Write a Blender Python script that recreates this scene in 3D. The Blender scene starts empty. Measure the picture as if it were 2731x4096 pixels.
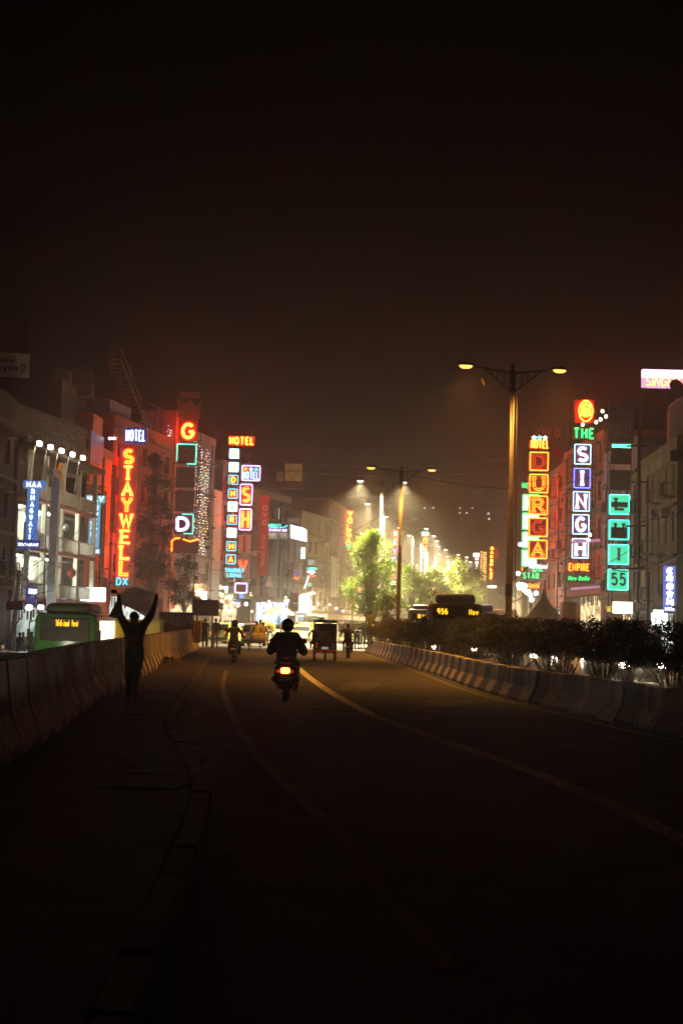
import bpy, math, random
from math import pi, sin, cos, tan, atan, radians, sqrt, atan2
from mathutils import Vector, Matrix, Euler

random.seed(11)
sc = bpy.context.scene
COL = sc.collection

# ------------------------------------------------------------------ camera
PW, PH = 2731.0, 4096.0                    # size of the photograph the measurements refer to
LENS = 50.0
FOC = PH * LENS / 36.0
EYE = 1.65
PITCH = atan((2494.0 - PH / 2) / FOC)
ROLL = radians(1.5)
cd = bpy.data.cameras.new('camera')
cd.sensor_fit = 'VERTICAL'
cd.sensor_height = 36.0
cd.sensor_width = 24.0
cd.lens = LENS
cd.clip_start = 0.1
cd.clip_end = 3000
cam = bpy.data.objects.new('camera', cd)
COL.objects.link(cam)
CAMROT = Euler((pi / 2 + PITCH, 0, 0)).to_matrix() @ Matrix.Rotation(ROLL, 3, 'Z')
cam.matrix_world = Matrix.Translation((0, 0, EYE)) @ CAMROT.to_4x4()
sc.camera = cam

# ------------------------------------------------------------------ night sky, exposure
world = bpy.data.worlds.new('World')
sc.world = world
world.use_nodes = True
nt = world.node_tree
nt.nodes.clear()
w_out = nt.nodes.new('ShaderNodeOutputWorld')
w_bg = nt.nodes.new('ShaderNodeBackground')
w_sky = nt.nodes.new('ShaderNodeTexSky')
w_sky.sky_type = 'NISHITA'
w_sky.sun_disc = False
w_sky.sun_elevation = radians(-4.0)
w_sky.sun_rotation = radians(200)
w_mix = nt.nodes.new('ShaderNodeMix')
w_mix.data_type = 'RGBA'
w_mix.blend_type = 'ADD'
w_mix.inputs[0].default_value = 1.0
w_mix.inputs[7].default_value = (0.42, 0.38, 0.30, 1)
nt.links.new(w_sky.outputs[0], w_mix.inputs[6])
nt.links.new(w_mix.outputs[2], w_bg.inputs[0])
w_bg.inputs[1].default_value = 0.0002
nt.links.new(w_bg.outputs[0], w_out.inputs[0])

sc.view_settings.view_transform = 'Standard'
sc.view_settings.look = 'None'
sc.view_settings.exposure = 0.0
sc.view_settings.gamma = 1.0
sc.view_settings.use_curve_mapping = False
sc.render.engine = 'CYCLES'
cy = sc.cycles
cy.use_denoising = True
try:
    cy.denoiser = 'OPENIMAGEDENOISE'
except Exception:
    pass
cy.max_bounces = 5
cy.diffuse_bounces = 2
cy.glossy_bounces = 2
cy.transmission_bounces = 4
cy.transparent_max_bounces = 8
cy.volume_bounces = 1
cy.sample_clamp_indirect = 3.0
cy.sample_clamp_direct = 0.0
cy.use_light_tree = True
cy.caustics_reflective = False
cy.caustics_refractive = False


def ray(px, py):
    return CAMROT @ Vector(((px - PW / 2) / FOC, -(py - PH / 2) / FOC, -1.0))


def at(px, py, Y):
    """World point seen at photo pixel (px, py) at distance Y along the street."""
    d = ray(px, py)
    return Vector((0, 0, EYE)) + d * (Y / d.y)


def gnd(px, py, z=0.0):
    d = ray(px, py)
    return Vector((0, 0, EYE)) + d * ((z - EYE) / d.z)


def hz(px):
    return 2494.0 + (px - PW / 2) * tan(ROLL)


def zat(px, py, Y):
    return at(px, py, Y).z


# ------------------------------------------------------------------ materials
MATS = {}


def mat(name, col, rough=0.7, metal=0.0, var=0.25, scale=2.0, bump=0.0, bscale=None, spec=0.4, alpha=None, trans=0.0, streak=False):
    if name in MATS:
        return MATS[name]
    m = bpy.data.materials.new(name)
    m.use_nodes = True
    n = m.node_tree
    b = n.nodes['Principled BSDF']
    b.inputs['Roughness'].default_value = rough
    b.inputs['Metallic'].default_value = metal
    b.inputs['Specular IOR Level'].default_value = spec
    c4 = (*col, 1)
    if var > 0:
        tc = n.nodes.new('ShaderNodeTexCoord')
        vec = tc.outputs['Object']
        if streak:
            mp = n.nodes.new('ShaderNodeMapping')
            mp.inputs['Scale'].default_value = (1.0, 1.0, 0.12)
            n.links.new(vec, mp.inputs[0])
            vec = mp.outputs[0]
        no = n.nodes.new('ShaderNodeTexNoise')
        no.inputs['Scale'].default_value = scale
        no.inputs['Detail'].default_value = 6
        no.inputs['Roughness'].default_value = 0.65
        n.links.new(vec, no.inputs['Vector'])
        rp = n.nodes.new('ShaderNodeValToRGB')
        rp.color_ramp.elements[0].position = 0.3
        rp.color_ramp.elements[1].position = 0.72
        rp.color_ramp.elements[0].color = (*[max(0, c * (1 - var * 1.5)) for c in col], 1)
        rp.color_ramp.elements[1].color = (*[min(1, c * (1 + var)) for c in col], 1)
        n.links.new(no.outputs[0], rp.inputs[0])
        n.links.new(rp.outputs[0], b.inputs['Base Color'])
        if bump > 0:
            n2 = n.nodes.new('ShaderNodeTexNoise')
            n2.inputs['Scale'].default_value = bscale or scale * 6
            n2.inputs['Detail'].default_value = 4
            n.links.new(tc.outputs['Object'], n2.inputs['Vector'])
            bp = n.nodes.new('ShaderNodeBump')
            bp.inputs['Strength'].default_value = bump
            bp.inputs['Distance'].default_value = 0.02
            n.links.new(n2.outputs[0], bp.inputs['Height'])
            n.links.new(bp.outputs[0], b.inputs['Normal'])
    else:
        b.inputs['Base Color'].default_value = c4
    if trans:
        b.inputs['Transmission Weight'].default_value = trans
    MATS[name] = m
    return m


EM_K = 2.5                                  # overall brightness of neon and lit panels


def em(name, col, s, sampled=True):
    if name in MATS:
        return MATS[name]
    s = s * (EM_K if name.startswith('neon_') else 1.1)
    m = bpy.data.materials.new(name)
    m.use_nodes = True
    n = m.node_tree
    n.nodes.clear()
    o = n.nodes.new('ShaderNodeOutputMaterial')
    e = n.nodes.new('ShaderNodeEmission')
    e.inputs[0].default_value = (*col, 1)
    e.inputs[1].default_value = s
    n.links.new(e.outputs[0], o.inputs[0])
    m.cycles.emission_sampling = 'FRONT_BACK' if sampled else 'NONE'
    MATS[name] = m
    return m


def emn(name, c1, c2, s, scale=3.0):
    """Lit picture panel / shop interior: two tones broken up by noise."""
    if name in MATS:
        return MATS[name]
    m = bpy.data.materials.new(name)
    m.use_nodes = True
    n = m.node_tree
    n.nodes.clear()
    o = n.nodes.new('ShaderNodeOutputMaterial')
    e = n.nodes.new('ShaderNodeEmission')
    tc = n.nodes.new('ShaderNodeTexCoord')
    no = n.nodes.new('ShaderNodeTexNoise')
    no.inputs['Scale'].default_value = scale
    no.inputs['Detail'].default_value = 3
    rp = n.nodes.new('ShaderNodeValToRGB')
    rp.color_ramp.elements[0].position = 0.38
    rp.color_ramp.elements[1].position = 0.6
    rp.color_ramp.elements[0].color = (*c1, 1)
    rp.color_ramp.elements[1].color = (*c2, 1)
    n.links.new(tc.outputs['Object'], no.inputs['Vector'])
    n.links.new(no.outputs[0], rp.inputs[0])
    n.links.new(rp.outputs[0], e.inputs[0])
    e.inputs[1].default_value = s * 0.9
    n.links.new(e.outputs[0], o.inputs[0])
    MATS[name] = m
    return m


# ------------------------------------------------------------------ mesh building
class MB:
    def __init__(s):
        s.v = []
        s.f = []
        s.m = []

    def add(s, vs, fs, m=0):
        k = len(s.v)
        s.v.extend([tuple(p) for p in vs])
        for f in fs:
            s.f.append([i + k for i in f])
            s.m.append(m)
        return s

    def box(s, x0, x1, y0, y1, z0, z1, m=0):
        vs = [(x0, y0, z0), (x1, y0, z0), (x1, y1, z0), (x0, y1, z0), (x0, y0, z1), (x1, y0, z1), (x1, y1, z1), (x0, y1, z1)]
        return s.add(vs, [(0, 3, 2, 1), (4, 5, 6, 7), (0, 1, 5, 4), (1, 2, 6, 5), (2, 3, 7, 6), (3, 0, 4, 7)], m)

    def bbox(s, x0, x1, y0, y1, z0, z1, b=0.02, m=0):
        """box with chamfered vertical and horizontal edges"""
        b = min(b, (x1 - x0) * .45, (z1 - z0) * .45, (y1 - y0) * .45)
        rings = []
        for z, i in ((z0, b), (z0 + b, 0), (z1 - b, 0), (z1, b)):
            X0, X1, Y0, Y1 = x0 + i, x1 - i, y0 + i, y1 - i
            rings.append([(X0 + b, Y0, z), (X1 - b, Y0, z), (X1, Y0 + b, z), (X1, Y1 - b, z), (X1 - b, Y1, z), (X0 + b, Y1, z), (X0, Y1 - b, z), (X0, Y0 + b, z)])
        return s.loft(rings, m)

    def obox(s, c, size, R, m=0):
        sx, sy, sz = size[0] / 2, size[1] / 2, size[2] / 2
        c = Vector(c)
        vs = [c + R @ Vector(p) for p in ((-sx, -sy, -sz), (sx, -sy, -sz), (sx, sy, -sz), (-sx, sy, -sz), (-sx, -sy, sz), (sx, -sy, sz), (sx, sy, sz), (-sx, sy, sz))]
        return s.add(vs, [(0, 3, 2, 1), (4, 5, 6, 7), (0, 1, 5, 4), (1, 2, 6, 5), (2, 3, 7, 6), (3, 0, 4, 7)], m)

    def loft(s, rings, m=0, cap=True, closed=False):
        n = len(rings[0])
        vs = [p for r in rings for p in r]
        fs = []
        R = len(rings)
        for i in range(R if closed else R - 1):
            a = i * n
            b = ((i + 1) % R) * n
            for j in range(n):
                fs.append((a + j, a + (j + 1) % n, b + (j + 1) % n, b + j))
        if cap and not closed:
            fs.append(tuple(range(n - 1, -1, -1)))
            fs.append(tuple(range((R - 1) * n, R * n)))
        return s.add(vs, fs, m)

    def tube(s, pts, r, n=6, m=0, closed=False, cap=True):
        pts = [Vector(p) for p in pts]
        N = len(pts)
        rr = r if isinstance(r, (list, tuple)) else [r] * N
        rings = []
        prev = None
        for i, p in enumerate(pts):
            if closed:
                t = pts[(i + 1) % N] - pts[i - 1]
            else:
                t = pts[min(i + 1, N - 1)] - pts[max(i - 1, 0)]
            if t.length < 1e-9:
                t = Vector((0, 0, 1))
            t.normalize()
            if prev is None:
                a = Vector((0, 0, 1)) if abs(t.z) < 0.9 else Vector((1, 0, 0))
                prev = t.cross(a).normalized()
            u = (prev - t * prev.dot(t))
            if u.length < 1e-6:
                u = t.orthogonal()
            u.normalize()
            prev = u
            w = t.cross(u)
            rings.append([p + (u * cos(2 * pi * k / n) + w * sin(2 * pi * k / n)) * rr[i] for k in range(n)])
        return s.loft(rings, m, cap, closed)

    def lathe(s, prof, n=12, c=(0, 0, 0), axis='z', m=0):
        """prof: list of (radius, height)"""
        rings = []
        for r, h in prof:
            ring = []
            for k in range(n):
                a = 2 * pi * k / n
                p = (r * cos(a), r * sin(a), h)
                if axis == 'x':
                    p = (h, r * cos(a), r * sin(a))
                elif axis == 'y':
                    p = (r * cos(a), h, r * sin(a))
                ring.append((p[0] + c[0], p[1] + c[1], p[2] + c[2]))
            rings.append(ring)
        return s.loft(rings, m)

    def prism(s, poly, y0, y1, m=0):
        """polygon in x,z extruded along y"""
        n = len(poly)
        vs = [(x, y0, z) for x, z in poly] + [(x, y1, z) for x, z in poly]
        fs = [tuple(range(n)), tuple(range(2 * n - 1, n - 1, -1))]
        fs += [(i, i + n, (i + 1) % n + n, (i + 1) % n) for i in range(n)]
        return s.add(vs, fs, m)

    def prismx(s, poly, x0, x1, m=0):
        """polygon in y,z extruded along x"""
        n = len(poly)
        vs = [(x0, y, z) for y, z in poly] + [(x1, y, z) for y, z in poly]
        fs = [tuple(range(n)), tuple(range(2 * n - 1, n - 1, -1))]
        fs += [(i, i + n, (i + 1) % n + n, (i + 1) % n) for i in range(n)]
        return s.add(vs, fs, m)

    def strip(s, pts, w, y0, d, m=0, closed=False):
        """flat bar of width w following 2D points (x,z), front face at y0, thickness d backwards"""
        P = [Vector((a, b)) for a, b in pts]
        N = len(P)
        L, Rr = [], []
        for i in range(N):
            if closed:
                a, b = P[i] - P[i - 1], P[(i + 1) % N] - P[i]
            else:
                a = P[i] - P[i - 1] if i > 0 else P[1] - P[0]
                b = P[i + 1] - P[i] if i < N - 1 else P[-1] - P[-2]
            a = a.normalized() if a.length > 1e-9 else b.normalized()
            b = b.normalized() if b.length > 1e-9 else a
            na, nb = Vector((-a.y, a.x)), Vector((-b.y, b.x))
            mi = na + nb
            mi = mi.normalized() if mi.length > 1e-6 else na
            k = min(1.6, 1.0 / max(0.35, mi.dot(na)))
            L.append(P[i] + mi * w / 2 * k)
            Rr.append(P[i] - mi * w / 2 * k)
        vs, fs = [], []
        for i in range(N):
            vs += [(L[i].x, y0, L[i].y), (Rr[i].x, y0, Rr[i].y), (Rr[i].x, y0 + d, Rr[i].y), (L[i].x, y0 + d, L[i].y)]
        for i in range(N if closed else N - 1):
            a, b = i * 4, ((i + 1) % N) * 4
            for j in range(4):
                fs.append((a + j, b + j, b + (j + 1) % 4, a + (j + 1) % 4))
        if not closed:
            fs += [(3, 2, 1, 0), tuple((N - 1) * 4 + j for j in range(4))]
        return s.add(vs, fs, m)

    def mesh(s, name, mats, smooth=False):
        me = bpy.data.meshes.new(name)
        me.from_pydata(s.v, [], s.f)
        if not isinstance(mats, (list, tuple)):
            mats = [mats]
        for q in mats:
            me.materials.append(q)
        if len(mats) > 1:
            me.polygons.foreach_set('material_index', s.m)
        if smooth:
            me.polygons.foreach_set('use_smooth', [True] * len(me.polygons))
        me.update()
        return me

    def build(s, name, mats, parent=None, smooth=False, loc=None, rz=None):
        o = bpy.data.objects.new(name, s.mesh(name, mats, smooth))
        COL.objects.link(o)
        if parent:
            o.parent = parent
        if loc is not None:
            o.location = loc
        if rz is not None:
            o.rotation_euler = (0, 0, rz)
        return o


def link(name, me, parent=None, loc=None, rot=None, scale=None):
    o = bpy.data.objects.new(name, me)
    COL.objects.link(o)
    if parent:
        o.parent = parent
    if loc is not None:
        o.location = loc
    if rot is not None:
        o.rotation_euler = rot
    if scale is not None:
        o.scale = scale
    return o


def tag(o, label=None, cat=None, group=None, kind=None):
    if label:
        o['label'] = label
    if cat:
        o['category'] = cat
    if group:
        o['group'] = group
    if kind:
        o['kind'] = kind
    return o


def thing(name, label, cat, loc=(0, 0, 0), rz=0.0, group=None):
    o = bpy.data.objects.new(name, None)
    o.empty_display_size = 0.3
    COL.objects.link(o)
    o.location = loc
    o.rotation_euler = (0, 0, rz)
    return tag(o, label, cat, group)


def copy_tree(root, parent=None):
    c = root.copy()
    COL.objects.link(c)
    if parent:
        c.parent = parent
    for ch in list(root.children):
        copy_tree(ch, c)
    return c


LAMP_K = 5.0                                # overall power of the lamps of the street


def lamp_light(name, kind, loc, energy, color, size=0.2, parent=None, spot=None, blend=0.5, rot=None):
    ld = bpy.data.lights.new(name, kind)
    ld.energy = energy * (LAMP_K if kind == 'SPOT' else 0.9)
    ld.color = color
    if kind == 'SPOT':
        ld.spot_size = radians(spot or 120)
        ld.spot_blend = blend
        ld.shadow_soft_size = size
    elif kind == 'POINT':
        ld.shadow_soft_size = size
    else:
        ld.size = size
    o = bpy.data.objects.new(name, ld)
    COL.objects.link(o)
    o.location = loc
    if rot:
        o.rotation_euler = rot
    if parent:
        o.parent = parent
    return o


ONES = ['', 'first', 'second', 'third', 'fourth', 'fifth', 'sixth', 'seventh', 'eighth', 'ninth', 'tenth', 'eleventh', 'twelfth', 'thirteenth', 'fourteenth', 'fifteenth', 'sixteenth', 'seventeenth', 'eighteenth', 'nineteenth']
TENS = {2: ('twentieth', 'twenty'), 3: ('thirtieth', 'thirty'), 4: ('fortieth', 'forty'), 5: ('fiftieth', 'fifty'), 6: ('sixtieth', 'sixty')}


def nth(n):
    if n < 20:
        return ONES[n]
    return TENS[n // 10][0] if n % 10 == 0 else TENS[n // 10][1] + ' ' + ONES[n % 10]


def lerp(a, b, t):
    return a + (b - a) * t


def interp(tab, y):
    if y <= tab[0][0]:
        a, b = tab[0], tab[1]
    elif y >= tab[-1][0]:
        a, b = tab[-2], tab[-1]
    else:
        for i in range(len(tab) - 1):
            if tab[i][0] <= y <= tab[i + 1][0]:
                a, b = tab[i], tab[i + 1]
                break
    return a[1] + (b[1] - a[1]) * (y - a[0]) / (b[0] - a[0])


def smooth(a, b, x):
    t = max(0, min(1, (x - a) / (b - a)))
    return t * t * (3 - 2 * t)


def spline(tab, y):
    """Catmull-Rom through (y, x) pairs"""
    n = len(tab)
    if y <= tab[0][0] or y >= tab[-1][0]:
        return interp(tab, y)
    for i in range(n - 1):
        if tab[i][0] <= y <= tab[i + 1][0]:
            p0 = tab[max(i - 1, 0)]
            p1, p2 = tab[i], tab[i + 1]
            p3 = tab[min(i + 2, n - 1)]
            h = p2[0] - p1[0]
            t = (y - p1[0]) / h
            m1 = (p2[1] - p0[1]) / (p2[0] - p0[0]) * h
            m2 = (p3[1] - p1[1]) / (p3[0] - p1[0]) * h
            return (2 * t**3 - 3 * t**2 + 1) * p1[1] + (t**3 - 2 * t**2 + t) * m1 + (-2 * t**3 + 3 * t**2) * p2[1] + (t**3 - t**2) * m2

# ================================================================== THE SETTING
M_asphalt = mat('asphalt', (0.062, 0.056, 0.05), 0.85, var=0.35, scale=1.3, bump=0.2, bscale=60, spec=0.12)
M_ground = mat('street_asphalt', (0.13, 0.12, 0.10), 0.8, var=0.35, scale=0.8, bump=0.2, bscale=40, spec=0.15)
M_paint = mat('road_paint', (0.78, 0.66, 0.42), 0.8, var=0.3, scale=5)
M_paint_y = mat('road_paint_worn', (0.22, 0.18, 0.11), 0.85, var=0.5, scale=4)
M_pave = mat('pavement_concrete', (0.055, 0.048, 0.04), 0.85, var=0.4, scale=1.5, bump=0.4, bscale=25)
M_kerb = mat('kerb_concrete', (0.07, 0.056, 0.04), 0.85, var=0.5, scale=4, bump=0.4, bscale=30)
M_soil = mat('soil', (0.05, 0.035, 0.022), 0.95, var=0.5, scale=3, bump=0.6, bscale=20)
M_bar_pale = mat('barrier_pale_paint', (0.62, 0.50, 0.38), 0.75, var=0.45, scale=5, bump=0.25, bscale=30, streak=True)
M_bar_dark = mat('barrier_black_paint', (0.012, 0.011, 0.011), 0.7, var=0.5, scale=5, bump=0.25, bscale=30, streak=True)
M_bar_yel = mat('barrier_yellow_paint', (0.62, 0.46, 0.22), 0.75, var=0.5, scale=5, bump=0.25, bscale=30, streak=True)
M_steel = mat('painted_steel', (0.075, 0.06, 0.05), 0.5, metal=0.4, var=0.3, scale=3)
M_dark = mat('dark_metal', (0.025, 0.022, 0.02), 0.5, metal=0.3, var=0.3, scale=4)
M_black = mat('black_rubber', (0.012, 0.012, 0.012), 0.75, var=0.2, scale=6)
M_wire = mat('wire_black', (0.012, 0.011, 0.01), 0.6, var=0)
M_bark = mat('bark', (0.09, 0.065, 0.04), 0.9, var=0.4, scale=4, bump=0.5, bscale=18)


def tab(pts, z=0.0):
    t = sorted([(g.y, g.x) for g in (gnd(a, b, z) for a, b in pts)])
    return t


T_KERB = [(-4, -0.4), (5, -0.72)] + tab([(836, 3240), (770, 3065), (700, 2943), (712, 2874), (853, 2612)])
T_LBAR = [(-4, -3.1), (6, -3.3)] + tab([(0, 2996), (348, 2787), (766, 2595)], 0.15)
T_RBAR = [(-6, 11.2), (8, 8.0)] + tab([(2697, 2943), (2350, 2866), (1950, 2771), (1742, 2698), (1480, 2614)])
T_CLINE = [(4, 3.0)] + tab([(2731, 3361), (2090, 3074), (1512, 2870), (1270, 2735), (1185, 2665)])
T_LLINE = tab([(1480, 3500), (1324, 3309), (1045, 3039), (949, 2900), (892, 2752), (905, 2682)])


def xk(y): return spline(T_KERB, y)
def xl(y): return spline(T_LBAR, y)
def xr(y): return spline(T_RBAR, y)


def sheet(fl, fr, y0, y1, z, n):
    b = MB()
    vs = []
    for i in range(n + 1):
        y = lerp(y0, y1, i / n)
        vs += [(fl(y), y, z), (fr(y), y, z)]
    return b.add(vs, [(2 * i, 2 * i + 1, 2 * i + 3, 2 * i + 2) for i in range(n)])


# ground: one sheet to the horizon, sunk along the lower street on the left
def ground_h(x, y):
    h = -0.03
    if y < 130:
        h -= 1.0 * smooth(-0.2, -1.2, x - (xl(min(y, 80)) - 0.25)) * (1 - smooth(78, 100, y))
    return h


gb = MB()
xs = [-900, -300, -120, -60, -40, -30, -24, -20, -16, -13] + [-12 + 0.75 * i for i in range(15)] + [0, 3, 6, 12, 24, 60, 150, 400, 900]
ys = [-60, -20, -8] + [4 * i for i in range(0, 35)] + [150, 180, 240, 340, 500, 800, 1500]
gv = [(x, y, ground_h(x, y)) for y in ys for x in xs]
nx = len(xs)
gf = [(j * nx + i, j * nx + i + 1, (j + 1) * nx + i + 1, (j + 1) * nx + i) for j in range(len(ys) - 1) for i in range(nx - 1)]
gb.add(gv, gf)
tag(gb.build('ground', M_ground), kind='structure')

tag(sheet(lambda y: xk(y) - 0.05, lambda y: xr(y) + 0.3, -8, 88, 0.0, 60).build('road', M_asphalt), kind='structure')


def line_mesh(T, w, y0, y1, z, n=60):
    return sheet(lambda y: spline(T, y) - w / 2, lambda y: spline(T, y) + w / 2, y0, y1, z, n)


tag(line_mesh(T_CLINE, 0.23, 5, 54, 0.005).build('road_marking', M_paint), 'pale solid line sweeping through the middle of the dark road', None, None, 'structure')
tag(line_mesh(T_LLINE, 0.13, 7, 47, 0.005).build('road_marking', M_paint_y), 'worn line along the left edge of the road', None, None, 'structure')
tag(line_mesh([(y, x - 0.42) for y, x in T_RBAR], 0.10, 15, 84, 0.005).build('road_marking', M_paint_y), 'thin worn line beside the right hand barrier', None, None, 'structure')
b = MB()
a0, a1 = gnd(1180, 2829), gnd(1352, 2832)
b.add([(a0.x, a0.y, .006), (a1.x, a1.y, .006), (a1.x, a1.y + .22, .006), (a0.x, a0.y + .22, .006)], [(0, 1, 2, 3)])
tag(b.build('road_marking', M_paint_y), 'short stub of line across the lane behind the scooter', None, None, 'structure')

# repair patches and a manhole in the asphalt
M_patch = mat('asphalt_patch', (0.035, 0.032, 0.03), 0.8, var=.3, scale=2)
M_patchl = mat('asphalt_patch_pale', (0.070, 0.063, 0.055), 0.85, var=.35, scale=1.5)
rp_ = random.Random(41)
for i, (x, y, w, l, a) in enumerate(((-2.2, 43, 1.3, 3.8, .05), (.6, 38, .9, 5.5, -.08), (1.6, 52, 1.6, 4.0, -.1), (-3.2, 60, 1.2, 6, .1), (.2, 64, 2.0, 3.5, 0), (2.4, 31, 1.0, 3.0, -.2), (-1.0, 29, .8, 4.2, .0), (-1.5, 72, 1.8, 4, 0))):
    bq = MB()
    pts = []
    for k_ in range(18):
        q_ = 2 * pi * k_ / 18
        sx_, sy_ = (abs(cos(q_)) ** .35) * (1 if cos(q_) > 0 else -1), (abs(sin(q_)) ** .35) * (1 if sin(q_) > 0 else -1)
        pts.append((sx_ * w / 2 * rp_.uniform(.9, 1.08), sy_ * l / 2 * rp_.uniform(.94, 1.05), .003))
    bq.add(pts, [tuple(range(18))])
    tag(bq.build('road_patch', M_patch if i % 2 == 0 else M_patchl, None, loc=(x, y, 0), rz=a), None, None, None, 'structure')
# raised pavement on the left with kerb stones
pv = MB()
n = 50
vs = []
for i in range(n + 1):
    y = lerp(-6, 79, i / n)
    vs += [(xl(y) - 0.45, y, -1.2), (xl(y) - 0.45, y, 0.15), (xk(y) - 0.17, y, 0.15), (xk(y) - 0.17, y, -0.1)]
fs = []
for i in range(n):
    for j in range(3):
        fs.append((4 * i + j, 4 * i + j + 1, 4 * i + j + 5, 4 * i + j + 4))
fs += [(0, 1, 2, 3), (4 * n + 3, 4 * n + 2, 4 * n + 1, 4 * n)]
pv.add(vs, fs)
pavement = tag(pv.build('pavement', M_pave), kind='structure')
kb = MB().bbox(-0.085, 0.085, -0.49, 0.49, -0.05, 0.165, 0.018)
kme = kb.mesh('kerb_stone', M_kerb)
y = 4.0
while y < 79:
    dx = (xk(y + .5) - xk(y - .5))
    k = link('kerb_stone', kme, pavement, (xk(y) - 0.075 + random.uniform(-.012, .012), y, random.uniform(-.008, .01)),
             (random.uniform(-.01, .01), random.uniform(-.02, .02), -atan2(dx, 1.0) + random.uniform(-.012, .012)))
    y += 1.0
# paving slabs near enough to tell apart
pm = MB().bbox(-0.285, 0.285, -0.285, 0.285, 0, 0.010, 0.004).mesh('paving_slab', mat('slab_concrete', (0.06, 0.052, 0.044), 0.85, var=0.35, scale=2.5, bump=0.4, bscale=30))
cnt = 0
y = 13.0
while y < 31 and cnt < 290:
    x0, x1 = xl(y) + 0.62, xk(y) - 0.50
    nx_ = int((x1 - x0) / 0.6)
    for i in range(nx_):
        if random.random() < 0.06:
            continue
        link('paving_slab', pm, pavement, (x1 - 0.6 * i - .02, y, 0.148 + random.uniform(-.006, .006)), (random.uniform(-.012, .012), random.uniform(-.012, .012), -0.07 + random.uniform(-.01, .01)))
        cnt += 1
    y += 0.6

# median soil between the two barriers
def xr2(y): return xr(y) + max(0.9, 3.9 - max(0, y - 30) * 0.055)
md = MB()
vs = []
for i in range(41):
    y = lerp(2, 84, i / 40)
    vs += [(xr(y) + 0.34, y, -0.02), (xr(y) + 0.36, y, 0.50), ((xr(y) + xr2(y)) / 2, y, 0.55 + random.uniform(-.04, .06)), (xr2(y) - .12, y, 0.42), (xr2(y) - .1, y, -0.02)]
fs = []
for i in range(40):
    for j in range(4):
        fs.append((5 * i + j, 5 * i + j + 1, 5 * i + j + 6, 5 * i + j + 5))
fs += [(0, 1, 2, 3, 4), (204, 203, 202, 201, 200)]
tag(md.add(vs, fs).build('median_soil', M_soil), kind='structure')


# ------------------------------------------------------------------ concrete barriers
def jersey(profile, length, stripes):
    """profile of (halfwidth, z); returns mesh; the stripes alternate along the length"""
    pr = [(w, z) for w, z in profile] + [(-w, z) for w, z in reversed(profile)]
    n = len(pr)
    b = MB()
    cuts = [-length / 2 + length * i / stripes for i in range(stripes + 1)]
    g = 0.012
    for s in range(stripes):
        ya, yb = cuts[s] + (g if s == 0 else 0), cuts[s + 1] - (g if s == stripes - 1 else 0)
        vs = [(x, ya, z) for x, z in pr] + [(x, yb, z) for x, z in pr]
        fs = [(i, (i + 1) % n, (i + 1) % n + n, i + n) for i in range(n)]
        if s == 0:
            fs.append(tuple(range(n - 1, -1, -1)))
        if s == stripes - 1:
            fs.append(tuple(range(n, 2 * n)))
        b.add(vs, fs, s % 2)
    return b


PR_R = [(0.30, 0), (0.30, 0.06), (0.155, 0.33), (0.12, 0.70), (0.10, 0.72)]
PR_L = [(0.34, 0), (0.34, 0.10), (0.19, 0.45), (0.13, 1.00), (0.11, 1.02)]
meR = jersey(PR_R, 2.0, 2).mesh('concrete_barrier', [M_bar_pale, M_bar_dark])
meL = jersey(PR_L, 1.4, 2).mesh('concrete_barrier', [M_bar_yel, M_bar_dark])


def run(me, fx, y0, y1, L, z, label, group, off=0.0):
    y = y0
    made = []
    while y < y1:
        # advance by arc length
        x = fx(y)
        dx = (fx(y + .5) - fx(y - .5))
        a = atan2(dx, 1.0)
        o = link('concrete_barrier', me, None, (x + off + random.uniform(-.015, .015), y, z), (random.uniform(-.006, .006), random.uniform(-.008, .008), -a + random.uniform(-.012, .012)))
        made.append(o)
        y += L * cos(a)
    for i, o in enumerate(reversed(made)):
        tag(o, nth(i + 1) + ' ' + label, 'barrier', group)


run(meR, xr, 17, 85, 2.0, 0.0, 'black and white striped barrier block below the hedge, counted from its far tip', 'striped barrier blocks below the hedge', 0.30)
run(meL, xl, 12, 75, 1.4, 0.15, 'black and yellow striped block of the left barrier, counted from its far end', 'striped barrier blocks along the left pavement', 0.0)
# rounded nose of the median
ns = MB()
for k in range(7):
    a0, a1 = pi * k / 7, pi * (k + 1) / 7
    R0 = 0.62
    def pp(a, w, z): return (cos(a) * (R0 - 0.3 + w), sin(a) * (R0 - 0.3 + w), z)
    prof = [(0.30, 0), (0.30, .06), (.155, .33), (.12, .70), (-.12, .70), (-.12, 0)]
    vs = [pp(a0, w, z) for w, z in prof] + [pp(a1, w, z) for w, z in prof]
    m_ = len(prof)
    ns.add(vs, [(i, i + 1, i + 1 + m_, i + m_) for i in range(m_ - 1)], k % 2)
tag(ns.build('concrete_barrier', [M_bar_dark, M_bar_pale], loc=(xr(86) + 0.75, 85.4, 0)), 'rounded striped concrete nose at the far tip of the hedge median', 'barrier')

# ------------------------------------------------------------------ street lamps
C_SOD = (1.0, 0.42, 0.06)
C_LED = (1.0, 0.82, 0.45)
E_sod = em('sodium_lamp_glass', (1.0, 0.50, 0.10), 2.2, False)
E_led = em('led_lamp_glass', (1.0, 0.90, 0.62), 9.0, False)
M_head = mat('lamp_housing', (0.06, 0.055, 0.05), 0.45, metal=0.3, var=0.2)


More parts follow.
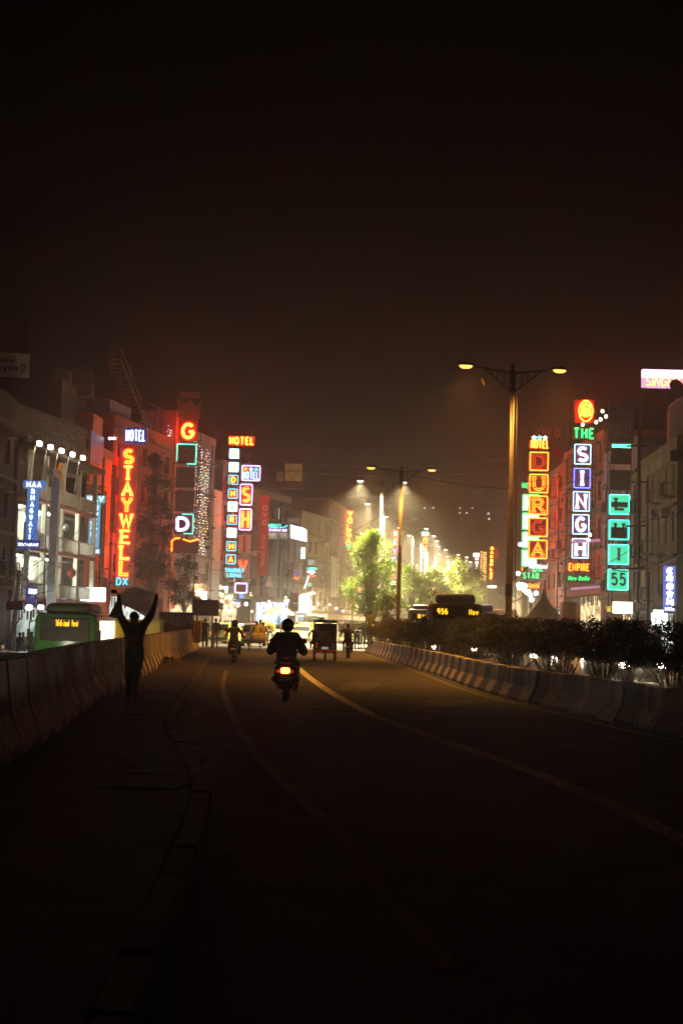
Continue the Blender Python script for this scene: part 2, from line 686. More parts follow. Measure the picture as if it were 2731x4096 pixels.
def street_lamp(loc, H, span, rz, left, right, label, detail=True):
    """twin-arm lamp; left/right = None (off) | (material, colour, power)"""
    t = thing('street_lamp', label, 'street lamp', loc, rz, 'twin arm street lamps on the median')
    pr = [(0.17, 0), (0.17, 0.9), (0.12, 1.0), (0.105, H * .55), (0.075, H * .56), (0.07, H - .02)]
    if H > 11:
        pr = [(0.19, 0), (0.19, 1.1), (0.13, 1.2), (0.12, H * .45), (0.085, H * .46), (0.08, H - .02)]
    MB().lathe(pr, 10).build('pole', M_steel, t, True)
    MB().lathe([(0.10, H - .75), (0.10, H - .05), (0.05, H), (0.04, H + .02), (.075, H + .08), (.08, H + .14), (.05, H + .2), (.0, H + .22)], 10).build('finial', M_dark, t, True)
    for sgn, spec in ((-1, left), (1, right)):
        a = MB()
        L = span / 2
        za, zb = H - .1, H + .08
        def top(x): return za + (zb - za) * x / L
        a.tube([(sgn * .06, 0, za), (sgn * (L - .25), 0, top(L - .25))], [.045, .03], 6)
        a.tube([(sgn * .08, 0, H - .72), (sgn * L * .62, 0, top(L * .62) - .02)], .026, 5)
        for f in (.2, .33, .46):
            zl = (H - .72) + (top(L * .62) - H + .72) * f / .62
            a.tube([(sgn * L * f, 0, zl), (sgn * L * f, 0, top(L * f))], .02, 5)
        a.build('arm', M_dark, t, True)
        hx = sgn * (L - .02)
        hd = MB()
        rings = []
        for u, w, hh in ((-.36, .035, .03), (-.22, .07, .06), (-.08, .13, .10), (.12, .15, .12), (.26, .10, .09), (.33, .03, .03)):
            rings.append([(hx + sgn * u, w * cos(q), top(L) + .02 + hh * max(sin(q), -.25)) for q in [2 * pi * k / 10 for k in range(10)]])
        hd.loft(rings)
        h_ = hd.build('lamp_head', M_head, t, True)
        lens = MB()
        rings = []
        for z, s_ in ((-.005, 1.0), (-.06, .9), (-.10, .55)):
            rings.append([(hx + sgn * .07 + .23 * s_ * cos(q), .125 * s_ * sin(q), top(L) + z) for q in [2 * pi * k / 12 for k in range(12)]])
        lens.loft(rings)
        lens.build('lamp_glass', spec[0] if spec else mat('unlit_lamp_glass', (.3, .3, .3), .3, var=0), h_, True)
        if spec:
            lamp_light('lamp_light', 'SPOT', (hx + sgn * .07, 0, top(L) - .16), spec[2], spec[1], 0.14, t, 132, 0.7)
    return t


L_S = lambda p: (E_sod, C_SOD, p)
L_W = lambda p: (E_led, C_LED, p)


def lamp_at(px, ytop, Y, H, span, rz, left, right, label):
    p = at(px, ytop, Y)
    return street_lamp((p.x, p.y, p.z - H), H, span, rz, left, right, label)


near = lamp_at(2050, 1480, 47, 10.1, 3.1, 0.12, L_S(950), L_S(950), 'nearest tall twin arm street lamp glowing orange over the hedge')
# spare cable looping from the left arm
def cable_loop(t, pts, label):
    p = [Vector(q) for q in pts]
    MB().tube(p, .011, 5).build('hanging_cable', mat('cable_yellowed', (.12, .07, .02), .6, var=.2), t, True)
cable_loop(near, [(-1.0, -.03, 10.1), (-1.03, -.04, 9.8), (-.98, -.04, 9.55), (-.85, -.05, 9.42), (-.72, -.05, 9.52), (-.68, -.04, 9.8), (-.72, -.03, 10.05)], '')
cable_loop(near, [(-1.0, .03, 10.1), (-1.05, .04, 9.75), (-.96, .04, 9.5), (-.93, .04, 9.8)], '')
MB().tube([(0.12, -.1, 9.3), (.14, -.12, 7), (.15, -.15, 4), (.19, -.18, 2), (.2, -.18, .5)], .014, 5).build('power_cable', M_wire, near, True)

second = lamp_at(1605, 1880, 76, 10.0, 3.2, 0.10, L_S(1200), L_S(1900), 'second orange twin arm lamp with a dark pole rising beside the bare bush')
MB().tube([(0.12, -.1, 9.3), (.10, -.12, 6), (-.1, -.15, 3.8), (.02, -.18, 3), (-.17, -.18, 1.5)], .018, 5).build('power_cable', M_wire, second, True)
lamp_at(1527, 1930, 108, 12.6, 3.2, 0.05, L_W(26000), L_W(26000), 'white twin arm lamp with a pale ribbed pole behind the bright green tree')
lamp_at(1537, 2020, 132, 12.6, 3.0, 0.05, L_W(26000), None, 'white lamp lit only on its left arm, between the pale pole and the orange lamp')
lamp_at(1602, 2072, 150, 12.6, 3.1, 0.03, L_W(24000), None, 'white lamp seen just behind the dark pole of the second orange lamp')
FAR = [(1651, 2112, 166, 'slim far white lamp with both arms lit above the hazy trees'),
       (1685, 2142, 178, 'far white lamp whose right arm shines beside the red vertical sign'),
       (1700, 2162, 190, 'far white lamp just below the two largest far lamps'),
       (1708, 2184, 204, 'far white lamp standing right of the red and teal sign'),
       (1740, 2197, 214, 'far white lamp at the start of the sloping row of lights'),
       (1793, 2216, 226, 'far white lamp in the middle of the sloping row of lights'),
       (1828, 2226, 236, 'far white lamp near the end of the sloping row of lights'),
       (1780, 2250, 258, 'tiny far white lamp low over the yellow green trees'),
       (1846, 2246, 252, 'last tiny white lamp of the row before the white vertical sign'),
       (1700, 2260, 275, 'smallest white lamp low above the trees left of the row')]
for i, (px, yy, Y, lb) in enumerate(FAR):
    lamp_at(px, yy + 3, Y, 12.6, 3.0, 0.0, L_W(19000) if i not in (2, 3) else None, L_W(19000), lb)

# ================================================================== LETTERING
def A_(cx, cy, rx, ry, a0, a1, n=9):
    return [(cx + rx * cos(radians(lerp(a0, a1, i / n))), cy + ry * sin(radians(lerp(a0, a1, i / n)))) for i in range(n + 1)]


F = {
    'A': (.74, [[(0, 0), (.37, 1), (.74, 0)], [(.14, .34), (.60, .34)]]),
    'B': (.62, [[(0, 0), (0, 1)], [(0, 1), (.3, 1)] + A_(.34, .76, .22, .24, 90, -90, 6) + [(0, .52)], [(.34, .52)] + A_(.36, .26, .26, .26, 90, -90, 6) + [(0, 0)]]),
    'C': (.70, [A_(.38, .5, .38, .5, 48, 312, 14)]),
    'D': (.68, [[(0, 0), (0, 1)], [(0, 1), (.26, 1)] + A_(.26, .5, .42, .5, 88, -88, 10) + [(0, 0)]]),
    'E': (.58, [[(0, 0), (0, 1)], [(0, 1), (.56, 1)], [(0, .52), (.46, .52)], [(0, 0), (.58, 0)]]),
    'F': (.56, [[(0, 0), (0, 1)], [(0, 1), (.56, 1)], [(0, .52), (.44, .52)]]),
    'G': (.74, [A_(.38, .5, .38, .5, 45, 330, 14) + [(.74, .46)], [(.44, .46), (.76, .46)]]),
    'H': (.68, [[(0, 0), (0, 1)], [(.68, 0), (.68, 1)], [(0, .52), (.68, .52)]]),
    'I': (.10, [[(.05, 0), (.05, 1)]]),
    'J': (.5, [[(.45, 1), (.45, .25)] + A_(.22, .24, .22, .24, 0, -180, 7)]),
    'K': (.66, [[(0, 0), (0, 1)], [(.62, 1), (.02, .45)], [(.2, .6), (.66, 0)]]),
    'L': (.54, [[(0, 1), (0, 0), (.54, 0)]]),
    'M': (.84, [[(0, 0), (0, 1), (.42, .25), (.84, 1), (.84, 0)]]),
    'N': (.70, [[(0, 0), (0, 1), (.70, 0), (.70, 1)]]),
    'O': (.76, [A_(.38, .5, .38, .5, 90, 450, 18)]),
    'P': (.60, [[(0, 0), (0, 1)], [(0, 1), (.3, 1)] + A_(.32, .73, .27, .27, 90, -90, 7) + [(0, .46)]]),
    'Q': (.76, [A_(.38, .5, .38, .5, 90, 450, 18), [(.45, .25), (.76, -.05)]]),
    'R': (.66, [[(0, 0), (0, 1)], [(0, 1), (.3, 1)] + A_(.32, .74, .27, .26, 90, -90, 7) + [(0, .48)], [(.3, .48), (.66, 0)]]),
    'S': (.60, [A_(.30, .745, .28, .255, 35, 270, 10) + A_(.30, .255, .30, .235, 90, -150, 10)[1:]]),
    'T': (.66, [[(.33, 0), (.33, 1)], [(0, 1), (.66, 1)]]),
    'U': (.68, [[(0, 1), (0, .34)] + A_(.34, .34, .34, .34, 180, 360, 9) + [(.68, 1)]]),
    'V': (.72, [[(0, 1), (.36, 0), (.72, 1)]]),
    'W': (1.0, [[(0, 1), (.26, 0), (.5, .9), (.74, 0), (1.0, 1)]]),
    'X': (.70, [[(0, 0), (.70, 1)], [(0, 1), (.70, 0)]]),
    'Y': (.70, [[(0, 1), (.35, .45), (.70, 1)], [(.35, .45), (.35, 0)]]),
    'Z': (.62, [[(0, 1), (.62, 1), (0, 0), (.62, 0)]]),
    '0': (.56, [A_(.28, .5, .28, .5, 90, 450, 16)]),
    '1': (.26, [[(0, .8), (.2, 1), (.2, 0)]]),
    '2': (.56, [A_(.28, .72, .27, .28, 160, -30, 9) + [(0, 0), (.56, 0)]]),
    '5': (.56, [[(.52, 1), (.08, 1), (.04, .56)] + A_(.27, .33, .29, .33, 115, -150, 11)]),
    '6': (.56, [[(.46, .98)] + A_(.30, .5, .30, .48, 110, 180, 5) + A_(.28, .3, .28, .30, 180, 540, 14)]),
    '7': (.54, [[(0, 1), (.54, 1), (.2, 0)]]),
    '8': (.56, [A_(.28, .75, .24, .25, 90, 450, 12), A_(.28, .26, .28, .26, 90, 450, 12)]),
    '9': (.56, [A_(.28, .7, .28, .30, 0, 360, 14) + A_(.28, .5, .28, .5, 0, -70, 5)]),
    '3': (.56, [A_(.27, .75, .26, .25, 150, -90, 8) + A_(.27, .26, .29, .26, 90, -150, 9)]),
    '4': (.58, [[(.42, 0), (.42, 1), (0, .3), (.58, .3)]]),
    '-': (.36, [[(0, .45), (.36, .45)]]),
    '.': (.10, [[(.05, 0), (.05, .1)]]),
    '/': (.4, [[(0, 0), (.4, 1)]]),
    '<': (.7, [[(.3, .8), (0, .5), (.3, .2)], [(0, .5), (.7, .5)]]),
    '>': (.7, [[(.4, .8), (.7, .5), (.4, .2)], [(0, .5), (.7, .5)]]),
    'a': (.5, [A_(.24, .3, .24, .30, 60, 330, 10), [(.48, .62), (.48, 0)]]),
    'c': (.46, [A_(.25, .31, .25, .31, 50, 310, 10)]),
    'd': (.52, [A_(.25, .3, .25, .30, 30, 330, 11), [(.50, 1), (.50, 0)]]),
    'e': (.52, [[(.02, .33), (.5, .33)] + A_(.26, .31, .25, .31, 5, 310, 11)]),
    'h': (.5, [[(0, 0), (0, 1)], A_(.25, .36, .25, .26, 180, 0, 7) + [(.5, 0)]]),
    'i': (.1, [[(.05, 0), (.05, .62)], [(.05, .8), (.05, .92)]]),
    'l': (.1, [[(.05, 0), (.05, 1)]]),
    'n': (.5, [[(0, 0), (0, .62)], A_(.25, .36, .25, .26, 180, 0, 7) + [(.5, 0)]]),
    'o': (.54, [A_(.27, .31, .27, .31, 90, 450, 14)]),
    'r': (.34, [[(0, 0), (0, .62)], A_(.2, .38, .2, .24, 180, 50, 5)]),
    's': (.44, [A_(.22, .46, .2, .16, 30, 270, 7) + A_(.22, .15, .21, .15, 90, -150, 7)[1:]]),
    't': (.36, [[(.14, .9), (.14, .1), (.24, 0), (.36, .03)], [(0, .62), (.34, .62)]]),
    'u': (.5, [[(0, .62), (0, .25)] + A_(.25, .25, .25, .25, 180, 360, 7) + [(.5, .62)]]),
    'v': (.5, [[(0, .62), (.25, 0), (.5, .62)]]),
    'w': (.72, [[(0, .62), (.18, 0), (.36, .58), (.54, 0), (.72, .62)]]),
    'y': (.5, [[(0, .62), (.26, 0)], [(.5, .62), (.14, -.32)]]),
    'm': (.8, [[(0, 0), (0, .62)], A_(.2, .38, .2, .24, 180, 0, 6) + [(.4, 0)], A_(.6, .38, .2, .24, 180, 0, 6) + [(.8, 0)]]),
    'p': (.52, [[(0, .62), (0, -.35)], A_(.27, .31, .25, .31, 150, -150, 10)]),
    'f': (.36, [A_(.28, .8, .16, .18, 60, 180, 5) + [(.12, 0)], [(0, .6), (.32, .6)]]),
}


def glyph(ch, serif=False, slant=0.0):
    w, st = F[ch]
    st = [list(s) for s in st]
    if serif:
        ex = []
        for s in st:
            for e, nb in ((s[0], s[1]), (s[-1], s[-2])):
                if (abs(e[1]) < 1e-3 or abs(e[1] - 1) < 1e-3) and abs(nb[1] - e[1]) > 0.05 and e != s[0] or (e == s[0] and (abs(e[1]) < 1e-3 or abs(e[1] - 1) < 1e-3) and abs(nb[1] - e[1]) > .05):
                    ex.append([(e[0] - .15, e[1]), (e[0] + .15, e[1])])
        if ch in 'SC' or ch == 'G':
            pass
        for e in ex:
            if e not in st:
                st.append(e)
    if slant:
        st = [[(x + z * slant, z) for x, z in s] for s in st]
    return w, st


def put_letter(b, ch, x, z, h, sw, y, d, serif=False, wf=1.0, slant=0.0, m=0):
    """letter with left edge at x, base z, height h; stroke sw; front at y"""
    w, st = glyph(ch, serif, slant)
    hh = h - sw
    for i, s in enumerate(st):
        pts = [(x + sw / 2 + px * hh * wf, z + sw / 2 + pz * hh) for px, pz in s]
        dd = 0.0015 * i
        closed = len(pts) > 8 and (Vector(pts[0]) - Vector(pts[-1])).length < 1e-4
        if closed:
            pts = pts[:-1]
        b.strip(pts, sw * (0.8 if (serif and i and len(s) == 2 and abs(s[0][1] - s[1][1]) < 1e-6 and s[0][1] in (0, 1)) else 1.0), y - dd, d, m, closed)
    return w * hh * wf + sw


def letter_w(ch, h, sw, wf=1.0):
    return F[ch][0] * (h - sw) * wf + sw


def text_mb(txt, x0, x1, z, h, y, d=0.03, sw=None, serif=False, slant=0.0, m=0, b=None, gap=0.22, per=None):
    """fit a line of text between x0 and x1 (left to right), base z, cap height h.
    per: callback(letter_index, MB) collects one mesh per letter"""
    nl = max(1, len(txt.replace(' ', '')))
    sw = min(sw or h * 0.16, (x1 - x0) / nl / 3.6)
    g = min(h * gap, (x1 - x0) / nl * .20)
    def total(wf):
        t = 0
        for c in txt:
            t += (h * .35) if c == ' ' else letter_w(c, h, sw, wf) + g
        return t - g
    wf = 1.0
    lo, hi = 0.15, 4.0
    for _ in range(24):
        wf = (lo + hi) / 2
        if total(wf) > (x1 - x0):
            hi = wf
        else:
            lo = wf
    b = b or MB()
    x = x0
    for i, c in enumerate(txt):
        if c == ' ':
            x += h * .35
            continue
        if per is not None:
            bb = MB()
            w = put_letter(bb, c, x, z, h, sw, y, d, serif, wf, slant, m)
            per.append((c, bb))
        else:
            w = put_letter(b, c, x, z, h, sw, y, d, serif, wf, slant, m)
        x += w + g
    return b


def star_pts(cx, cz, r, k=.45):
    return [(cx + r * (1 if i % 2 == 0 else k) * cos(pi / 2 + i * pi / 5), cz + r * (1 if i % 2 == 0 else k) * sin(pi / 2 + i * pi / 5)) for i in range(10)]


def rrect(x0, x1, z0, z1, r, n=3):
    out = []
    for cx, cz, a in ((x1 - r, z1 - r, 0), (x0 + r, z1 - r, 90), (x0 + r, z0 + r, 180), (x1 - r, z0 + r, 270)):
        out += [(cx + r * cos(radians(a + 90 * i / n)), cz + r * sin(radians(a + 90 * i / n))) for i in range(n + 1)]
    return out


# neon colours: the gas burns far brighter than the picture can show, so cores clip towards yellow or white
S_ = 1.0
N_yel = em('neon_warm_yellow', (1.0, 0.11, 0.006), 8.0 * S_)
N_yelb = em('neon_bright_yellow', (1.0, 0.13, 0.009), 11.0 * S_)
N_rim = em('neon_deep_red', (1.0, 0.006, 0.002), 19.0)
N_red = em('neon_red', (1.0, 0.055, 0.012), 3.2 * S_)
N_redd = em('neon_dull_red', (1.0, 0.05, 0.015), 0.8 * S_)
N_org = em('neon_orange', (1.0, 0.10, 0.006), 5.0 * S_)
N_white = em('neon_white', (1.0, 0.80, 0.66), 1.7 * S_)
N_blue = em('neon_blue', (0.10, 0.14, 1.0), 2.6 * S_)
N_ice = em('neon_ice_blue', (0.35, 0.72, 1.0), 1.6 * S_)
N_teal = em('neon_teal', (0.08, 0.85, 0.55), 1.5 * S_)
N_tealp = em('sign_teal_panel', (0.055, 0.80, 0.42), 1.05 * S_)
N_green = em('neon_green', (0.03, 0.75, 0.16), 1.3 * S_)
N_cyan = em('neon_cyan', (0.06, 0.55, 0.75), 1.4 * S_)
N_purp = em('neon_violet_white', (0.72, 0.50, 1.0), 1.8 * S_)
N_pink = em('lit_panel_pink', (1.0, 0.55, 0.72), 2.2 * S_)
N_lbox = em('lightbox_white', (0.80, 0.92, 0.95), 2.2 * S_)
N_bbox = em('lightbox_blue', (0.10, 0.28, 0.85), 0.55 * S_)
N_bboxl = em('lightbox_pale_blue', (0.14, 0.50, 0.72), 0.8 * S_)
P_dark = mat('sign_board_dark', (0.03, 0.026, 0.026), 0.55, var=0.3, scale=3)
P_brown = mat('sign_board_brown', (0.11, 0.06, 0.05), 0.6, var=0.3, scale=3)
P_pale = mat('sign_board_pale', (0.42, 0.34, 0.30), 0.6, var=0.3, scale=3)
P_mauve = mat('sign_board_mauve', (0.22, 0.14, 0.20), 0.6, var=0.3, scale=3)
P_red = mat('banner_red', (0.42, 0.045, 0.035), 0.6, var=0.2, scale=1)
P_ltr_dim = mat('unlit_letter', (0.10, 0.05, 0.04), 0.6, var=0.2)
P_white = mat('white_board', (0.62, 0.58, 0.55), 0.6, var=0.2, scale=2)
P_grey = mat('grey_print', (0.5, 0.48, 0.46), 0.6, var=0.1)
M_iron = mat('angle_iron', (0.035, 0.028, 0.026), 0.6, metal=0.3, var=0.3)


class Sign:
    """A sign standing across the street; local x right, z up, front towards -y."""
    def __init__(s, name, label, px, ybot, Y, rz=0.0, cat='sign', group=None):
        s.base = at(px, ybot, Y)
        s.px, s.Y = px, Y
        s.k = Y / FOC
        s.rz = rz
        s.root = thing(name, label, cat, s.base, rz, group)
        s.back = None

    def z(s, py):
        return at(s.px, py, s.Y).z - s.base.z

    def x(s, dpx):
        return dpx * s.k

    def panel(s, name, x0, x1, yt, yb, m, y=0.0, d=0.15, parent=None):
        return MB().bbox(s.x(x0), s.x(x1), y, y + d, s.z(yb), s.z(yt), .02).build(name, m, parent or s.root)

    def frame(s, x0, x1, yt, yb, m, w=4, y=-.06, d=.05, parent=None, r=5):
        b = MB()
        b.strip(rrect(s.x(x0), s.x(x1), s.z(yb), s.z(yt), s.x(r)), s.x(w), y, d, 0, True)
        return b.build('neon_frame', m, parent or s.root)

    def letter(s, ch, cx, yt, yb, m, sw, wpx=None, serif=True, y=-.10, d=.06, parent=None, inner=None, isw=None, name='letter', rim=None):
        h = s.z(yt) - s.z(yb)
        w_ = s.x(sw)
        wf = 1.0
        if wpx:
            wf = max(.3, (s.x(wpx) - w_) / max(1e-3, F[ch][0] * (h - w_)))
            if ch == 'I':
                wf = 1.0
        lw = letter_w(ch, h, w_, wf)
        b = MB()
        put_letter(b, ch, s.x(cx) - lw / 2, s.z(yb), h, w_, y, d, serif, wf)
        o = b.build(name, m, parent or s.root)
        if s.back is not None and m.name.startswith('neon_'):
            b4 = MB()
            put_letter(b4, ch, -lw / 2, s.z(yb), h, w_, 0, .05, serif, wf)
            b4.v = [(s.x(cx) - vx, s.back - vy + .05, vz) for vx, vy, vz in b4.v]
            b4.build('rear_letter', N_rim if m.name in ('neon_warm_yellow', 'neon_bright_yellow') else m, o)
        if rim is not None:
            b3 = MB()
            rw = w_ * 1.55
            put_letter(b3, ch, s.x(cx) - lw / 2 - (rw - w_) / 2, s.z(yb) - (rw - w_) / 2, h + (rw - w_), rw, y + .035, d * .4, serif, wf)
            b3.build('red_rim_strip', rim, o)  # wider glowing strip added behind the letter for red rim and wash
        if inner is not None:
            b2 = MB()
            iw = s.x(isw)
            put_letter(b2, ch, s.x(cx) - lw / 2 + (w_ - iw) / 2, s.z(yb) + (w_ - iw) / 2, h - (w_ - iw), iw, y - .03, .02, serif, wf * (h - w_) / max(1e-4, (h - (w_ - iw) - iw)))
            b2.build('letter_core', inner, o)
        return o

    def text(s, txt, x0, x1, yt, yb, m, sw=None, y=-.08, d=.04, parent=None, serif=False, each=False, slant=0.0, name='lettering'):
        h = s.z(yt) - s.z(yb)
        if each:
            per = []
            text_mb(txt, s.x(x0), s.x(x1), s.z(yb), h, y, d, s.x(sw) if sw else None, serif, slant, per=per)
            for c, b in per:
                o = b.build('letter', m, parent or s.root)
                if s.back is not None and m.name.startswith('neon_'):
                    b4 = MB()
                    b4.f, b4.m = b.f, b.m
                    mx = sum(v[0] for v in b.v) / len(b.v)
                    y0 = min(v[1] for v in b.v)
                    b4.v = [(2 * mx - vx, s.back - (vy - y0) + .05, vz) for vx, vy, vz in b.v]
                    b4.build('rear_letter', N_rim if m.name in ('neon_warm_yellow', 'neon_bright_yellow', 'neon_orange') else m, o)
        else:
            return text_mb(txt, s.x(x0), s.x(x1), s.z(yb), h, y, d, s.x(sw) if sw else None, serif, slant).build(name, m, parent or s.root)

    def stars(s, spec, r, m_y=-.1, parent=None):
        for cx, cy, m in spec:
            b = MB()
            b.strip(star_pts(s.x(cx), s.z(cy), s.x(r)), s.x(r * .42), m_y, .05, 0, True)
            b.build('star', m, parent or s.root)

    def scaffold(s, x0, x1, yt, yb, nx=2, step=60, y=.35, r=.03, m=None):
        b = MB()
        xs_ = [lerp(s.x(x0), s.x(x1), i / (nx - 1)) for i in range(nx)]
        z0, z1 = s.z(yb), s.z(yt)
        for x in xs_:
            b.tube([(x, y, z0), (x, y, z1)], r, 4)
        k = max(2, int(abs(yb - yt) / step))
        for i in range(k + 1):
            z = lerp(z0, z1, i / k)
            b.tube([(xs_[0], y, z), (xs_[-1], y, z)], r * .8, 4)
            if i < k and i % 2 == 0:
                b.tube([(xs_[0], y, z), (xs_[-1], y, lerp(z0, z1, (i + 1) / k))], r * .6, 4)
            b.tube([(xs_[-1], y, z), (xs_[-1], y + 1.2, z)], r * .7, 4)
        return b.build('scaffold_frame', m or M_iron, s.root)


# ------------------------------------------------------------------ left hand signs
# tall vertical sign with eight yellow letters
g = Sign('neon_sign', 'tall pale ribbed sign with eight glowing yellow letters stacked and a blue box on top', 490, 2346, 113)
g.back = .45
b = MB()
x0, x1 = g.x(-30), g.x(42)
b.box(x0, x1, .02, .2, 0, g.z(1790))
nr = 14
for i in range(nr):
    xa = lerp(x0, x1, (i + .5) / nr)
    b.box(xa - .03, xa + .03, -.02, .02, .01, g.z(1792))
b.build('ribbed_panel', mat('sign_panel_corrugated', (0.50, 0.33, 0.30), 0.5, var=.2, scale=2), g.root)
ly = [(1797, 1856), (1862, 1920), (1927, 1983), (1990, 2047), (2055, 2112), (2119, 2176), (2182, 2239), (2245, 2304)]
for c, (a, bb) in zip('STAYWELL', ly):
    t_ = (a - 1797) / 500.0
    lit = c in 'TAWEL' and not (c == 'L' and a > 2240)
    cx = 6
    g.letter(c, cx, a, bb, N_yelb if lit else N_yel, 9 if lit else 11, 42 if c != 'W' else 52, True, inner=None if lit else N_redd, isw=4, rim=N_rim)
g.text('DX', -25, 22, 2311, 2341, N_cyan, 4.2, each=True)
g.scaffold(-34, 46, 1780, 2346, 2, 70, .3)
bx = g.panel('box_sign', -2 - 12, 88 - 12, 1707, 1776, mat('box_violet', (.10, .08, .30), .5, var=.2), -.1, .5)
g.text('HOTEL', -8, 70, 1719, 1764, em('neon_pale_blue', (.55, .80, 1.0), 2.4), 7.5, y=-.16, parent=bx, each=True)
g.frame(-12, 74, 1710, 1773, em('frame_violet_dim', (.10, .08, .5), .5), 2.2, y=-.14, parent=bx)

# blue vertical sign beside the balconies
g = Sign('light_box_sign', 'deep blue vertical light box with white letters and a wide foot before the balconies', 118, 2196, 86)
g.panel('head_box', -36, 52, 1922, 1953, N_bbox, 0, .25)
g.panel('shaft_box', -16, 28, 1953, 2160, N_bbox, 0, .25)
g.panel('foot_box', -48, 40, 2160, 2196, em('lightbox_deep_blue', (.045, .05, .45), .35), 0, .25)
g.text('MAA', -22, 38, 1926, 1948, N_lbox, 5, serif=True, each=True, y=-.04)
for i, c in enumerate('BHAGWATI'):
    a = 1955 + i * 26
    g.letter(c, 6 - i * .9, a, a + 20, N_lbox, 4.6, 15, True, y=-.04)
g.text('RESTAURANT', -44, 37, 2172, 2185, N_lbox, 2.6, y=-.04)

# pale blue vertical sign on the orange house
g = Sign('light_box_sign', 'pale blue vertical light box with white letters on the orange house front', 370, 2219, 103)
g.panel('head_box', -34, 42, 1981, 2011, N_bboxl, 0, .25)
g.panel('shaft_box', -18, 24, 2011, 2190, N_bboxl, 0, .25)
g.panel('foot_box', -42, 32, 2190, 2219, em('lightbox_steel_blue', (.06, .22, .42), .5), 0, .25)
g.text('NAV', -28, 37, 1985, 2006, N_lbox, 4.5, serif=True, each=True, y=-.04)
for i, c in enumerate('DURGA'):
    a = 2013 + i * 36
    g.letter(c, 5 - i * 1.2, a, a + 32, N_lbox, 5, 24, True, y=-.04)
g.text('GUEST HOUSE', -40, 29, 2197, 2213, N_lbox, 2.4, y=-.04)

# square tower sign with crown
g = Sign('neon_sign', 'tower sign of dark square boxes under a crown with one lit orange letter', 733, 2212, 127)
g.back = .46
k = g.panel('crown_board', -42, 48, 1625, 1672, mat('crown_board', (.26, .05, .04), .6, var=.2), 0, .2)
b = MB()
b.prism([(g.x(x), g.z(y)) for x, y in ((-48, 1597), (-30, 1640), (0, 1600), (6, 1596), (12, 1600), (36, 1636), (50, 1602), (46, 1626), (-42, 1626))], .0, .15)
b.build('crown', mat('crown_board', (.14, .03, .03)), k)
g.text('HOTEL', -36, 40, 1633, 1660, mat('letter_maroon', (.28, .07, .06), .6, var=.1), 4, each=True, parent=k, y=-.05)
tp = g.panel('top_board', -32, 46, 1567, 1588, mat('crown_board', (.14, .03, .03)), 0, .2)
g.stars([(-20, 1579, P_brown), (22, 1579, P_brown)], 8, -.05, tp)
g.scaffold(-50, 54, 1560, 2212, 2, 55, .25)
bG = g.panel('letter_box', -36, 40, 1676, 1762, mat('box_orange_dark', (.35, .07, .03), .5, var=.2), 0, .4)
g.letter('G', 3, 1692, 1756, N_yelb, 10, 52, False, parent=bG, rim=N_rim)
bR = g.panel('letter_box', -38, 38, 1776, 1856, P_dark, 0, .4)
g.letter('R', 4, 1790, 1846, mat('letter_faint', (.12, .06, .05), .6, var=.1), 6, 42, False, parent=bR)
b = MB()
b.strip([(g.x(-38), g.z(1846)), (g.x(-38), g.z(1777)), (g.x(38), g.z(1777)), (g.x(38), g.z(1855)), (g.x(4), g.z(1855))], g.x(3), -.06, .05)
b.build('neon_frame', N_teal, bR)
for (a, bb) in ((1868, 1950), (1962, 2046)):
    g.panel('letter_box', -40, 36, a, bb, P_dark, 0, .4)
bD = g.panel('letter_box', -40, 36, 2056, 2136, P_dark, 0, .4)
g.letter('D', -6, 2066, 2126, N_purp, 12, 54, False, parent=bD, inner=N_blue, isw=3.5)
b = MB()
b.strip([(g.x(-8), g.z(2057)), (g.x(35), g.z(2057)), (g.x(35), g.z(2134)), (g.x(0), g.z(2134))], g.x(3), -.06, .05)
b.build('neon_frame', N_teal, bD)
pz = g.panel('name_board', -46, 60, 2162, 2212, mat('plaza_board', (.06, .03, .035), .5, var=.2), 0, .3)
g.text('PLAZA', -30, 52, 2172, 2196, mat('letter_faint', (.12, .06, .05)), 4, each=True, parent=pz, y=-.04)
b = MB()
b.strip([(g.x(-46), g.z(2206)), (g.x(-46), g.z(2166)), (g.x(-34), g.z(2155)), (g.x(-14), g.z(2152))], g.x(5), -.1, .06)
b.strip([(g.x(x), g.z(y)) for x, y in ((-2, 2156), (14, 2162), (28, 2165), (44, 2161), (58, 2154))], g.x(5), -.1, .06)
b.build('neon_border', N_org, pz)

# nine square boxes under an orange word
g = Sign('neon_sign', 'slim column of nine small square letter boxes under an orange lit word', 921, 2312, 144)
g.back = .56
k = g.panel('box_sign', -24, 80, 1742, 1781, em('box_red_glow', (1.0, .03, .008), .9), 0, .5)
g.text('HOTEL', -21, 77, 1747, 1778, N_yelb, 7, each=True, parent=k, y=-.08)
cy_ = [1814, 1868, 1919, 1974, 2026, 2079, 2131, 2185, 2237]
pl = em('letterbox_glow_pale', (.85, .95, .80), 1.6)
pr_ = mat('letterbox_red', (.45, .05, .03), .5, var=.2)
for i, (c, yc) in enumerate(zip('SIDHARTHA', cy_)):
    glow = c in 'SIT' or (c == 'A' and i == 4)
    hb = g.panel('letter_box', -19, 19, yc - 19, yc + 19, pl if glow else pr_, 0, .25)
    g.letter(c, 0, yc - 12, yc + 12, N_yelb if not glow else em('letter_faded_yellow', (1, .62, .12), 1.2), 4.6, 18, False, parent=hb, y=-.06, d=.04)
    g.frame(-18, 18, yc - 18, yc + 18, N_ice if glow else N_cyan, 3, y=-.05, parent=hb, r=3)
g.scaffold(-22, 24, 1782, 2312, 2, 54, .2)
tl = g.panel('lodge_board', -24, 56, 2270, 2312, P_pale, -.2, .2)
g.text('TOURIST', -22, 54, 2273, 2289, N_cyan, 3.2, parent=tl, y=-.26, each=True)
g.text('LODGE', -13, 46, 2292, 2308, N_cyan, 3.2, parent=tl, y=-.26, each=True)

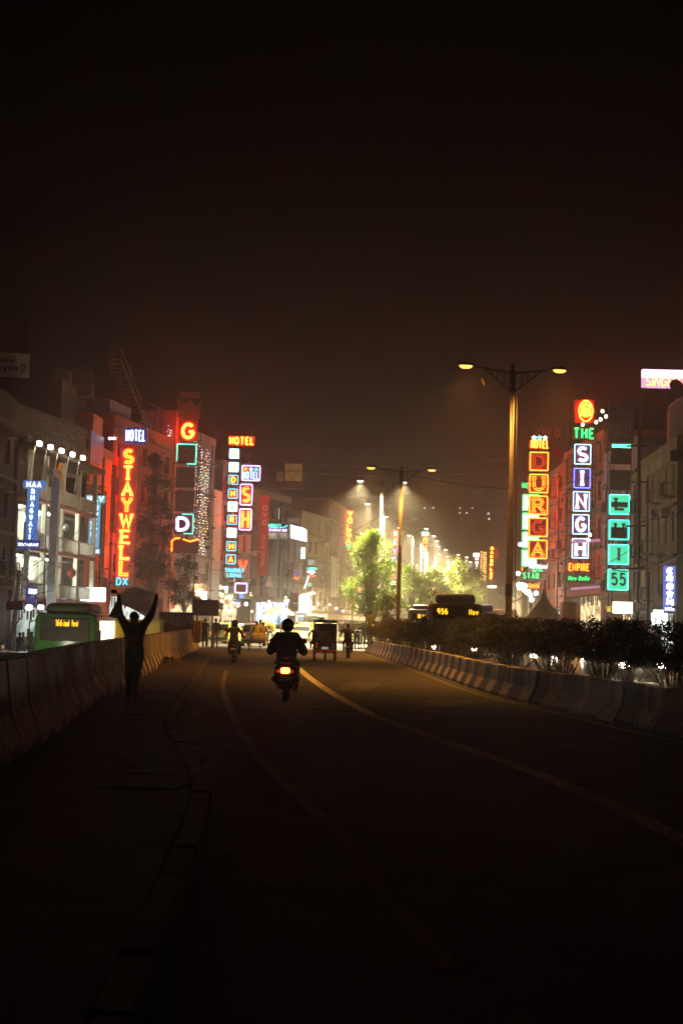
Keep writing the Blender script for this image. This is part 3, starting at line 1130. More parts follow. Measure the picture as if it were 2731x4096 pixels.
# violet framed letters
g = Sign('neon_sign', 'violet framed neon sign with three stars over tall orange letters', 968, 2372, 147)
g.back = .36
hb = g.panel('box_sign', -16, 58, 1861, 1922, P_mauve, 0, .3)
g.frame(-15, 57, 1862, 1921, N_purp, 3.5, parent=hb)
g.stars([(-1, 1876, N_org), (21, 1877, N_ice), (42, 1877, N_cyan)], 7, -.08, hb)
g.text('HOTEL', -11, 52, 1886, 1916, N_ice, 5, each=True, parent=hb)
for c, yt, yb, on in (('S', 1936, 2020, 1), ('H', 2035, 2120, 1), ('I', 2140, 2214, 0)):
    hb = g.panel('letter_box', -20, 29, yt, yb, P_mauve if on else P_pale, 0, .3)
    if on:
        g.frame(-19, 28, yt + 1, yb - 1, N_purp, 3.5, parent=hb)
        g.letter(c, 4.5, yt + 10, yb - 10, N_yel, 9, 32, True, parent=hb, inner=N_red, isw=4, rim=N_rim)
    else:
        g.letter(c, 3, yt + 4, yb - 4, mat('letter_brown', (.20, .06, .05), .6, var=.1), 10, 20, True, parent=hb)
hb = g.panel('letter_box', -22, 26, 2235, 2310, P_pale, .05, .3)
g.letter('V', 0, 2242, 2300, N_red, 10, 34, True, parent=hb, inner=N_redd, isw=4, y=-.0)
g.scaffold(-22, 30, 1850, 2372, 2, 60, .3)
hb = g.panel('box_sign', -29, 20, 2333, 2372, P_brown, 0, .3)
g.frame(-28, 19, 2334, 2371, N_purp, 4, parent=hb)
g.text('DX', -20, 11, 2342, 2364, mat('letter_tan', (.30, .14, .08), .6, var=.1), 3, parent=hb, each=True)
g.panel('blue_light_box', -10, 6, 2374, 2392, em('lightbox_sky', (.10, .35, 1.0), 1.2), .05, .2)

# red hotel banner, reads upwards
g = Sign('vertical_banner', 'long red vertical banner with pale letters reading up its length', 1050, 2300, 155)
g.panel('banner', -20, 18, 1982, 2300, P_red, 0, .12)
for i, c in enumerate('OYO'):
    a = 2020 + i * 29
    g.letter(c, 2, a, a + 24, P_grey, 5.5, 22, False, y=-.03, d=.03)
tb = text_mb('Hotel Avtar', 0, g.x(126), 0, g.x(20), -.03, .03, g.x(3))
tb.v = [(g.x(8) - z, y, x + g.z(2262)) for x, y, z in tb.v]
tb.build('lettering', P_grey, g.root)

# green script over the corner restaurant
g = Sign('neon_sign', 'green neon lettering with an eye over a violet line at the corner restaurant', 1105, 2127, 157)
g.panel('back_board', -42, 46, 2092, 2127, mat('board_green_black', (.02, .04, .035), .5, var=.2), 0, .3)
g.text('JO', -38, -14, 2096, 2112, N_teal, 3, y=-.08, each=True)
b = MB()
b.strip(A_(g.x(-13), g.z(2104), g.x(8), g.x(7), 0, 350, 14), g.x(2.4), -.1, .04, 0, True)
b.strip(A_(g.x(-13), g.z(2104), g.x(2.2), g.x(3), 0, 330, 6), g.x(2), -.1, .04, 0, True)
b.build('eye_symbol', N_teal, g.root)
g.text('LEY', -2, 18, 2095, 2112, N_teal, 3, y=-.08)
g.text('BREW', 18, 34, 2106, 2112, N_cyan, 1.2, y=-.08)
b = MB().strip([(g.x(30), g.z(2109)), (g.x(38), g.z(2105)), (g.x(43), g.z(2099))], g.x(4), -.1, .04)
b.build('swash', N_cyan, g.root)
g.text('RESTAURANT-BAR', -40, 42, 2115, 2126, N_purp, 2.6, y=-.08)
for a, bb in ((-38, 0), (6, 42)):
    pass
g = Sign('picture_panel', 'left of two lit food picture panels below the green lettering', 1086, 2155, 157)
g.panel('panel', -18, 20, 2131, 2155, emn('food_picture_a', (.10, .09, .05), (.85, .78, .5), .9, 1.6), 0, .12)
g = Sign('picture_panel', 'right of two lit food picture panels below the green lettering', 1130, 2155, 157)
g.panel('panel', -18, 18, 2131, 2155, emn('food_picture_b', (.05, .07, .05), (.75, .75, .55), .7, 1.8), 0, .12)
g = Sign('shop_sign', 'blazing white slanted lit sign right of the green neon lettering', 1195, 2165, 160, 0.35)
b = MB()
b.prism([(g.x(-34), g.z(2100)), (g.x(-10), g.z(2107)), (g.x(10), g.z(2108)), (g.x(32), g.z(2117)), (g.x(34), g.z(2165)), (g.x(-32), g.z(2153))], 0, .3)
b.build('panel', em('panel_blue_white', (.72, .88, 1.0), 2.6), g.root)
g = Sign('sign_board', 'unlit grey blue board tilted above the white light panel', 1175, 2100, 160, 0.3)
g.panel('board', -30, 28, 2072, 2092, mat('board_grey_blue', (.20, .25, .30), .5, var=.4, scale=4), 0, .15)
g.text('MALL', -20, 20, 2076, 2088, P_grey, 1.6, y=-.03)
# brown house's word
g = Sign('neon_sign', 'five yellow and red neon letters stacked on the brown hazy house', 1394, 2188, 205)
g.panel('panel', -10, 13, 2040, 2178, mat('volga_board', (.30, .12, .08), .5, var=.2), 0, .2)
for i, c in enumerate('VOLGA'):
    a = 2043 + i * 27
    g.letter(c, 3 - i, a, a + 24, N_yelb, 4.4, 19, False, y=-.1, rim=N_rim)
    b = MB()
g.panel('red_glow_edge', -14, -10, 2042, 2176, N_red, 0, .1)
g.panel('green_foot', -9, 8, 2178, 2190, N_green, -.05, .1)
# small signs on the cream house
g = Sign('light_box_sign', 'small upright white light box with black marks on the cream house', 1211, 2235, 171)
g.panel('box', -8, 9, 2190, 2211, N_lbox, 0, .2)
g.panel('box', -8, 9, 2214, 2235, N_lbox, 0, .2)
g.text('Z', -4, 5, 2201, 2222, P_dark, 3, y=-.06)
g = Sign('light_box_sign', 'green and white neon sign over a red underline on the cream house', 1247, 2306, 172)
g.panel('board', -22, 22, 2264, 2306, mat('board_green_black', (.02, .04, .035)), 0, .2)
g.text('GARDEN', -19, 20, 2269, 2280, N_teal, 3, y=-.08)
g.text('HOTEL', -19, 16, 2282, 2292, N_purp, 3, y=-.08)
g.text('INN', -9, 6, 2293, 2299, N_white, 2, y=-.08)
MB().strip([(g.x(-16), g.z(2303)), (g.x(15), g.z(2303))], g.x(3), -.08, .04).build('underline', N_red, g.root)
g = Sign('light_box_sign', 'dim white lettering panel above the green and white sign', 1243, 2262, 174)
g.panel('board', -24, 20, 2232, 2262, mat('board_slate', (.10, .12, .12), .5, var=.3), 0, .2)
g.text('SUVI', -12, 14, 2238, 2260, em('dim_white', (.8, .95, .9), .9), 3, y=-.05)
g = Sign('light_box_sign', 'small upright blue and red sign on the pale corner wall', 1186, 2318, 158)
g.panel('board', -12, 12, 2277, 2318, P_pale, 0, .15)
g.text('GTR', -9, 10, 2282, 2306, em('sign_blue', (.05, .12, .8), .8), 3.4, y=-.04)
g.text('HUB', -9, 8, 2309, 2315, N_red, 1.8, y=-.04)
g = Sign('light_box_sign', 'small green edged lit window sign under the slanting tube light', 1238, 2345, 172)
g.panel('box', -9, 8, 2331, 2345, em('green_white_box', (.35, .8, .5), 1.0), 0, .15)
g = Sign('atm_sign', 'blue and white cash machine sign over the busy corner', 946, 2432, 140)
g.panel('board', -17, 17, 2400, 2432, em('atm_blue', (.16, .28, .55), .55), 0, .2)
g.text('ATM', -12, 13, 2408, 2418, N_lbox, 2.4, y=-.04)
g.panel('stripe', -16, 16, 2421, 2424, N_org, -.03, .03)
g = Sign('light_box_sign', 'white letter L light beside the dark framed violet sign', 1006, 2385, 150)
g.letter('L', 0, 2366, 2384, em('warm_white_box', (1, .85, .5), 1.6), 5, 13, False, y=0)

# ------------------------------------------------------------------ far end of the street
g = Sign('neon_sign', 'column of neon letters ringed in red seen between the two lamp poles', 1575, 2330, 270)
for i, (c, yc, m, ring) in enumerate((('R', 2135, N_cyan, N_red), ('E', 2169, N_cyan, N_red), ('V', 2203, N_blue, N_redd), ('E', 2238, N_blue, None), ('L', 2271, N_org, None), ('S', 2305, N_redd, None))):
    dx = 3 - i * 1.2
    g.letter(c, dx, yc - 10, yc + 10, m, 4.5, 15, False, y=-.2, d=.1)
    if ring:
        MB().strip(A_(g.x(dx), g.z(yc), g.x(14), g.x(15), 0, 348, 22), g.x(2), -.1, .1, 0, True).build('neon_ring', ring, g.root)
MB().box(-.06, .06, .05, .15, 0, g.z(2125)).build('mast', M_iron, g.root)
g.panel('foot_light', -14, 8, 2325, 2340, N_lbox, 0, .2)
g = Sign('neon_sign', 'teal topped red sign with two big round letters high over the hazy trees', 1697, 2255, 250)
g.panel('top_box', -14, 14, 2127, 2141, N_teal, 0, .3)
g.text('HOTEL', -12, 12, 2130, 2139, N_white, 1.6, y=-.1)
g.text('INTERNL', -12, 12, 2142, 2149, N_red, 1.4, y=-.1)
g.panel('red_panel', -13, 13, 2150, 2206, em('red_panel_glow', (1, .08, .03), .35), .1, .2)
g.letter('O', 1, 2152, 2175, N_yelb, 4.5, 17, False)
g.letter('M', 0, 2181, 2204, N_yelb, 4.5, 18, False)
g.panel('white_strip', -18, 12, 2208, 2214, N_lbox, 0, .2)
g.text('DX', -5, 6, 2216, 2224, N_green, 1.8, each=True)
g.text('HOTEL', -10, 16, 2228, 2234, N_lbox, 1.6)
for dx in (-16, 2, 16):
    MB().tube([(g.x(dx), .3, g.z(2420)), (g.x(dx), .3, g.z(2150))], .05, 5).build('leg', M_iron, g.root)
g = Sign('light_box_sign', 'tall burnt out white vertical sign at the far end of the street', 1905, 2298, 320)
g.panel('head_box', -14, 10, 2212, 2228, N_white, 0, .3)
for i, c in enumerate('HOTEL'):
    g.letter(c, 0, 2230 + i * 14, 2242 + i * 14, N_white, 4.5, 13, False, y=-.1)
g = Sign('light_string_tower', 'gold hazy tower of hanging lights beside the white far sign', 1930, 2340, 330)
b = MB()
for x in (-8, 2, 9):
    for i in range(14):
        zz = g.z(2210 + i * 9 + random.uniform(-2, 2))
        b.bbox(g.x(x) - .22, g.x(x) + .22, -.2, .1, zz - .22, zz + .22, .1)
b.build('bulbs', em('gold_bulbs', (1, .55, .15), 1.6), g.root)
MB().box(g.x(-10), g.x(10), .2, .5, 0, g.z(2205)).build('mast', M_iron, g.root)
g = Sign('neon_sign', 'red and yellow far neon sign of eight small stacked letters', 1963, 2352, 330)
for i, c in enumerate('OAKOPLAZ'):
    g.letter(c, 1 - i * .4, 2187 + i * 16.5, 2200 + i * 16.5, N_yelb, 4, 12, False, y=-.1, d=.1)
g.panel('red_panel', -9, 9, 2184, 2320, em('red_panel_glow', (1, .08, .03), .35), .1, .2)
g.panel('red_wall_panel', 12, 26, 2190, 2235, em('red_panel_glow', (1, .08, .03), .35), .3, .2)
g.panel('white_foot', -14, 22, 2342, 2352, N_white, 0, .2)

# ------------------------------------------------------------------ right hand signs
g = Sign('neon_sign', 'yellow framed neon sign of five square boxes under three stars', 2147, 2290, 138)
g.back = .42
g.stars([(-21, 1752, N_white), (1, 1752, N_teal), (23, 1752, N_white)], 9, -.1)
g.text('HOTEL', -33, 38, 1760, 1793, N_yelb, 6.5, each=True)
for i, (c, yt, yb) in enumerate((('D', 1808, 1882), ('U', 1897, 1971), ('R', 1983, 2058), ('G', 2071, 2146), ('A', 2160, 2234))):
    hb = g.panel('letter_box', -36, 38, yt, yb, mat('durga_box', (.12, .06, .05), .55, var=.2), 0, .3)
    on = c in 'URA'
    g.frame(-35, 37, yt + 1, yb - 1, N_yel, 2.4, parent=hb, r=2)
    g.frame(-33.5, 35.5, yt + 2.5, yb - 2.5, N_rim, 3.0, y=-.03, d=.02, parent=hb, r=2)  # deep red strip added behind the yellow frame for its glow
    g.frame(-35, 37, yt + 1, yb - 1, N_rim, 2.4, y=.33, d=.03, parent=hb, r=2)
    g.letter(c, 1, yt + 8, yb - 8, N_yel if on else N_redd, 9, 48, True, parent=hb, inner=mat('letter_rust', (.10, .03, .02), .6, var=.1), isw=5.4)
g.text('International', -34, 40, 2252, 2275, N_lbox, 3, slant=.25)
g.panel('dx_board', -36, 40, 2265, 2289, P_mauve, .1, .2)
g.text('DX', -18, 22, 2268, 2288, N_green, 5, y=-.0, each=True)
g.scaffold(-38, 42, 1800, 2290, 2, 48, .35)
g = Sign('neon_sign', 'white and green boxed sign half hidden behind the yellow framed one', 2112, 2350, 150)
g.text('HOTEL', -32, 40, 1928, 1956, N_green, 5, each=True)
for yt, yb in ((1978, 2043), (2052, 2118), (2128, 2192), (2200, 2266)):
    hb = g.panel('letter_box', -28, 38, yt, yb, em('sign_white_green', (.75, 1.0, .82), 1.8), 0, .3)
    g.frame(-27, 37, yt + 1, yb - 1, N_green, 4, parent=hb, r=3)
for c, yt, yb in (('G', 1978, 2043), ('O', 2052, 2118), ('L', 2128, 2192), ('D', 2200, 2266)):
    g.letter(c, 4, yt + 10, yb - 10, N_white, 8, 34, False, y=-.08)
g.text('STAR', -23, 42, 2290, 2315, N_green, 5, each=True)
g.panel('blue_tray', -26, 38, 2316, 2323, mat('tray_blue', (.12, .14, .40), .5, var=.2), -.05, .2)
g.text('Continental', -26, 42, 2330, 2352, N_org, 3, slant=.25)
g.text('Y', -31, -22, 2270, 2285, N_org, 2.4)

g = Sign('neon_sign', 'tallest right hand sign with an oval emblem over five blue framed white letters', 2318, 2328, 117)
g.back = .42
b = MB()
b.strip(A_(g.x(14), g.z(1644), g.x(27), g.x(42), 0, 352, 30), g.x(3.6), -.1, .06, 0, True)
b.build('oval_ring', N_yelb, g.root)
MB().strip(A_(g.x(14), g.z(1644), g.x(27), g.x(42), 0, 352, 30), g.x(7), -.06, .03, 0, True).build('red_ring', N_rim, g.root)  # wider red strip added behind the oval as a glowing rim
MB().strip(A_(g.x(14), g.z(1644), g.x(27), g.x(42), 0, 352, 30), g.x(7), .3, .03, 0, True).build('rear_ring', N_rim, g.root)
for i, (dx, hy) in enumerate(((-13, 1622), (2 - 2, 1616), (13 + 1, 1622))):
    b = MB()
    cx = g.x(14 + dx * .95)
    b.strip(A_(cx, g.z(hy), g.x(4), g.x(5), 0, 330, 8), g.x(4), -.1, .05, 0, True)
    b.strip([(cx - g.x(6), g.z(1662 + (1 - abs(dx) / 13) * 8)), (cx - g.x(4), g.z(1634)), (cx, g.z(1629)), (cx + g.x(4), g.z(1634)), (cx + g.x(6), g.z(1662 + (1 - abs(dx) / 13) * 8))], g.x(3.2), -.1, .05)
    b.strip([(cx, g.z(1640)), (cx, g.z(1664))], g.x(3), -.1, .05)
    b.build('emblem_figure', N_yelb, g.root)
g.panel('emblem_board', -32, 50, 1598, 1692, mat('emblem_board', (.25, .07, .04), .6, var=.2), .1, .15)
hb = g.panel('word_board', -36, 52, 1708, 1758, P_brown, 0, .2)
g.text('THE', -34, 50, 1711, 1756, N_green, 12, each=True, parent=hb)
for c, yt, yb, dx in (('S', 1777, 1857, 4), ('I', 1873, 1952, 3), ('N', 1966, 2045, 1), ('G', 2058, 2137, 0), ('H', 2154, 2233, -1)):
    hb = g.panel('letter_box', dx - 33, dx + 33, yt, yb, mat('box_dusk_violet', (.20, .10, .30), .5, var=.2), 0, .3)
    g.frame(dx - 32, dx + 32, yt + 1, yb - 1, N_ice if c != 'I' else N_blue, 3, parent=hb, r=2)
    g.letter(c, dx, yt + 9, yb - 8, N_white, 11, 44, True, parent=hb)
hb = g.panel('word_board', -50, 40, 2248, 2290, P_brown, 0, .2)
g.text('EMPIRE', -46, 36, 2254, 2284, N_org, 4.2, each=True, parent=hb)
hb = g.panel('word_board', -52, 38, 2299, 2328, P_brown, 0, .2)
g.text('New Delhi', -48, 36, 2304, 2322, N_green, 3, parent=hb, slant=.2)
g.scaffold(-52, 60, 1592, 2330, 3, 46, .35, .035)

g = Sign('neon_sign', 'teal lit column of square boxes with dark letters and two digits', 2471, 2362, 104)
hb = g.panel('star_board', -46, 56, 1605, 1770, mat('board_smoke', (.10, .075, .075), .6, var=.3, scale=2), .1, .2)
g.stars([(-28, 1633, P_dark), (6, 1620, P_dark), (38, 1638, P_dark)], 16, -.0, hb)
g.text('HOTEL', -36, 50, 1690, 1748, mat('letter_smoke', (.22, .16, .15), .6, var=.2), 7, parent=hb, y=0.0, each=True)
for c, yt, yb, st in (('D', 1776, 1856, 'top'), ('E', 1880, 1960, 'off'), ('L', 1977, 2058, 'band'), ('H', 2078, 2160, 'half'), ('I', 2177, 2259, 'on'), ('55', 2276, 2361, 'on')):
    dx = {'D': 6, 'E': 2, 'L': 2, 'H': 1, 'I': 0, '55': -1}[c]
    base = P_dark if st in ('top', 'off') else N_tealp
    hb = g.panel('letter_box', dx - 41, dx + 41, yt, yb, base, 0, .35)
    if st == 'top':
        g.panel('lit_strip', dx - 38, dx + 38, yt + 1, yt + 15, N_teal, -.03, .03, hb)
    if st == 'band':
        g.panel('failed_strip', dx - 34, dx + 32, yt + 31, yt + 52, mat('teal_unlit', (.03, .12, .09), .5, var=.2), -.02, .02, hb)
    if st == 'half':
        g.panel('failed_strip', dx - 33, dx + 32, yt + 31, yt + 75, mat('teal_unlit', (.03, .12, .09)), -.02, .02, hb)
    if st in ('band', 'half', 'on'):
        g.frame(dx - 39, dx + 39, yt + 2, yb - 2, N_cyan if st == 'half' else em('neon_aqua', (.12, .85, .75), 1.6), 3, parent=hb, y=-.05)
    lm = mat('letter_black_green', (.012, .02, .016), .6, var=0) if st not in ('off', 'top') else mat('letter_smoke2', (.06, .05, .05), .6, var=0)
    if c == '55':
        g.text('55', dx - 29, dx + 31, yt + 15, yb - 18, lm, 8, parent=hb, each=True, y=-.09, d=.04)
    else:
        g.letter(c, dx, yt + 14, yb - 16, lm, 9.5, 42, True, parent=hb, y=-.09, d=.04)
g.scaffold(-45, 50, 1598, 2362, 2, 50, .4, .035)

# roof sign at the right edge
g = Sign('roof_sign', 'glaring pink and white roof sign with gold slanted letters at the right edge', 2650, 1550, 96)
g.panel('light_panel', -84, 200, 1478, 1512, N_pink, 0, .4)
g.panel('letter_panel', -84, 200, 1512, 1550, em('lit_panel_mauve', (.95, .50, .75), 1.0), 0, .4)
g.text('SINGH EMPIRE', -72, 190, 1508, 1546, N_yelb, 3.2, slant=.25, each=True, y=-.06)
for dx in (-70, 20, 110, 190):
    MB().tube([(g.x(dx), .25, g.z(1640)), (g.x(dx), .25, g.z(1550))], .06, 5).build('post', M_iron, g.root)
dsh = MB().lathe([(.01, 0), (.25, .03), (.42, .10), (.5, .18), (.48, .19), (.3, .1), (.01, .04)], 14)
o = dsh.build('dish_antenna', mat('dish_red', (.45, .12, .14), .5, var=.1), None, True, loc=at(2700, 1548, 94.5))
o.rotation_euler = (radians(70), radians(25), 0)
tag(o, 'tilted dish antenna in front of the pink roof sign', 'antenna')

g = Sign('light_box_sign', 'white and blue upright light box at the right edge above the shops', 2676, 2446, 88)
g.panel('box', -22, 22, 2263, 2446, em('lightbox_violet_blue', (.16, .20, .80), .9), 0, .3)
for i, c in enumerate('CROWN'):
    g.letter(c, 0, 2270 + i * 31, 2298 + i * 31, em('lightbox_hot_white', (.85, .95, 1.0), 5), 10, 28, False, y=-.06)
g.text('LODGE', -18, 18, 2430, 2441, em('lightbox_hot_white', (.85, .95, 1.0), 5), 2.2, y=-.06)
g = Sign('light_box_sign', 'burnt out white rectangular shop sign below the teal column', 2490, 2453, 100)
g.panel('box', -38, 38, 2408, 2453, em('shop_sign_white', (1.0, .95, .75), 4), 0, .3)
g = Sign('light_box_sign', 'small yellow lettered shop sign left of the white rectangle', 2437, 2448, 100)
g.text('SALES', -13, 12, 2424, 2447, em('yellow_letters', (1, .75, .12), 1.4), 3, y=0)
g = Sign('light_box_sign', 'dim grey shop board between the bright shop lights at the right', 2563, 2448, 96)
g.panel('board', -17, 17, 2412, 2446, mat('board_greyish', (.35, .28, .28), .6, var=.3), 0, .15)
g.text('HOTEL', -12, 12, 2418, 2432, P_grey, 2, y=-.03)
g = Sign('light_box_sign', 'bright white shop light panel low at the far right over the hedge', 2637, 2505, 86)
g.panel('box', -30, 30, 2452, 2505, em('shop_panel_cool', (.85, 1.0, .92), 4), 0, .3)
g.panel('top_strip', -24, 14, 2440, 2450, em('shop_panel_cool', (.85, 1.0, .92), 4), 0, .2)

# dark unlit words on the rooftop
g = Sign('roof_letters', 'unlit brown roof letters above the three starred sign', 2192, 1748, 146)
g.text('OYO', -46, 50, 1712, 1746, mat('oyo_unlit', (.20, .06, .045), .6, var=.2), 10, each=True, y=0, d=.15)
MB().box(g.x(-48), g.x(52), .15, .2, g.z(1748), g.z(1744)).build('rail', M_iron, g.root)

# dark billboards, top left
g = Sign('billboard', 'white unlit roof board with black letters at the top left corner', 60, 1510, 92, 0.1)
g.panel('board', -140, 56, 1412, 1508, P_white, 0, .12)
g.text('Hotel', -74, 0, 1429, 1452, P_dark, 4, serif=True, y=-.03)
g.text('Staywell', -114, 40, 1455, 1484, P_dark, 5, serif=True, y=-.03)
g.text('DX', 20, 36, 1487, 1498, P_dark, 2, y=-.03, each=True)
g.panel('dark_side_board', 60, 112, 1424, 1515, P_dark, .3, .2)
for dx in (-100, -20, 50, 100):
    MB().tube([(g.x(dx), .2, g.z(1560)), (g.x(dx), .2, g.z(1510))], .05, 5).build('post', M_iron, g.root)
pA, pB = at(20, 1740, 86), at(345, 1740, 99)
ang = atan2(pB.y - pA.y, pB.x - pA.x)
L_ = (pB - pA).length
t = thing('billboard', 'huge dark unlit shop board with grey and rust letters above the floodlights', 'billboard', pA, ang)
MB().box(-1.5, L_, 0, .2, -.2, 2.25).build('board', mat('billboard_dark', (.032, .028, .027), .6, var=.3, scale=2), t)
text_mb('FLOORING WALLPAPER BLIND', 1.0, L_ - .2, .35, .52, -.04, .03, .09).build('lettering', mat('print_grey', (.12, .105, .10), .6, var=.2), t)
text_mb('STROKE', .6, L_ - .3, 1.05, .95, -.04, .03, .2, slant=.2).build('lettering', mat('print_rust', (.12, .055, .03), .6, var=.2), t)
MB().box(-1.5, L_ - .3, .06, .2, -1.1, -.25).build('lower_board', mat('billboard_dark', (.032, .028, .027)), t)
text_mb('FLOORING', L_ - 4.6, L_ - .5, -.75, .42, .02, .03, .07, slant=.15).build('lettering', mat('print_grey', (.12, .105, .10)), t)

# ================================================================== BUILDINGS
G_dark = mat('window_glass_dark', (0.012, 0.013, 0.016), 0.12, var=0, spec=0.6)
G_warm = em('window_lit_warm', (1.0, 0.66, 0.28), 0.55, False)
G_cool = em('window_lit_cool', (0.75, 0.95, 0.85), 0.7, False)
G_curt = mat('window_curtain', (0.30, 0.24, 0.18), 0.8, var=.4, scale=3)
M_frame = mat('window_frame', (0.12, 0.10, 0.09), 0.6, var=.2)
M_ledge = mat('ledge_concrete', (0.12, 0.10, 0.085), 0.8, var=.4, scale=1.5, streak=True)
M_ac = mat('ac_casing', (0.42, 0.40, 0.36), 0.5, var=.25, scale=3)
M_slot = mat('ac_grille', (0.05, 0.05, 0.05), 0.6, var=0)


def wallgrid(b, L, H, holes, y=0.0, rec=0.22, m=0, fl=None):
    """wall in local x,z at y with rectangular holes and reveals; fl maps (x,y,z)"""
    f = fl or (lambda x, y, z: (x, y, z))
    xs_ = sorted(set([0, L] + [q for h in holes for q in (max(0, h[0]), min(L, h[1]))]))
    zs_ = sorted(set([H[0], H[1]] + [q for h in holes for q in h[2:4]]))
    for i in range(len(xs_) - 1):
        for j in range(len(zs_) - 1):
            cx, cz = (xs_[i] + xs_[i + 1]) / 2, (zs_[j] + zs_[j + 1]) / 2
            if any(h[0] < cx < h[1] and h[2] < cz < h[3] for h in holes):
                continue
            b.add([f(xs_[i], y, zs_[j]), f(xs_[i + 1], y, zs_[j]), f(xs_[i + 1], y, zs_[j + 1]), f(xs_[i], y, zs_[j + 1])], [(0, 1, 2, 3)], m)
    for x0, x1, z0, z1 in holes:
        r = y + rec
        b.add([f(x0, y, z0), f(x1, y, z0), f(x1, y, z1), f(x0, y, z1), f(x0, r, z0), f(x1, r, z0), f(x1, r, z1), f(x0, r, z1)],
              [(0, 4, 5, 1), (1, 5, 6, 2), (2, 6, 7, 3), (3, 7, 4, 0)], m)


WIN = {}


def window(parent, x0, x1, z0, z1, pane, rec=.2, rot=None, loc=None, bars=2):
    key = (round(x1 - x0, 2), round(z1 - z0, 2), bars)
    if key not in WIN:
        w, h = x1 - x0, z1 - z0
        b = MB()
        t = .05
        b.box(0, w, -.03, .03, 0, t); b.box(0, w, -.03, .03, h - t, h)
        b.box(0, t, -.03, .03, t, h - t); b.box(w - t, w, -.03, .03, t, h - t)
        for i in range(1, bars):
            b.box(w * i / bars - .02, w * i / bars + .02, -.02, .02, t, h - t)
        b.box(t, w - t, -.018, .018, h * .62 - .02, h * .62 + .02)
        p = MB().box(t * .5, w - t * .5, .035, .05, t * .5, h - t * .5)
        WIN[key] = (b.mesh('window', M_frame), {}, p)
    fm, pm_, pb = WIN[key]
    o = link('window', fm, parent, loc or (x0, rec, z0), rot)
    if pane.name not in pm_:
        pm_[pane.name] = pb.mesh('pane', pane)
    link('pane', pm_[pane.name], o)
    return o


def frame_of(pA, pB, side):
    """origin and angle so that local x runs along the street front and local -y faces the street"""
    if side == 'L':
        o, e = pA, pB
    else:
        o, e = pB, pA
    return Vector((o.x, o.y, 0)), atan2(e.y - o.y, e.x - o.x), (Vector((e.x, e.y)) - Vector((o.x, o.y))).length


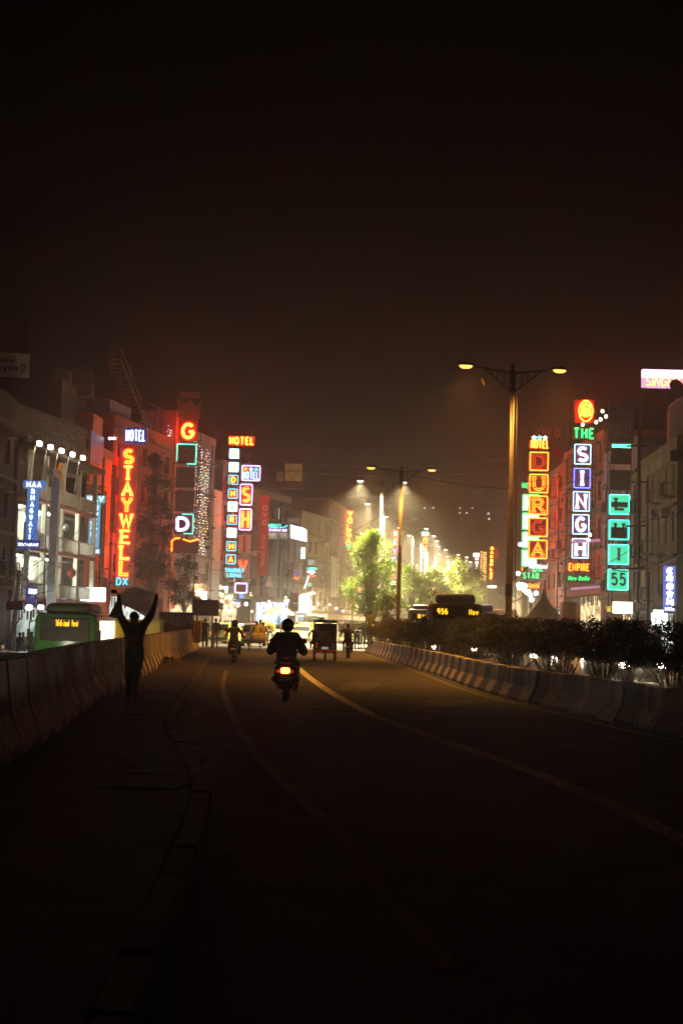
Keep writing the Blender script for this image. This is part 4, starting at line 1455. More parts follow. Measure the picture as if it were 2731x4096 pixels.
class House:
    def __init__(s, label, a, b_, side, ztop, wall, zbot=-1.1, depth=12, floors=4, bays=4, win=(1.1, 1.4), z1=3.2, fh=3.1, lit=0.12, cat='building', name='building', skip=(), end_win=True, ledges=True, openings=(), parapet=.7, endbays=2):
        pA, pB = at(a[0], 2500, a[1]), at(b_[0], 2500, b_[1])
        s.o, s.ang, s.L = frame_of(pA, pB, side)
        s.side = side
        s.zt, s.zb, s.D = ztop, zbot, depth
        s.root = thing(name, label, cat, (s.o.x, s.o.y, 0), s.ang)
        s.wall = wall
        holes = []
        wins = []
        for f in range(floors):
            for k in range(bays):
                if (f, k) in skip:
                    continue
                w, h = win
                cx = s.L * (k + .5) / bays
                z = z1 + f * fh + .9
                if z + h > ztop - .3:
                    continue
                h_ = (cx - w / 2, cx + w / 2, z, z + h)
                holes.append(h_)
                wins.append(h_)
        holes += list(openings)
        b = MB()
        wallgrid(b, s.L, (zbot, ztop), holes)
        # end wall towards the camera
        xe = 0 if side == 'L' else s.L
        eh = []
        if end_win:
            for f in range(floors):
                for k in range(endbays):
                    w, h = win
                    cy_ = depth * (k + .5) / endbays * .8
                    z = z1 + f * fh + .9
                    if z + h < ztop - .3:
                        eh.append((cy_ - w / 2, cy_ + w / 2, z, z + h))
        if side == 'L':
            wallgrid(b, depth, (zbot, ztop), eh, 0, .22, 0, lambda x, y, z: (y, x, z))
        else:
            wallgrid(b, depth, (zbot, ztop), eh, 0, .22, 0, lambda x, y, z: (s.L - y, x, z))
        xo = s.L - xe
        b.add([(xo, 0, zbot), (xo, depth, zbot), (xo, depth, ztop), (xo, 0, ztop)], [(0, 1, 2, 3)])
        b.add([(0, depth, zbot), (s.L, depth, zbot), (s.L, depth, ztop), (0, depth, ztop)], [(0, 1, 2, 3)])
        b.add([(0, 0, ztop), (s.L, 0, ztop), (s.L, depth, ztop), (0, depth, ztop)], [(0, 1, 2, 3)])
        b.build('wall', wall, s.root)
        rnd = random.Random(int(abs(s.o.x * 31 + s.o.y * 7)))
        def pane():
            r = rnd.random()
            return G_warm if r < lit * .6 else G_cool if r < lit else G_curt if r < lit + .2 else G_dark
        for h_ in wins:
            window(s.root, *h_, pane())
            x0, x1, z0, z1_ = h_
            q = rnd.random()
            if q < .38:
                b = MB()
                b.box(x0 - .35, x1 + .35, -.75, -.004, z0 - .42, z0 - .30)
                bal = b.build('balcony', M_ledge, s.root)
                b = MB()
                for k in range(9):
                    x = lerp(x0 - .32, x1 + .32, k / 8)
                    b.box(x - .014, x + .014, -.72, -.69, z0 - .30, z0 + .52)
                b.box(x0 - .35, x1 + .35, -.735, -.68, z0 + .52, z0 + .57)
                for xx in (x0 - .33, x1 + .33):
                    b.box(xx - .02, xx + .02, -.68, -.01, z0 + .52, z0 + .56)
                b.build('balustrade', M_iron, bal)
            elif q < .75:
                MB().box(x0 - .15, x1 + .15, -.42, -.004, z1_ + .08, z1_ + .15).build('sun_shade', M_ledge, s.root)
            if q > .62:
                b = MB()
                for k in range(6):
                    x = lerp(x0 + .06, x1 - .06, k / 5)
                    b.box(x - .01, x + .01, -.035, -.012, z0, z1_)
                for f_ in (.2, .5, .8):
                    zz_ = lerp(z0, z1_, f_)
                    b.box(x0, x1, -.05, -.036, zz_ - .012, zz_ + .012)
                b.build('window_grille', M_iron, s.root)
        if floors:
            for k in range(2):
                xx = s.L * rnd.uniform(.05, .95)
                MB().tube([(xx, -.36, zbot + 4.2), (xx + rnd.uniform(-.1, .1), -.36, ztop * .6), (xx, -.36, ztop - .2)], .06, 6).build('drain_pipe', M_dark if k else M_ledge, s.root, True)
        for (y0, y1, z0, z1_) in eh:
            if side == 'L':
                window(s.root, y0, y1, z0, z1_, pane(), loc=(.2, y1, z0), rot=(0, 0, -pi / 2))
            else:
                window(s.root, y0, y1, z0, z1_, pane(), loc=(s.L - .2, y0, z0), rot=(0, 0, pi / 2))
        if ledges:
            for f in range(floors + 1):
                z = z1 + f * fh
                if z > ztop - .4:
                    continue
                MB().box(-.12 if side == 'L' else .02, s.L - .02 if side == 'L' else s.L + .12, -.28, -.003, z - .09, z + .09).build('ledge', M_ledge, s.root)
        if parapet:
            b = MB()
            e = .04
            b.box(-e, s.L + e, -e, .18, ztop + .004, ztop + parapet)
            b.box(*( (-e, .18) if side == 'L' else (s.L - .18, s.L + e)), .19, depth, ztop + .004, ztop + parapet)
            b.build('parapet', M_ledge if random.random() < .5 else wall, s.root)

    def part(s, name, m, fn, smooth=False):
        b = MB()
        fn(b)
        return b.build(name, m, s.root, smooth)

    def world(s, x, y, z):
        return Vector((s.o.x + cos(s.ang) * x - sin(s.ang) * y, s.o.y + sin(s.ang) * x + cos(s.ang) * y, z))


AC = None


def air_con(loc, rz, label, group='air conditioner units on the house fronts'):
    global AC
    if AC is None:
        b = MB().bbox(-.4, .4, 0, .5, 0, .55, .02)
        g_ = MB()
        for i in range(9):
            g_.box(-.36, .1, -.012, .0, .06 + i * .05, .085 + i * .05)
        f_ = MB().lathe([(.19, -.012), (.19, .0), (.02, .0)], 14, (.22, 0, .28), 'y')
        k_ = MB().box(-.35, -.31, 0, .5, -.05, -.005).box(.31, .35, 0, .5, -.05, -.005)
        AC = [('casing', b.mesh('casing', M_ac)), ('grille', g_.mesh('grille', M_slot)), ('fan', f_.mesh('fan', M_slot)), ('bracket', k_.mesh('bracket', M_iron))]
    t = thing('air_conditioner', label, 'air conditioner', loc, rz, group)
    for n_, me in AC:
        link(n_, me, t)
    return t


W_brick = mat('brick_dark', (0.020, 0.016, 0.015), 0.85, var=.4, scale=1.2, bump=.3)
W_cream = mat('plaster_cream', (0.231, 0.193, 0.132), 0.85, var=.35, scale=.7, bump=.2, streak=True)
W_orange = mat('plaster_orange', (0.55, 0.13, 0.045), 0.7, var=.2, scale=.8)
W_maroon = mat('plaster_maroon', (0.33, 0.075, 0.05), 0.8, var=.35, scale=.8, streak=True)
W_grey = mat('plaster_grey', (0.132, 0.110, 0.099), 0.85, var=.35, scale=.8, streak=True)
W_white = mat('plaster_white', (0.45, 0.43, 0.37), 0.8, var=.2, scale=.8)
W_brown = mat('plaster_brown', (0.165, 0.094, 0.061), 0.85, var=.3, scale=.5, streak=True)
W_beige = mat('plaster_beige', (0.198, 0.154, 0.099), 0.85, var=.3, scale=.7, bump=.2, streak=True)
W_pink = mat('plaster_pink', (0.231, 0.143, 0.165), 0.8, var=.3, scale=.7, streak=True)
W_brickr = mat('brick_red', (0.34, 0.10, 0.055), 0.8, var=.3, scale=1.2, bump=.3)
W_blue = mat('plaster_blue_grey', (0.143, 0.160, 0.198), 0.8, var=.25, scale=.7, streak=True)
W_dark = mat('plaster_soot', (0.050, 0.039, 0.036), 0.85, var=.35, scale=.8, streak=True)

# ------------------------------------------------------------------ left row
House('narrow dark brick house cut off by the left edge of the picture', (-150, 73), (28, 83), 'L', 13.6, W_brick, floors=3, bays=3, depth=14, lit=.0)

# restaurant house with balconies
FZ = [2.67, 5.8, 8.9, 12.0]
H2 = House('white balconied restaurant house with floodlights along its roof terrace', (44, 87.5), (325, 103), 'L', 12.0, W_dark, floors=0, bays=0, end_win=False, ledges=False, parapet=0,
           openings=[(.5, 15.5, FZ[0] + .15, FZ[1] - .35), (.5, 15.5, FZ[1] + .1, FZ[2] - .35), (.5, 15.5, FZ[2] + .1, FZ[3] - .3), (.6, 15.2, -.9, 2.2)], depth=11)
M_rail = mat('railing_white', (.62, .60, .55), .6, var=.2)
E_tube = em('ceiling_lamp_glow', (.88, 1.0, .82), 16)
for i, (za, zb) in enumerate(zip(FZ[:-1], FZ[1:])):
    # loggia interior
    H2.part('back_wall', W_white if i < 2 else W_beige, lambda b: b.box(.5, 15.5, 2.2, 2.3, za, zb))
    H2.part('floor_slab', mat('slab_brown', (.30, .11, .08), .7, var=.3), lambda b: b.box(.3, 15.7, -.9, 2.2, za - .12, za + .1))
    H2.part('ceiling', W_white, lambda b: b.box(.5, 15.5, .1, 2.2, zb - .3, zb - .2))
    for xd in (1.4, 4.4, 8.4, 12.4):
        H2.part('door', mat('door_dark', (.06, .045, .04), .5, var=.2), lambda b: b.box(xd, xd + .9, 2.12, 2.19, za + .1, za + 2.15))
    for xc in (.35, 3.6, 7.4, 11.2, 15.4):
        H2.part('column', W_white, lambda b: b.bbox(xc - .14, xc + .14, -.85, -.55, za + .1, zb - .12, .03))
    # railing: top rail and thin balusters
    def rail(b):
        b.box(.3, 15.7, -.86, -.80, za + 1.0, za + 1.06)
        b.box(.3, 15.7, -.86, -.80, za + .18, za + .22)
        x = .4
        while x < 15.7:
            b.box(x, x + .05, -.85, -.81, za + .22, za + 1.0)
            x += .16
    H2.part('railing', M_rail, rail)
    for xl_ in ((3.0, 9.4) if i < 2 else ()):
        t = H2.part('ceiling_lamp', E_tube, lambda b: b.lathe([(.02, zb - .42), (.16, zb - .38), (.18, zb - .32), (.05, zb - .31)], 10, (xl_, .7, 0)))
        lamp_light('lamp_light', 'POINT', (xl_, .9, zb - .75), 800, (.88, 1.0, .80), .15, H2.root)
H2.part('roof_edge', mat('awning_soot', (.05, .045, .04), .7, var=.3), lambda b: b.box(-.2, 16.2, -1.2, 2.5, 12.05, 12.35))
H2.part('terrace_back', mat('siding_brown', (.20, .15, .09), .7, var=.3, streak=True), lambda b: b.box(.2, 15.8, 3.2, 3.4, 12.35, 15.0))
H2.part('setback_block', W_dark, lambda b: b.box(2.5, 15.6, 4.5, 10.9, 12.36, 15.6))
# floodlights on poles over the terrace edge
E_flood = em('floodlight_glass', (1.0, .86, .62), 22)
for i, px in enumerate((147, 192, 236, 280, 322)):
    yy = (1773, 1787, 1802, 1817, 1830)[i]
    Y = lerp(86.5, 96, i / 4)
    p = at(px, yy, Y)
    t = thing('floodlight', ['first', 'second', 'third', 'fourth', 'last'][i] + ' floodlight from the left in the row over the roof terrace', 'floodlight', p, H2.ang, 'floodlights over the roof terrace')
    MB().bbox(-.22, .22, -.08, .10, -.15, .15, .02).build('housing', M_dark, t)
    MB().bbox(-.20, .20, -.30, -.085, -.15, .12, .03).build('glass', E_flood, t)
    MB().tube([(-.05, .05, -.15), (-.06, .3, -2.4)], .035, 6).build('pole', M_rail, t)
    lamp_light('lamp_light', 'SPOT', (0, -.34, -.05), 45, (1, .78, .45), .12, t, 120, .6, rot=(radians(30), 0, 0))
# flags on the poles
def flag(px, py, Y, w, h, c, label, seed):
    r = random.Random(seed)
    p = at(px, py, Y)
    b = MB()
    n = 10
    L0, L1 = [], []
    for i in range(n + 1):
        t = i / n
        ww = w * (sin(pi * (t * .8 + .15)) ** .8)
        off = .06 * sin(t * 7 + seed) + .05 * t
        L0.append((off - ww / 2, .05 * sin(t * 9), -h * t))
        L1.append((off + ww / 2, .07 * cos(t * 8), -h * t - .05))
    b.add(L0 + L1, [(i, i + 1, i + n + 2, i + n + 1) for i in range(n)])
    b.add([(x, y + .02, z) for x, y, z in L0 + L1], [(i, i + n + 1, i + n + 2, i + 1) for i in range(n)])
    o = b.build('flag', mat('flag_' + c, {'yellow': (.65, .42, .05), 'orange': (.75, .26, .03)}[c], .7, var=.3, scale=4), None, True, loc=p)
    tag(o, label, 'flag')
flag(122, 1795, 88, .45, 1.0, 'yellow', 'yellow flag hanging under the first floodlight', 1)
flag(242, 1850, 94, .32, 1.3, 'orange', 'long orange flag hanging from the middle floodlight pole', 2)
flag(196, 1870, 92, .16, .5, 'orange', 'small orange flag on the second floodlight pole', 3)
flag(326, 1850, 100, .28, 1.1, 'yellow', 'narrow yellow flag near the orange house wall', 4)
# silver kitchen duct
d0 = at(205, 2440, 90)
dz = lambda py: zat(205, py, 90) - d0.z
t = thing('exhaust_duct', 'tall dented silver exhaust duct climbing past the balconies', 'duct', d0, H2.ang)
M_duct = mat('galvanised_steel', (.50, .50, .48), .35, metal=.8, var=.25, scale=3, bump=.25, bscale=6)
zt_ = dz(1900)
def duct(pts, w):
    b = MB()
    rings = []
    for (x, z, a) in pts:
        ca, sa = cos(a), sin(a)
        rings.append([(x + u * ca * w / 2, v * w / 2, z + u * sa * w / 2) for u, v in ((-1, -1), (1, -1), (1, 1), (-1, 1))])
    return b.loft(rings)
duct([(0, 0, 0), (0, zt_ - .55, 0), (-.08, zt_ - .2, .5), (-.35, zt_ + .02, 1.2), (-.9, zt_ + .05, pi / 2), (-1.5, zt_ + .05, pi / 2)], .5).build('riser', M_duct, t)
for i in range(6):
    z = zt_ * (i + .5) / 6.2
    MB().box(-.275, .275, -.275, .275, z, z + .05).build('flange', M_duct, t)
duct([(.3, dz(2330), 0), (.32, dz(2270), 0), (.4, dz(2262), -.6), (.8, dz(2258), -pi / 2 + .02), (1.05, dz(2258), -pi / 2)], .42).build('branch', M_duct, t)
air_con(H2.world(1.6, -.2, 12.4) + Vector((0, 0, 0)), H2.ang, 'white air conditioner on the terrace edge under the first floodlight')
air_con(H2.world(2.2, -.82, FZ[0] + .12), H2.ang, 'air conditioner with a dark fan behind the lowest balcony rail')
# shop at street level
def shop(H, x0, x1, z0, z1, m, goods=True):
    H.part('shop_interior', m, lambda b: b.box(x0, x1, 1.6, 1.7, z0, z1))
    H.part('shop_counter', mat('shop_wood', (.25, .18, .10), .6, var=.3), lambda b: b.box(x0 + .3, x1 - .3, .9, 1.3, z0, z0 + .9))
    def strips(b):
        r = random.Random(int(x0 * 10 + z0 * 3))
        x = x0 + .2
        while x < x1 - .3:
            w = r.uniform(.12, .4)
            h = r.uniform(.3, .9)
            b.box(x, x + w, .7, .75, z1 - h - .1, z1 - .1)
            x += w + r.uniform(.05, .5)
    if goods:
        tag(H.part('hanging_goods', mat('goods_dark', (.12, .10, .10), .7, var=.5, scale=3), strips), kind='stuff')
E_shop = emn('shop_interior_cool', (.30, .38, .36), (.95, 1.0, .85), 1.6, 1.3)
E_shopw = emn('shop_interior_warm', (.35, .22, .08), (1.0, .82, .45), 1.7, 1.3)
E_shopb = emn('shop_interior_blue', (.12, .25, .35), (.75, .92, 1.0), 2.2, 1.6)
shop(H2, .6, 15.2, -.95, 2.2, emn('shop_interior_teal', (.16, .22, .22), (.60, .70, .62), 1.2, .8))
H2.part('awning', mat('awning_soot', (.05, .045, .04)), lambda b: b.prismx([(-1.8, 1.9), (0, 2.5), (0, 2.56), (-1.8, 1.98)], .2, 15.6))
for i, px in enumerate((80, 118, 165)):
    p = at(px, 2430, 86.5 + i)
    t = thing('awning_lamp', ['leftmost', 'middle', 'rightmost'][i] + ' glaring lamp under the dark awning of the restaurant', 'lamp', p, H2.ang, 'lamps under the restaurant awning')
    MB().bbox(-.35, .35, -.08, .08, -.14, .14, .03).build('glass', em('awning_lamp_glow', (1.0, .90, .98), 14), t)
    MB().box(-.4, .4, -.1, .1, .145, .2).build('housing', M_dark, t)
    lamp_light('lamp_light', 'POINT', (0, -.25, -.25), 80, (.85, .95, 1.0), .15, t)
s_ = Sign('shop_sign', 'violet lit name board over the restaurant entrance', 128, 2412, 88, H2.ang)
s_.panel('board', -52, 60, 2345, 2412, em('board_violet_glow', (.10, .08, .45), .35), 0, .15)
s_.text('MAA BHAGWATI', -46, 55, 2356, 2376, N_lbox, 3, y=-.03)
s_.text('RESTAURANT', -20, 24, 2384, 2392, P_grey, 1.3, y=-.03)
s_ = Sign('shop_sign', 'lit blue and white board behind the bus roof', 262, 2406, 98, H2.ang)
s_.panel('board', -26, 26, 2352, 2406, em('board_blue_white', (.30, .45, .95), .7), 0, .15)
s_.text('DURGA', -22, 24, 2362, 2384, N_lbox, 3, y=-.03)
s_ = Sign('shop_sign', 'burnt out white shop sign behind the green bus', 372, 2406, 102)
s_.panel('board', -50, 48, 2350, 2406, em('board_hot_white', (.92, 1.0, .92), 4.5), 0, .2)
s_.text('HOTEL AND BAR', -36, 34, 2384, 2396, P_dark, 1.6, y=-.03)
# balcony barrel and clutter: round dish on the first balcony
o = MB().lathe([(.02, 0), (.2, .04), (.28, .10), (.26, .12), (.05, .06)], 14, axis='y').build('dish_antenna', M_duct, None, True, loc=at(262, 2110, 94))
tag(o, 'grey dish antenna hanging inside the upper balcony', 'antenna')
o = MB().lathe([(.03, 0), (.26, .05), (.32, .14), (.28, .16), (.05, .08)], 14, axis='y').build('fan_cowl', mat('cowl_red', (.35, .06, .04), .5, var=.2), None, True, loc=at(285, 2292, 94))
tag(o, 'red round fan cowl beside the duct elbow', 'fan cowl')

# orange guest house
H3 = House('saturated orange house front with few windows behind the pale blue sign', (325, 104), (425, 112.5), 'L', 14.0, W_orange, floors=4, bays=3, win=(.8, 1.2), lit=.1, skip=((0, 0), (1, 1), (2, 2), (3, 0), (3, 1), (3, 2)), ledges=False, openings=[(.4, 8, -.9, 1.9)])
H3.part('blue_panel', mat('panel_blue', (.10, .16, .50), .5, var=.2), lambda b: b.box(.3, 4.6, -.12, -.01, 13.2, 15.4))
H3.part('red_panel', mat('panel_red', (.55, .10, .05), .5, var=.2), lambda b: b.box(.3, 4.6, -.12, -.01, 11.6, 13.19))
shop(H3, .4, 8, -.95, 1.9, E_shopb)
H3.part('roof_block', W_dark, lambda b: b.box(.3, 8.3, 2.2, 11.8, 14.05, 19.2))
H3.part('roof_block_wing', W_orange, lambda b: b.box(5.2, 8.6, .9, 2.19, 14.75, 17.4))
for k in (.2, 3.2, 6.2, 9.0):
    H3.part('pilaster', mat('trim_pale', (.45, .22, .15), .6, var=.2), lambda b: b.box(k, k + .25, -.16, -.004, 3.0, 11.4))

# sign house, dark, behind the street tree
H4 = House('dark tall house behind the street tree, red with neon light', (425, 113), (668, 128), 'L', 17.2, W_maroon, floors=5, bays=5, win=(1.0, 1.5), lit=.04, z1=4.4, openings=[(.6, 14, -.9, 3.4)])
shop(H4, .6, 14, -.95, 3.4, E_shop)
H4.part('penthouse', mat('penthouse_violet', (.16, .14, .24), .7, var=.3), lambda b: b.box(.5, 5.5, .6, 6, 17.25, 19.2))
def stair(b):
    for s0 in (0, 1.1):
        b.tube([(1.0, s0, 22.5), (9.5, s0, 16.8)], .07, 5)
        b.tube([(1.0, s0, 23.5), (9.5, s0, 17.8)], .05, 5)
        for i in range(16):
            t = i / 15
            b.tube([(1 + 8.5 * t, s0, 22.5 - 5.7 * t), (1 + 8.5 * t, s0, 23.5 - 5.7 * t)], .03, 4)
    for i in range(22):
        t = i / 21
        b.box(1 + 8.5 * t - .12, 1 + 8.5 * t + .12, 0, 1.1, 22.48 - 5.7 * t, 22.54 - 5.7 * t)
H4.part('roof_stair', M_iron, stair)
def frames(b):
    for x in (9, 11, 13):
        b.tube([(x, .4, 17.2), (x, .4, 20.3)], .05, 4)
    for z in (18.4, 19.4, 20.3):
        b.tube([(9, .4, z), (13, .4, z)], .04, 4)
H4.part('roof_frame', M_iron, frames)
iv = Sign('vertical_lettering', 'faint brown upright lettering on the dark house left of the yellow letters', 444, 2120, 112.4)
iv.panel('board', -22, 14, 1870, 2130, mat('board_rust', (.20, .05, .035), .6, var=.3, streak=True), .1, .15)
for i, c in enumerate('INTERIORS'):
    iv.letter(c, -2, 1885 + i * 25, 1898 + i * 25, mat('letter_rose', (.40, .16, .12), .6, var=.2), 2.2, 9, False, y=.04, d=.04)

# two small spotlights by the blue box sign
for px, lb in ((441, 'small left spotlight beside the blue box sign'), (458, 'small right spotlight beside the blue box sign')):
    t = thing('spotlight', lb, 'spotlight', at(px, 1754, 109))
    MB().lathe([(.02, -.1), (.12, -.05), (.13, .08), (.02, .1)], 10).build('glass', em('spot_glow', (.75, .70, 1.0), 9), t, True)
    MB().tube([(0, .05, 0), (0, .3, -.2), (.1, 1.2, -.3)], .02, 5).build('arm', M_iron, t)

# plaza hotel
H5 = House('hotel front hung with strings of coloured lights behind the tower sign', (668, 129), (838, 141.5), 'L', 19.0, W_pink, floors=5, bays=4, win=(1.0, 1.7), lit=.08, z1=4.6, openings=[(.6, 13.5, -.9, 3.8)])
shop(H5, .6, 13.5, -.95, 3.8, E_shopw)
H5.part('corner_tower', W_orange, lambda b: b.box(-.6, 1.0, -.35, 3, 2.6, 20.6))
cols = [(.8, .45, 1.0), (.95, .9, .8), (.3, 1.0, .6), (1.0, .75, .25), (.55, .5, 1.0), (1.0, .6, .4)]
for i in range(11):
    px = (672, 682, 692, 779, 788, 797, 805, 813, 821, 829, 837)[i]
    y0, y1 = ((1705, 1720, 1735, 1745, 1765, 1785, 1800, 1808, 1815, 1800, 1815)[i], (2220, 2190, 2205, 2130, 2180, 2220, 2225, 2215, 2230, 2240, 2230)[i])
    Y = lerp(127.6, 139.5, max(0, px - 668) / 170) - .5
    p = at(px, y0, Y)
    zb = zat(px, y1, Y)
    t = thing('light_string', nth(i + 1) + ' string of tiny coloured bulbs from the left on the pink hotel front', 'light string', p, 0, 'light strings on the hotel front')
    r = random.Random(i)
    h = p.z - zb
    MB().tube([(0, 0, 0), (.04, 0, -h * .5), (0, 0, -h)], .006, 4).build('wire', M_wire, t)
    b1, b2 = MB(), MB()
    n = int(h / .27)
    for k in range(n):
        z = -h * k / n + r.uniform(-.06, .06)
        x = r.uniform(-.10, .10)
        q = r.uniform(.030, .048)
        (b1 if r.random() < .55 else b2).lathe([(.005, z - q), (q, z - q * .3), (q, z + q * .3), (.005, z + q)], 6, (x, r.uniform(-.05, .02), 0))
    c1, c2 = cols[i % 6], cols[(i * 2 + 1) % 6]
    tag(b1.build('bulbs', em('bulb_glow_%d' % (i % 6), c1, 4.0, False), t), kind='stuff')
    tag(b2.build('bulbs', em('bulb_glow_%d' % ((i * 2 + 1) % 6), c2, 4.0, False), t), kind='stuff')

# panelled tower
H6 = House('narrow cream tower clad in square panels, lit yellow from below', (838, 142), (871, 144.6), 'L', 14.8, W_cream, floors=0, bays=0, end_win=False, ledges=False, depth=8, parapet=0)
M_panel = mat('clad_panel', (.50, .44, .26), .5, var=.12, scale=1)
pw = H6.L
zz = -.9
while zz < 14.6:
    for k in range(2):
        H6.part('panel', M_panel, lambda b: b.bbox(pw * k / 2 + .012, pw * (k + 1) / 2 - .012, -.05, -.006, zz + .012, zz + 1.2 - .012, .01))
    zz += 1.2
# lamp that washes the tower
t = thing('wash_light', 'glaring white box lamp at the foot of the panelled tower', 'lamp', at(812, 2382, 138))
MB().bbox(-.35, .35, -.15, .15, -.38, .38, .04).build('glass', em('wash_glow', (1.0, .88, .72), 14), t)
MB().tube([(0, .1, -.38), (0, .1, -4.5)], .05, 6).build('post', M_iron, t)
lamp_light('lamp_light', 'POINT', (.3, -.6, .4), 700, (1.0, .74, .30), .3, t)

H7 = House('soot stained lodge behind the column of small letter boxes', (872, 145), (1000, 154), 'L', 17.4, W_grey, floors=5, bays=4, win=(.9, 1.6), lit=.3, z1=4.8, openings=[(.4, 10.5, -.9, 4.0)])
shop(H7, .4, 10.5, -.95, 4.0, E_shopw)
def scaff(b):
    for x in (0, 2.2, 4.4, 6.6, 8.8):
        for y in (0.2, 2.2):
            b.tube([(x, y, 17.4), (x, y, 21.5 - x * .15)], .035, 4)
    for z in (18.4, 19.5, 20.6):
        for y in (.2, 2.2):
            b.tube([(0, y, z), (8.8, y, z)], .03, 4)
    b.tube([(0, .2, 17.4), (4.4, .2, 21.2)], .03, 4)
    b.tube([(8.8, .2, 17.4), (4.4, .2, 21)], .03, 4)
H7.part('roof_scaffold', M_iron, scaff)
H8 = House('narrow house with ribbed beige wall beside the red banner', (1000, 154.6), (1031, 157.2), 'L', 15.6, W_beige, floors=0, bays=0, end_win=False, ledges=False)
for k in range(10):
    H8.part('rib', W_beige, lambda b: b.box(.1 + k * H8.L / 10.3, .1 + k * H8.L / 10.3 + .12, -.14, -.004, 2.8, 15.2))
H9 = House('dark high house rising behind the red banner', (1031, 158), (1150, 167), 'L', 15.6, W_dark, floors=5, bays=4, win=(.9, 1.4), lit=.06)
H10 = House('pale blue corner house with a rounded front under the green neon', (1068, 159.2), (1195, 172), 'L', 11.4, W_blue, floors=3, bays=5, win=(.8, 1.5), lit=.05, openings=[(.5, 13, -.9, 2.4)], depth=9, end_win=False)
shop(H10, .5, 13, -.95, 2.4, E_shopb)
H10.part('round_corner', W_blue, lambda b: b.lathe([(1.5, 2.6), (1.5, 11.3)], 20, (1.2, 1.0, 0)), True)
H10.part('upper_block', W_dark, lambda b: b.box(2, 14, 3, 9, 11.41, 17.6))
H11 = House('cream house with stepped roof and small windows beyond the corner', (1195, 173), (1310, 186), 'L', 14.6, W_cream, floors=4, bays=5, win=(.8, 1.5), lit=.1, openings=[(.5, 13, -.9, 2.2)])
shop(H11, .5, 13, -.95, 2.2, E_shop)
H12 = House('tall brown hazy house carrying the yellow and red letters', (1302, 188), (1465, 232), 'L', 17.6, W_brown, floors=5, bays=9, win=(1.1, 1.3), lit=.06, openings=[(1, 44, -.9, 2.2)])
shop(H12, 1, 44, -.95, 2.2, emn('shop_interior_dim', (.05, .04, .03), (.45, .36, .2), .5, .7), False)
H12.part('side_board', P_white, lambda b: b.box(2, 9, -.3, -.1, 5.2, 10.6))
House('far hazy house standing behind the bright green tree', (1465, 236), (1570, 285), 'L', 17.5, W_grey, floors=5, bays=8, lit=.08)
House('farthest hazy block on the left behind the ringed letters', (1572, 292), (1660, 390), 'L', 16.0, W_grey, floors=5, bays=12, lit=.1)

# ------------------------------------------------------------------ right row
R1 = House('beige house with slit windows at the right edge of the picture', (2702, 88), (2545, 103.4), 'R', 13.0, W_beige, floors=3, bays=6, win=(.55, 1.9), lit=.0, depth=14, fh=3.2, parapet=.9, openings=[(1, 14.5, -.9, 2.9)])
shop(R1, 1, 14.5, -.95, 2.9, E_shop)
R1.part('cornice', W_cream, lambda b: b.box(-.1, R1.L + .3, -.5, -.02, 12.2, 12.9))
R1.part('roof_cabin', W_brickr, lambda b: b.box(3.0, 7.0, 1.5, 6, 13.05, 17.6))
R1.part('roof_shed', W_dark, lambda b: b.box(7.2, 15.0, 1.0, 8, 13.05, 17.0))
for k, (x, z) in enumerate(((4.1, 5.6), (8.6, 8.6), (11.0, 5.6), (6.2, 2.6), (12.6, 8.4))):
    air_con(R1.world(x, -.55, z + .6), R1.ang, ['air conditioner on a bracket low on the beige house, left of the middle', 'air conditioner high on the beige house between slit windows', 'air conditioner low on the beige house near its street corner', 'lowest air conditioner of the beige house above the shops', 'topmost right air conditioner on the beige house'][k])
R1.part('drain_pipe', mat('pipe_green', (.16, .24, .20), .5, var=.3), lambda b: b.tube([(.25, -.25, -.9), (.25, -.25, 12.0)], .14, 8), True)
R2 = House('mauve lit house front behind the teal column sign', (2545, 104.2), (2405, 116.5), 'R', 15.4, W_pink, floors=4, bays=5, win=(.8, 1.7), lit=.12, z1=4.2, openings=[(.6, 11.5, -.9, 3.4)])
shop(R2, .6, 11.5, -.95, 3.4, E_shopw)
for z in (5.2, 9.0):
    R2.part('tube_bracket', em('tube_pink', (.85, .35, .60), .6), lambda b: b.tube([(.4, -.3, z), (.2, -2.6, z - .25)], .12, 6))
R3 = House('orange brick hotel with barred balconies behind the tallest right sign', (2405, 117), (2246, 134), 'R', 17.6, W_brickr, floors=5, bays=6, win=(1.0, 1.6), lit=.22, z1=5.4, openings=[(.6, 16.5, -.9, 4.7)])
shop(R3, .6, 16.5, -.95, 4.7, E_shopw)
def grid(b):
    for f in range(5):
        z = 5.6 + f * 3.1
        if z > 15.5:
            continue
        for i in range(14):
            x = .6 + i * 1.2
            b.tube([(x, -.5, z), (x, -.5, z + 2.6)], .03, 4)
        for k in range(4):
            b.tube([(.6, -.5, z + k * .85), (16.2, -.5, z + k * .85)], .03, 4)
R3.part('balcony_grille', M_iron, grid)
R4 = House('red lit brick house behind the yellow framed boxes', (2246, 136), (2164, 150), 'R', 17.0, W_brickr, floors=5, bays=4, win=(.9, 1.5), lit=.05, z1=4.8, openings=[(.6, 13, -.9, 3.8)])
shop(R4, .6, 13, -.95, 3.8, E_shop)
R5 = House('low house behind the green boxed sign', (2164, 152), (2108, 176), 'R', 9.5, W_grey, floors=2, bays=6, lit=.2, openings=[(.6, 22, -.9, 2.4)])
shop(R5, .6, 22, -.95, 2.4, E_shopb)
House('dim far row of low houses on the right before the hazy trees', (2085, 215), (1990, 330), 'R', 9.0, W_grey, floors=2, bays=14, lit=.25)
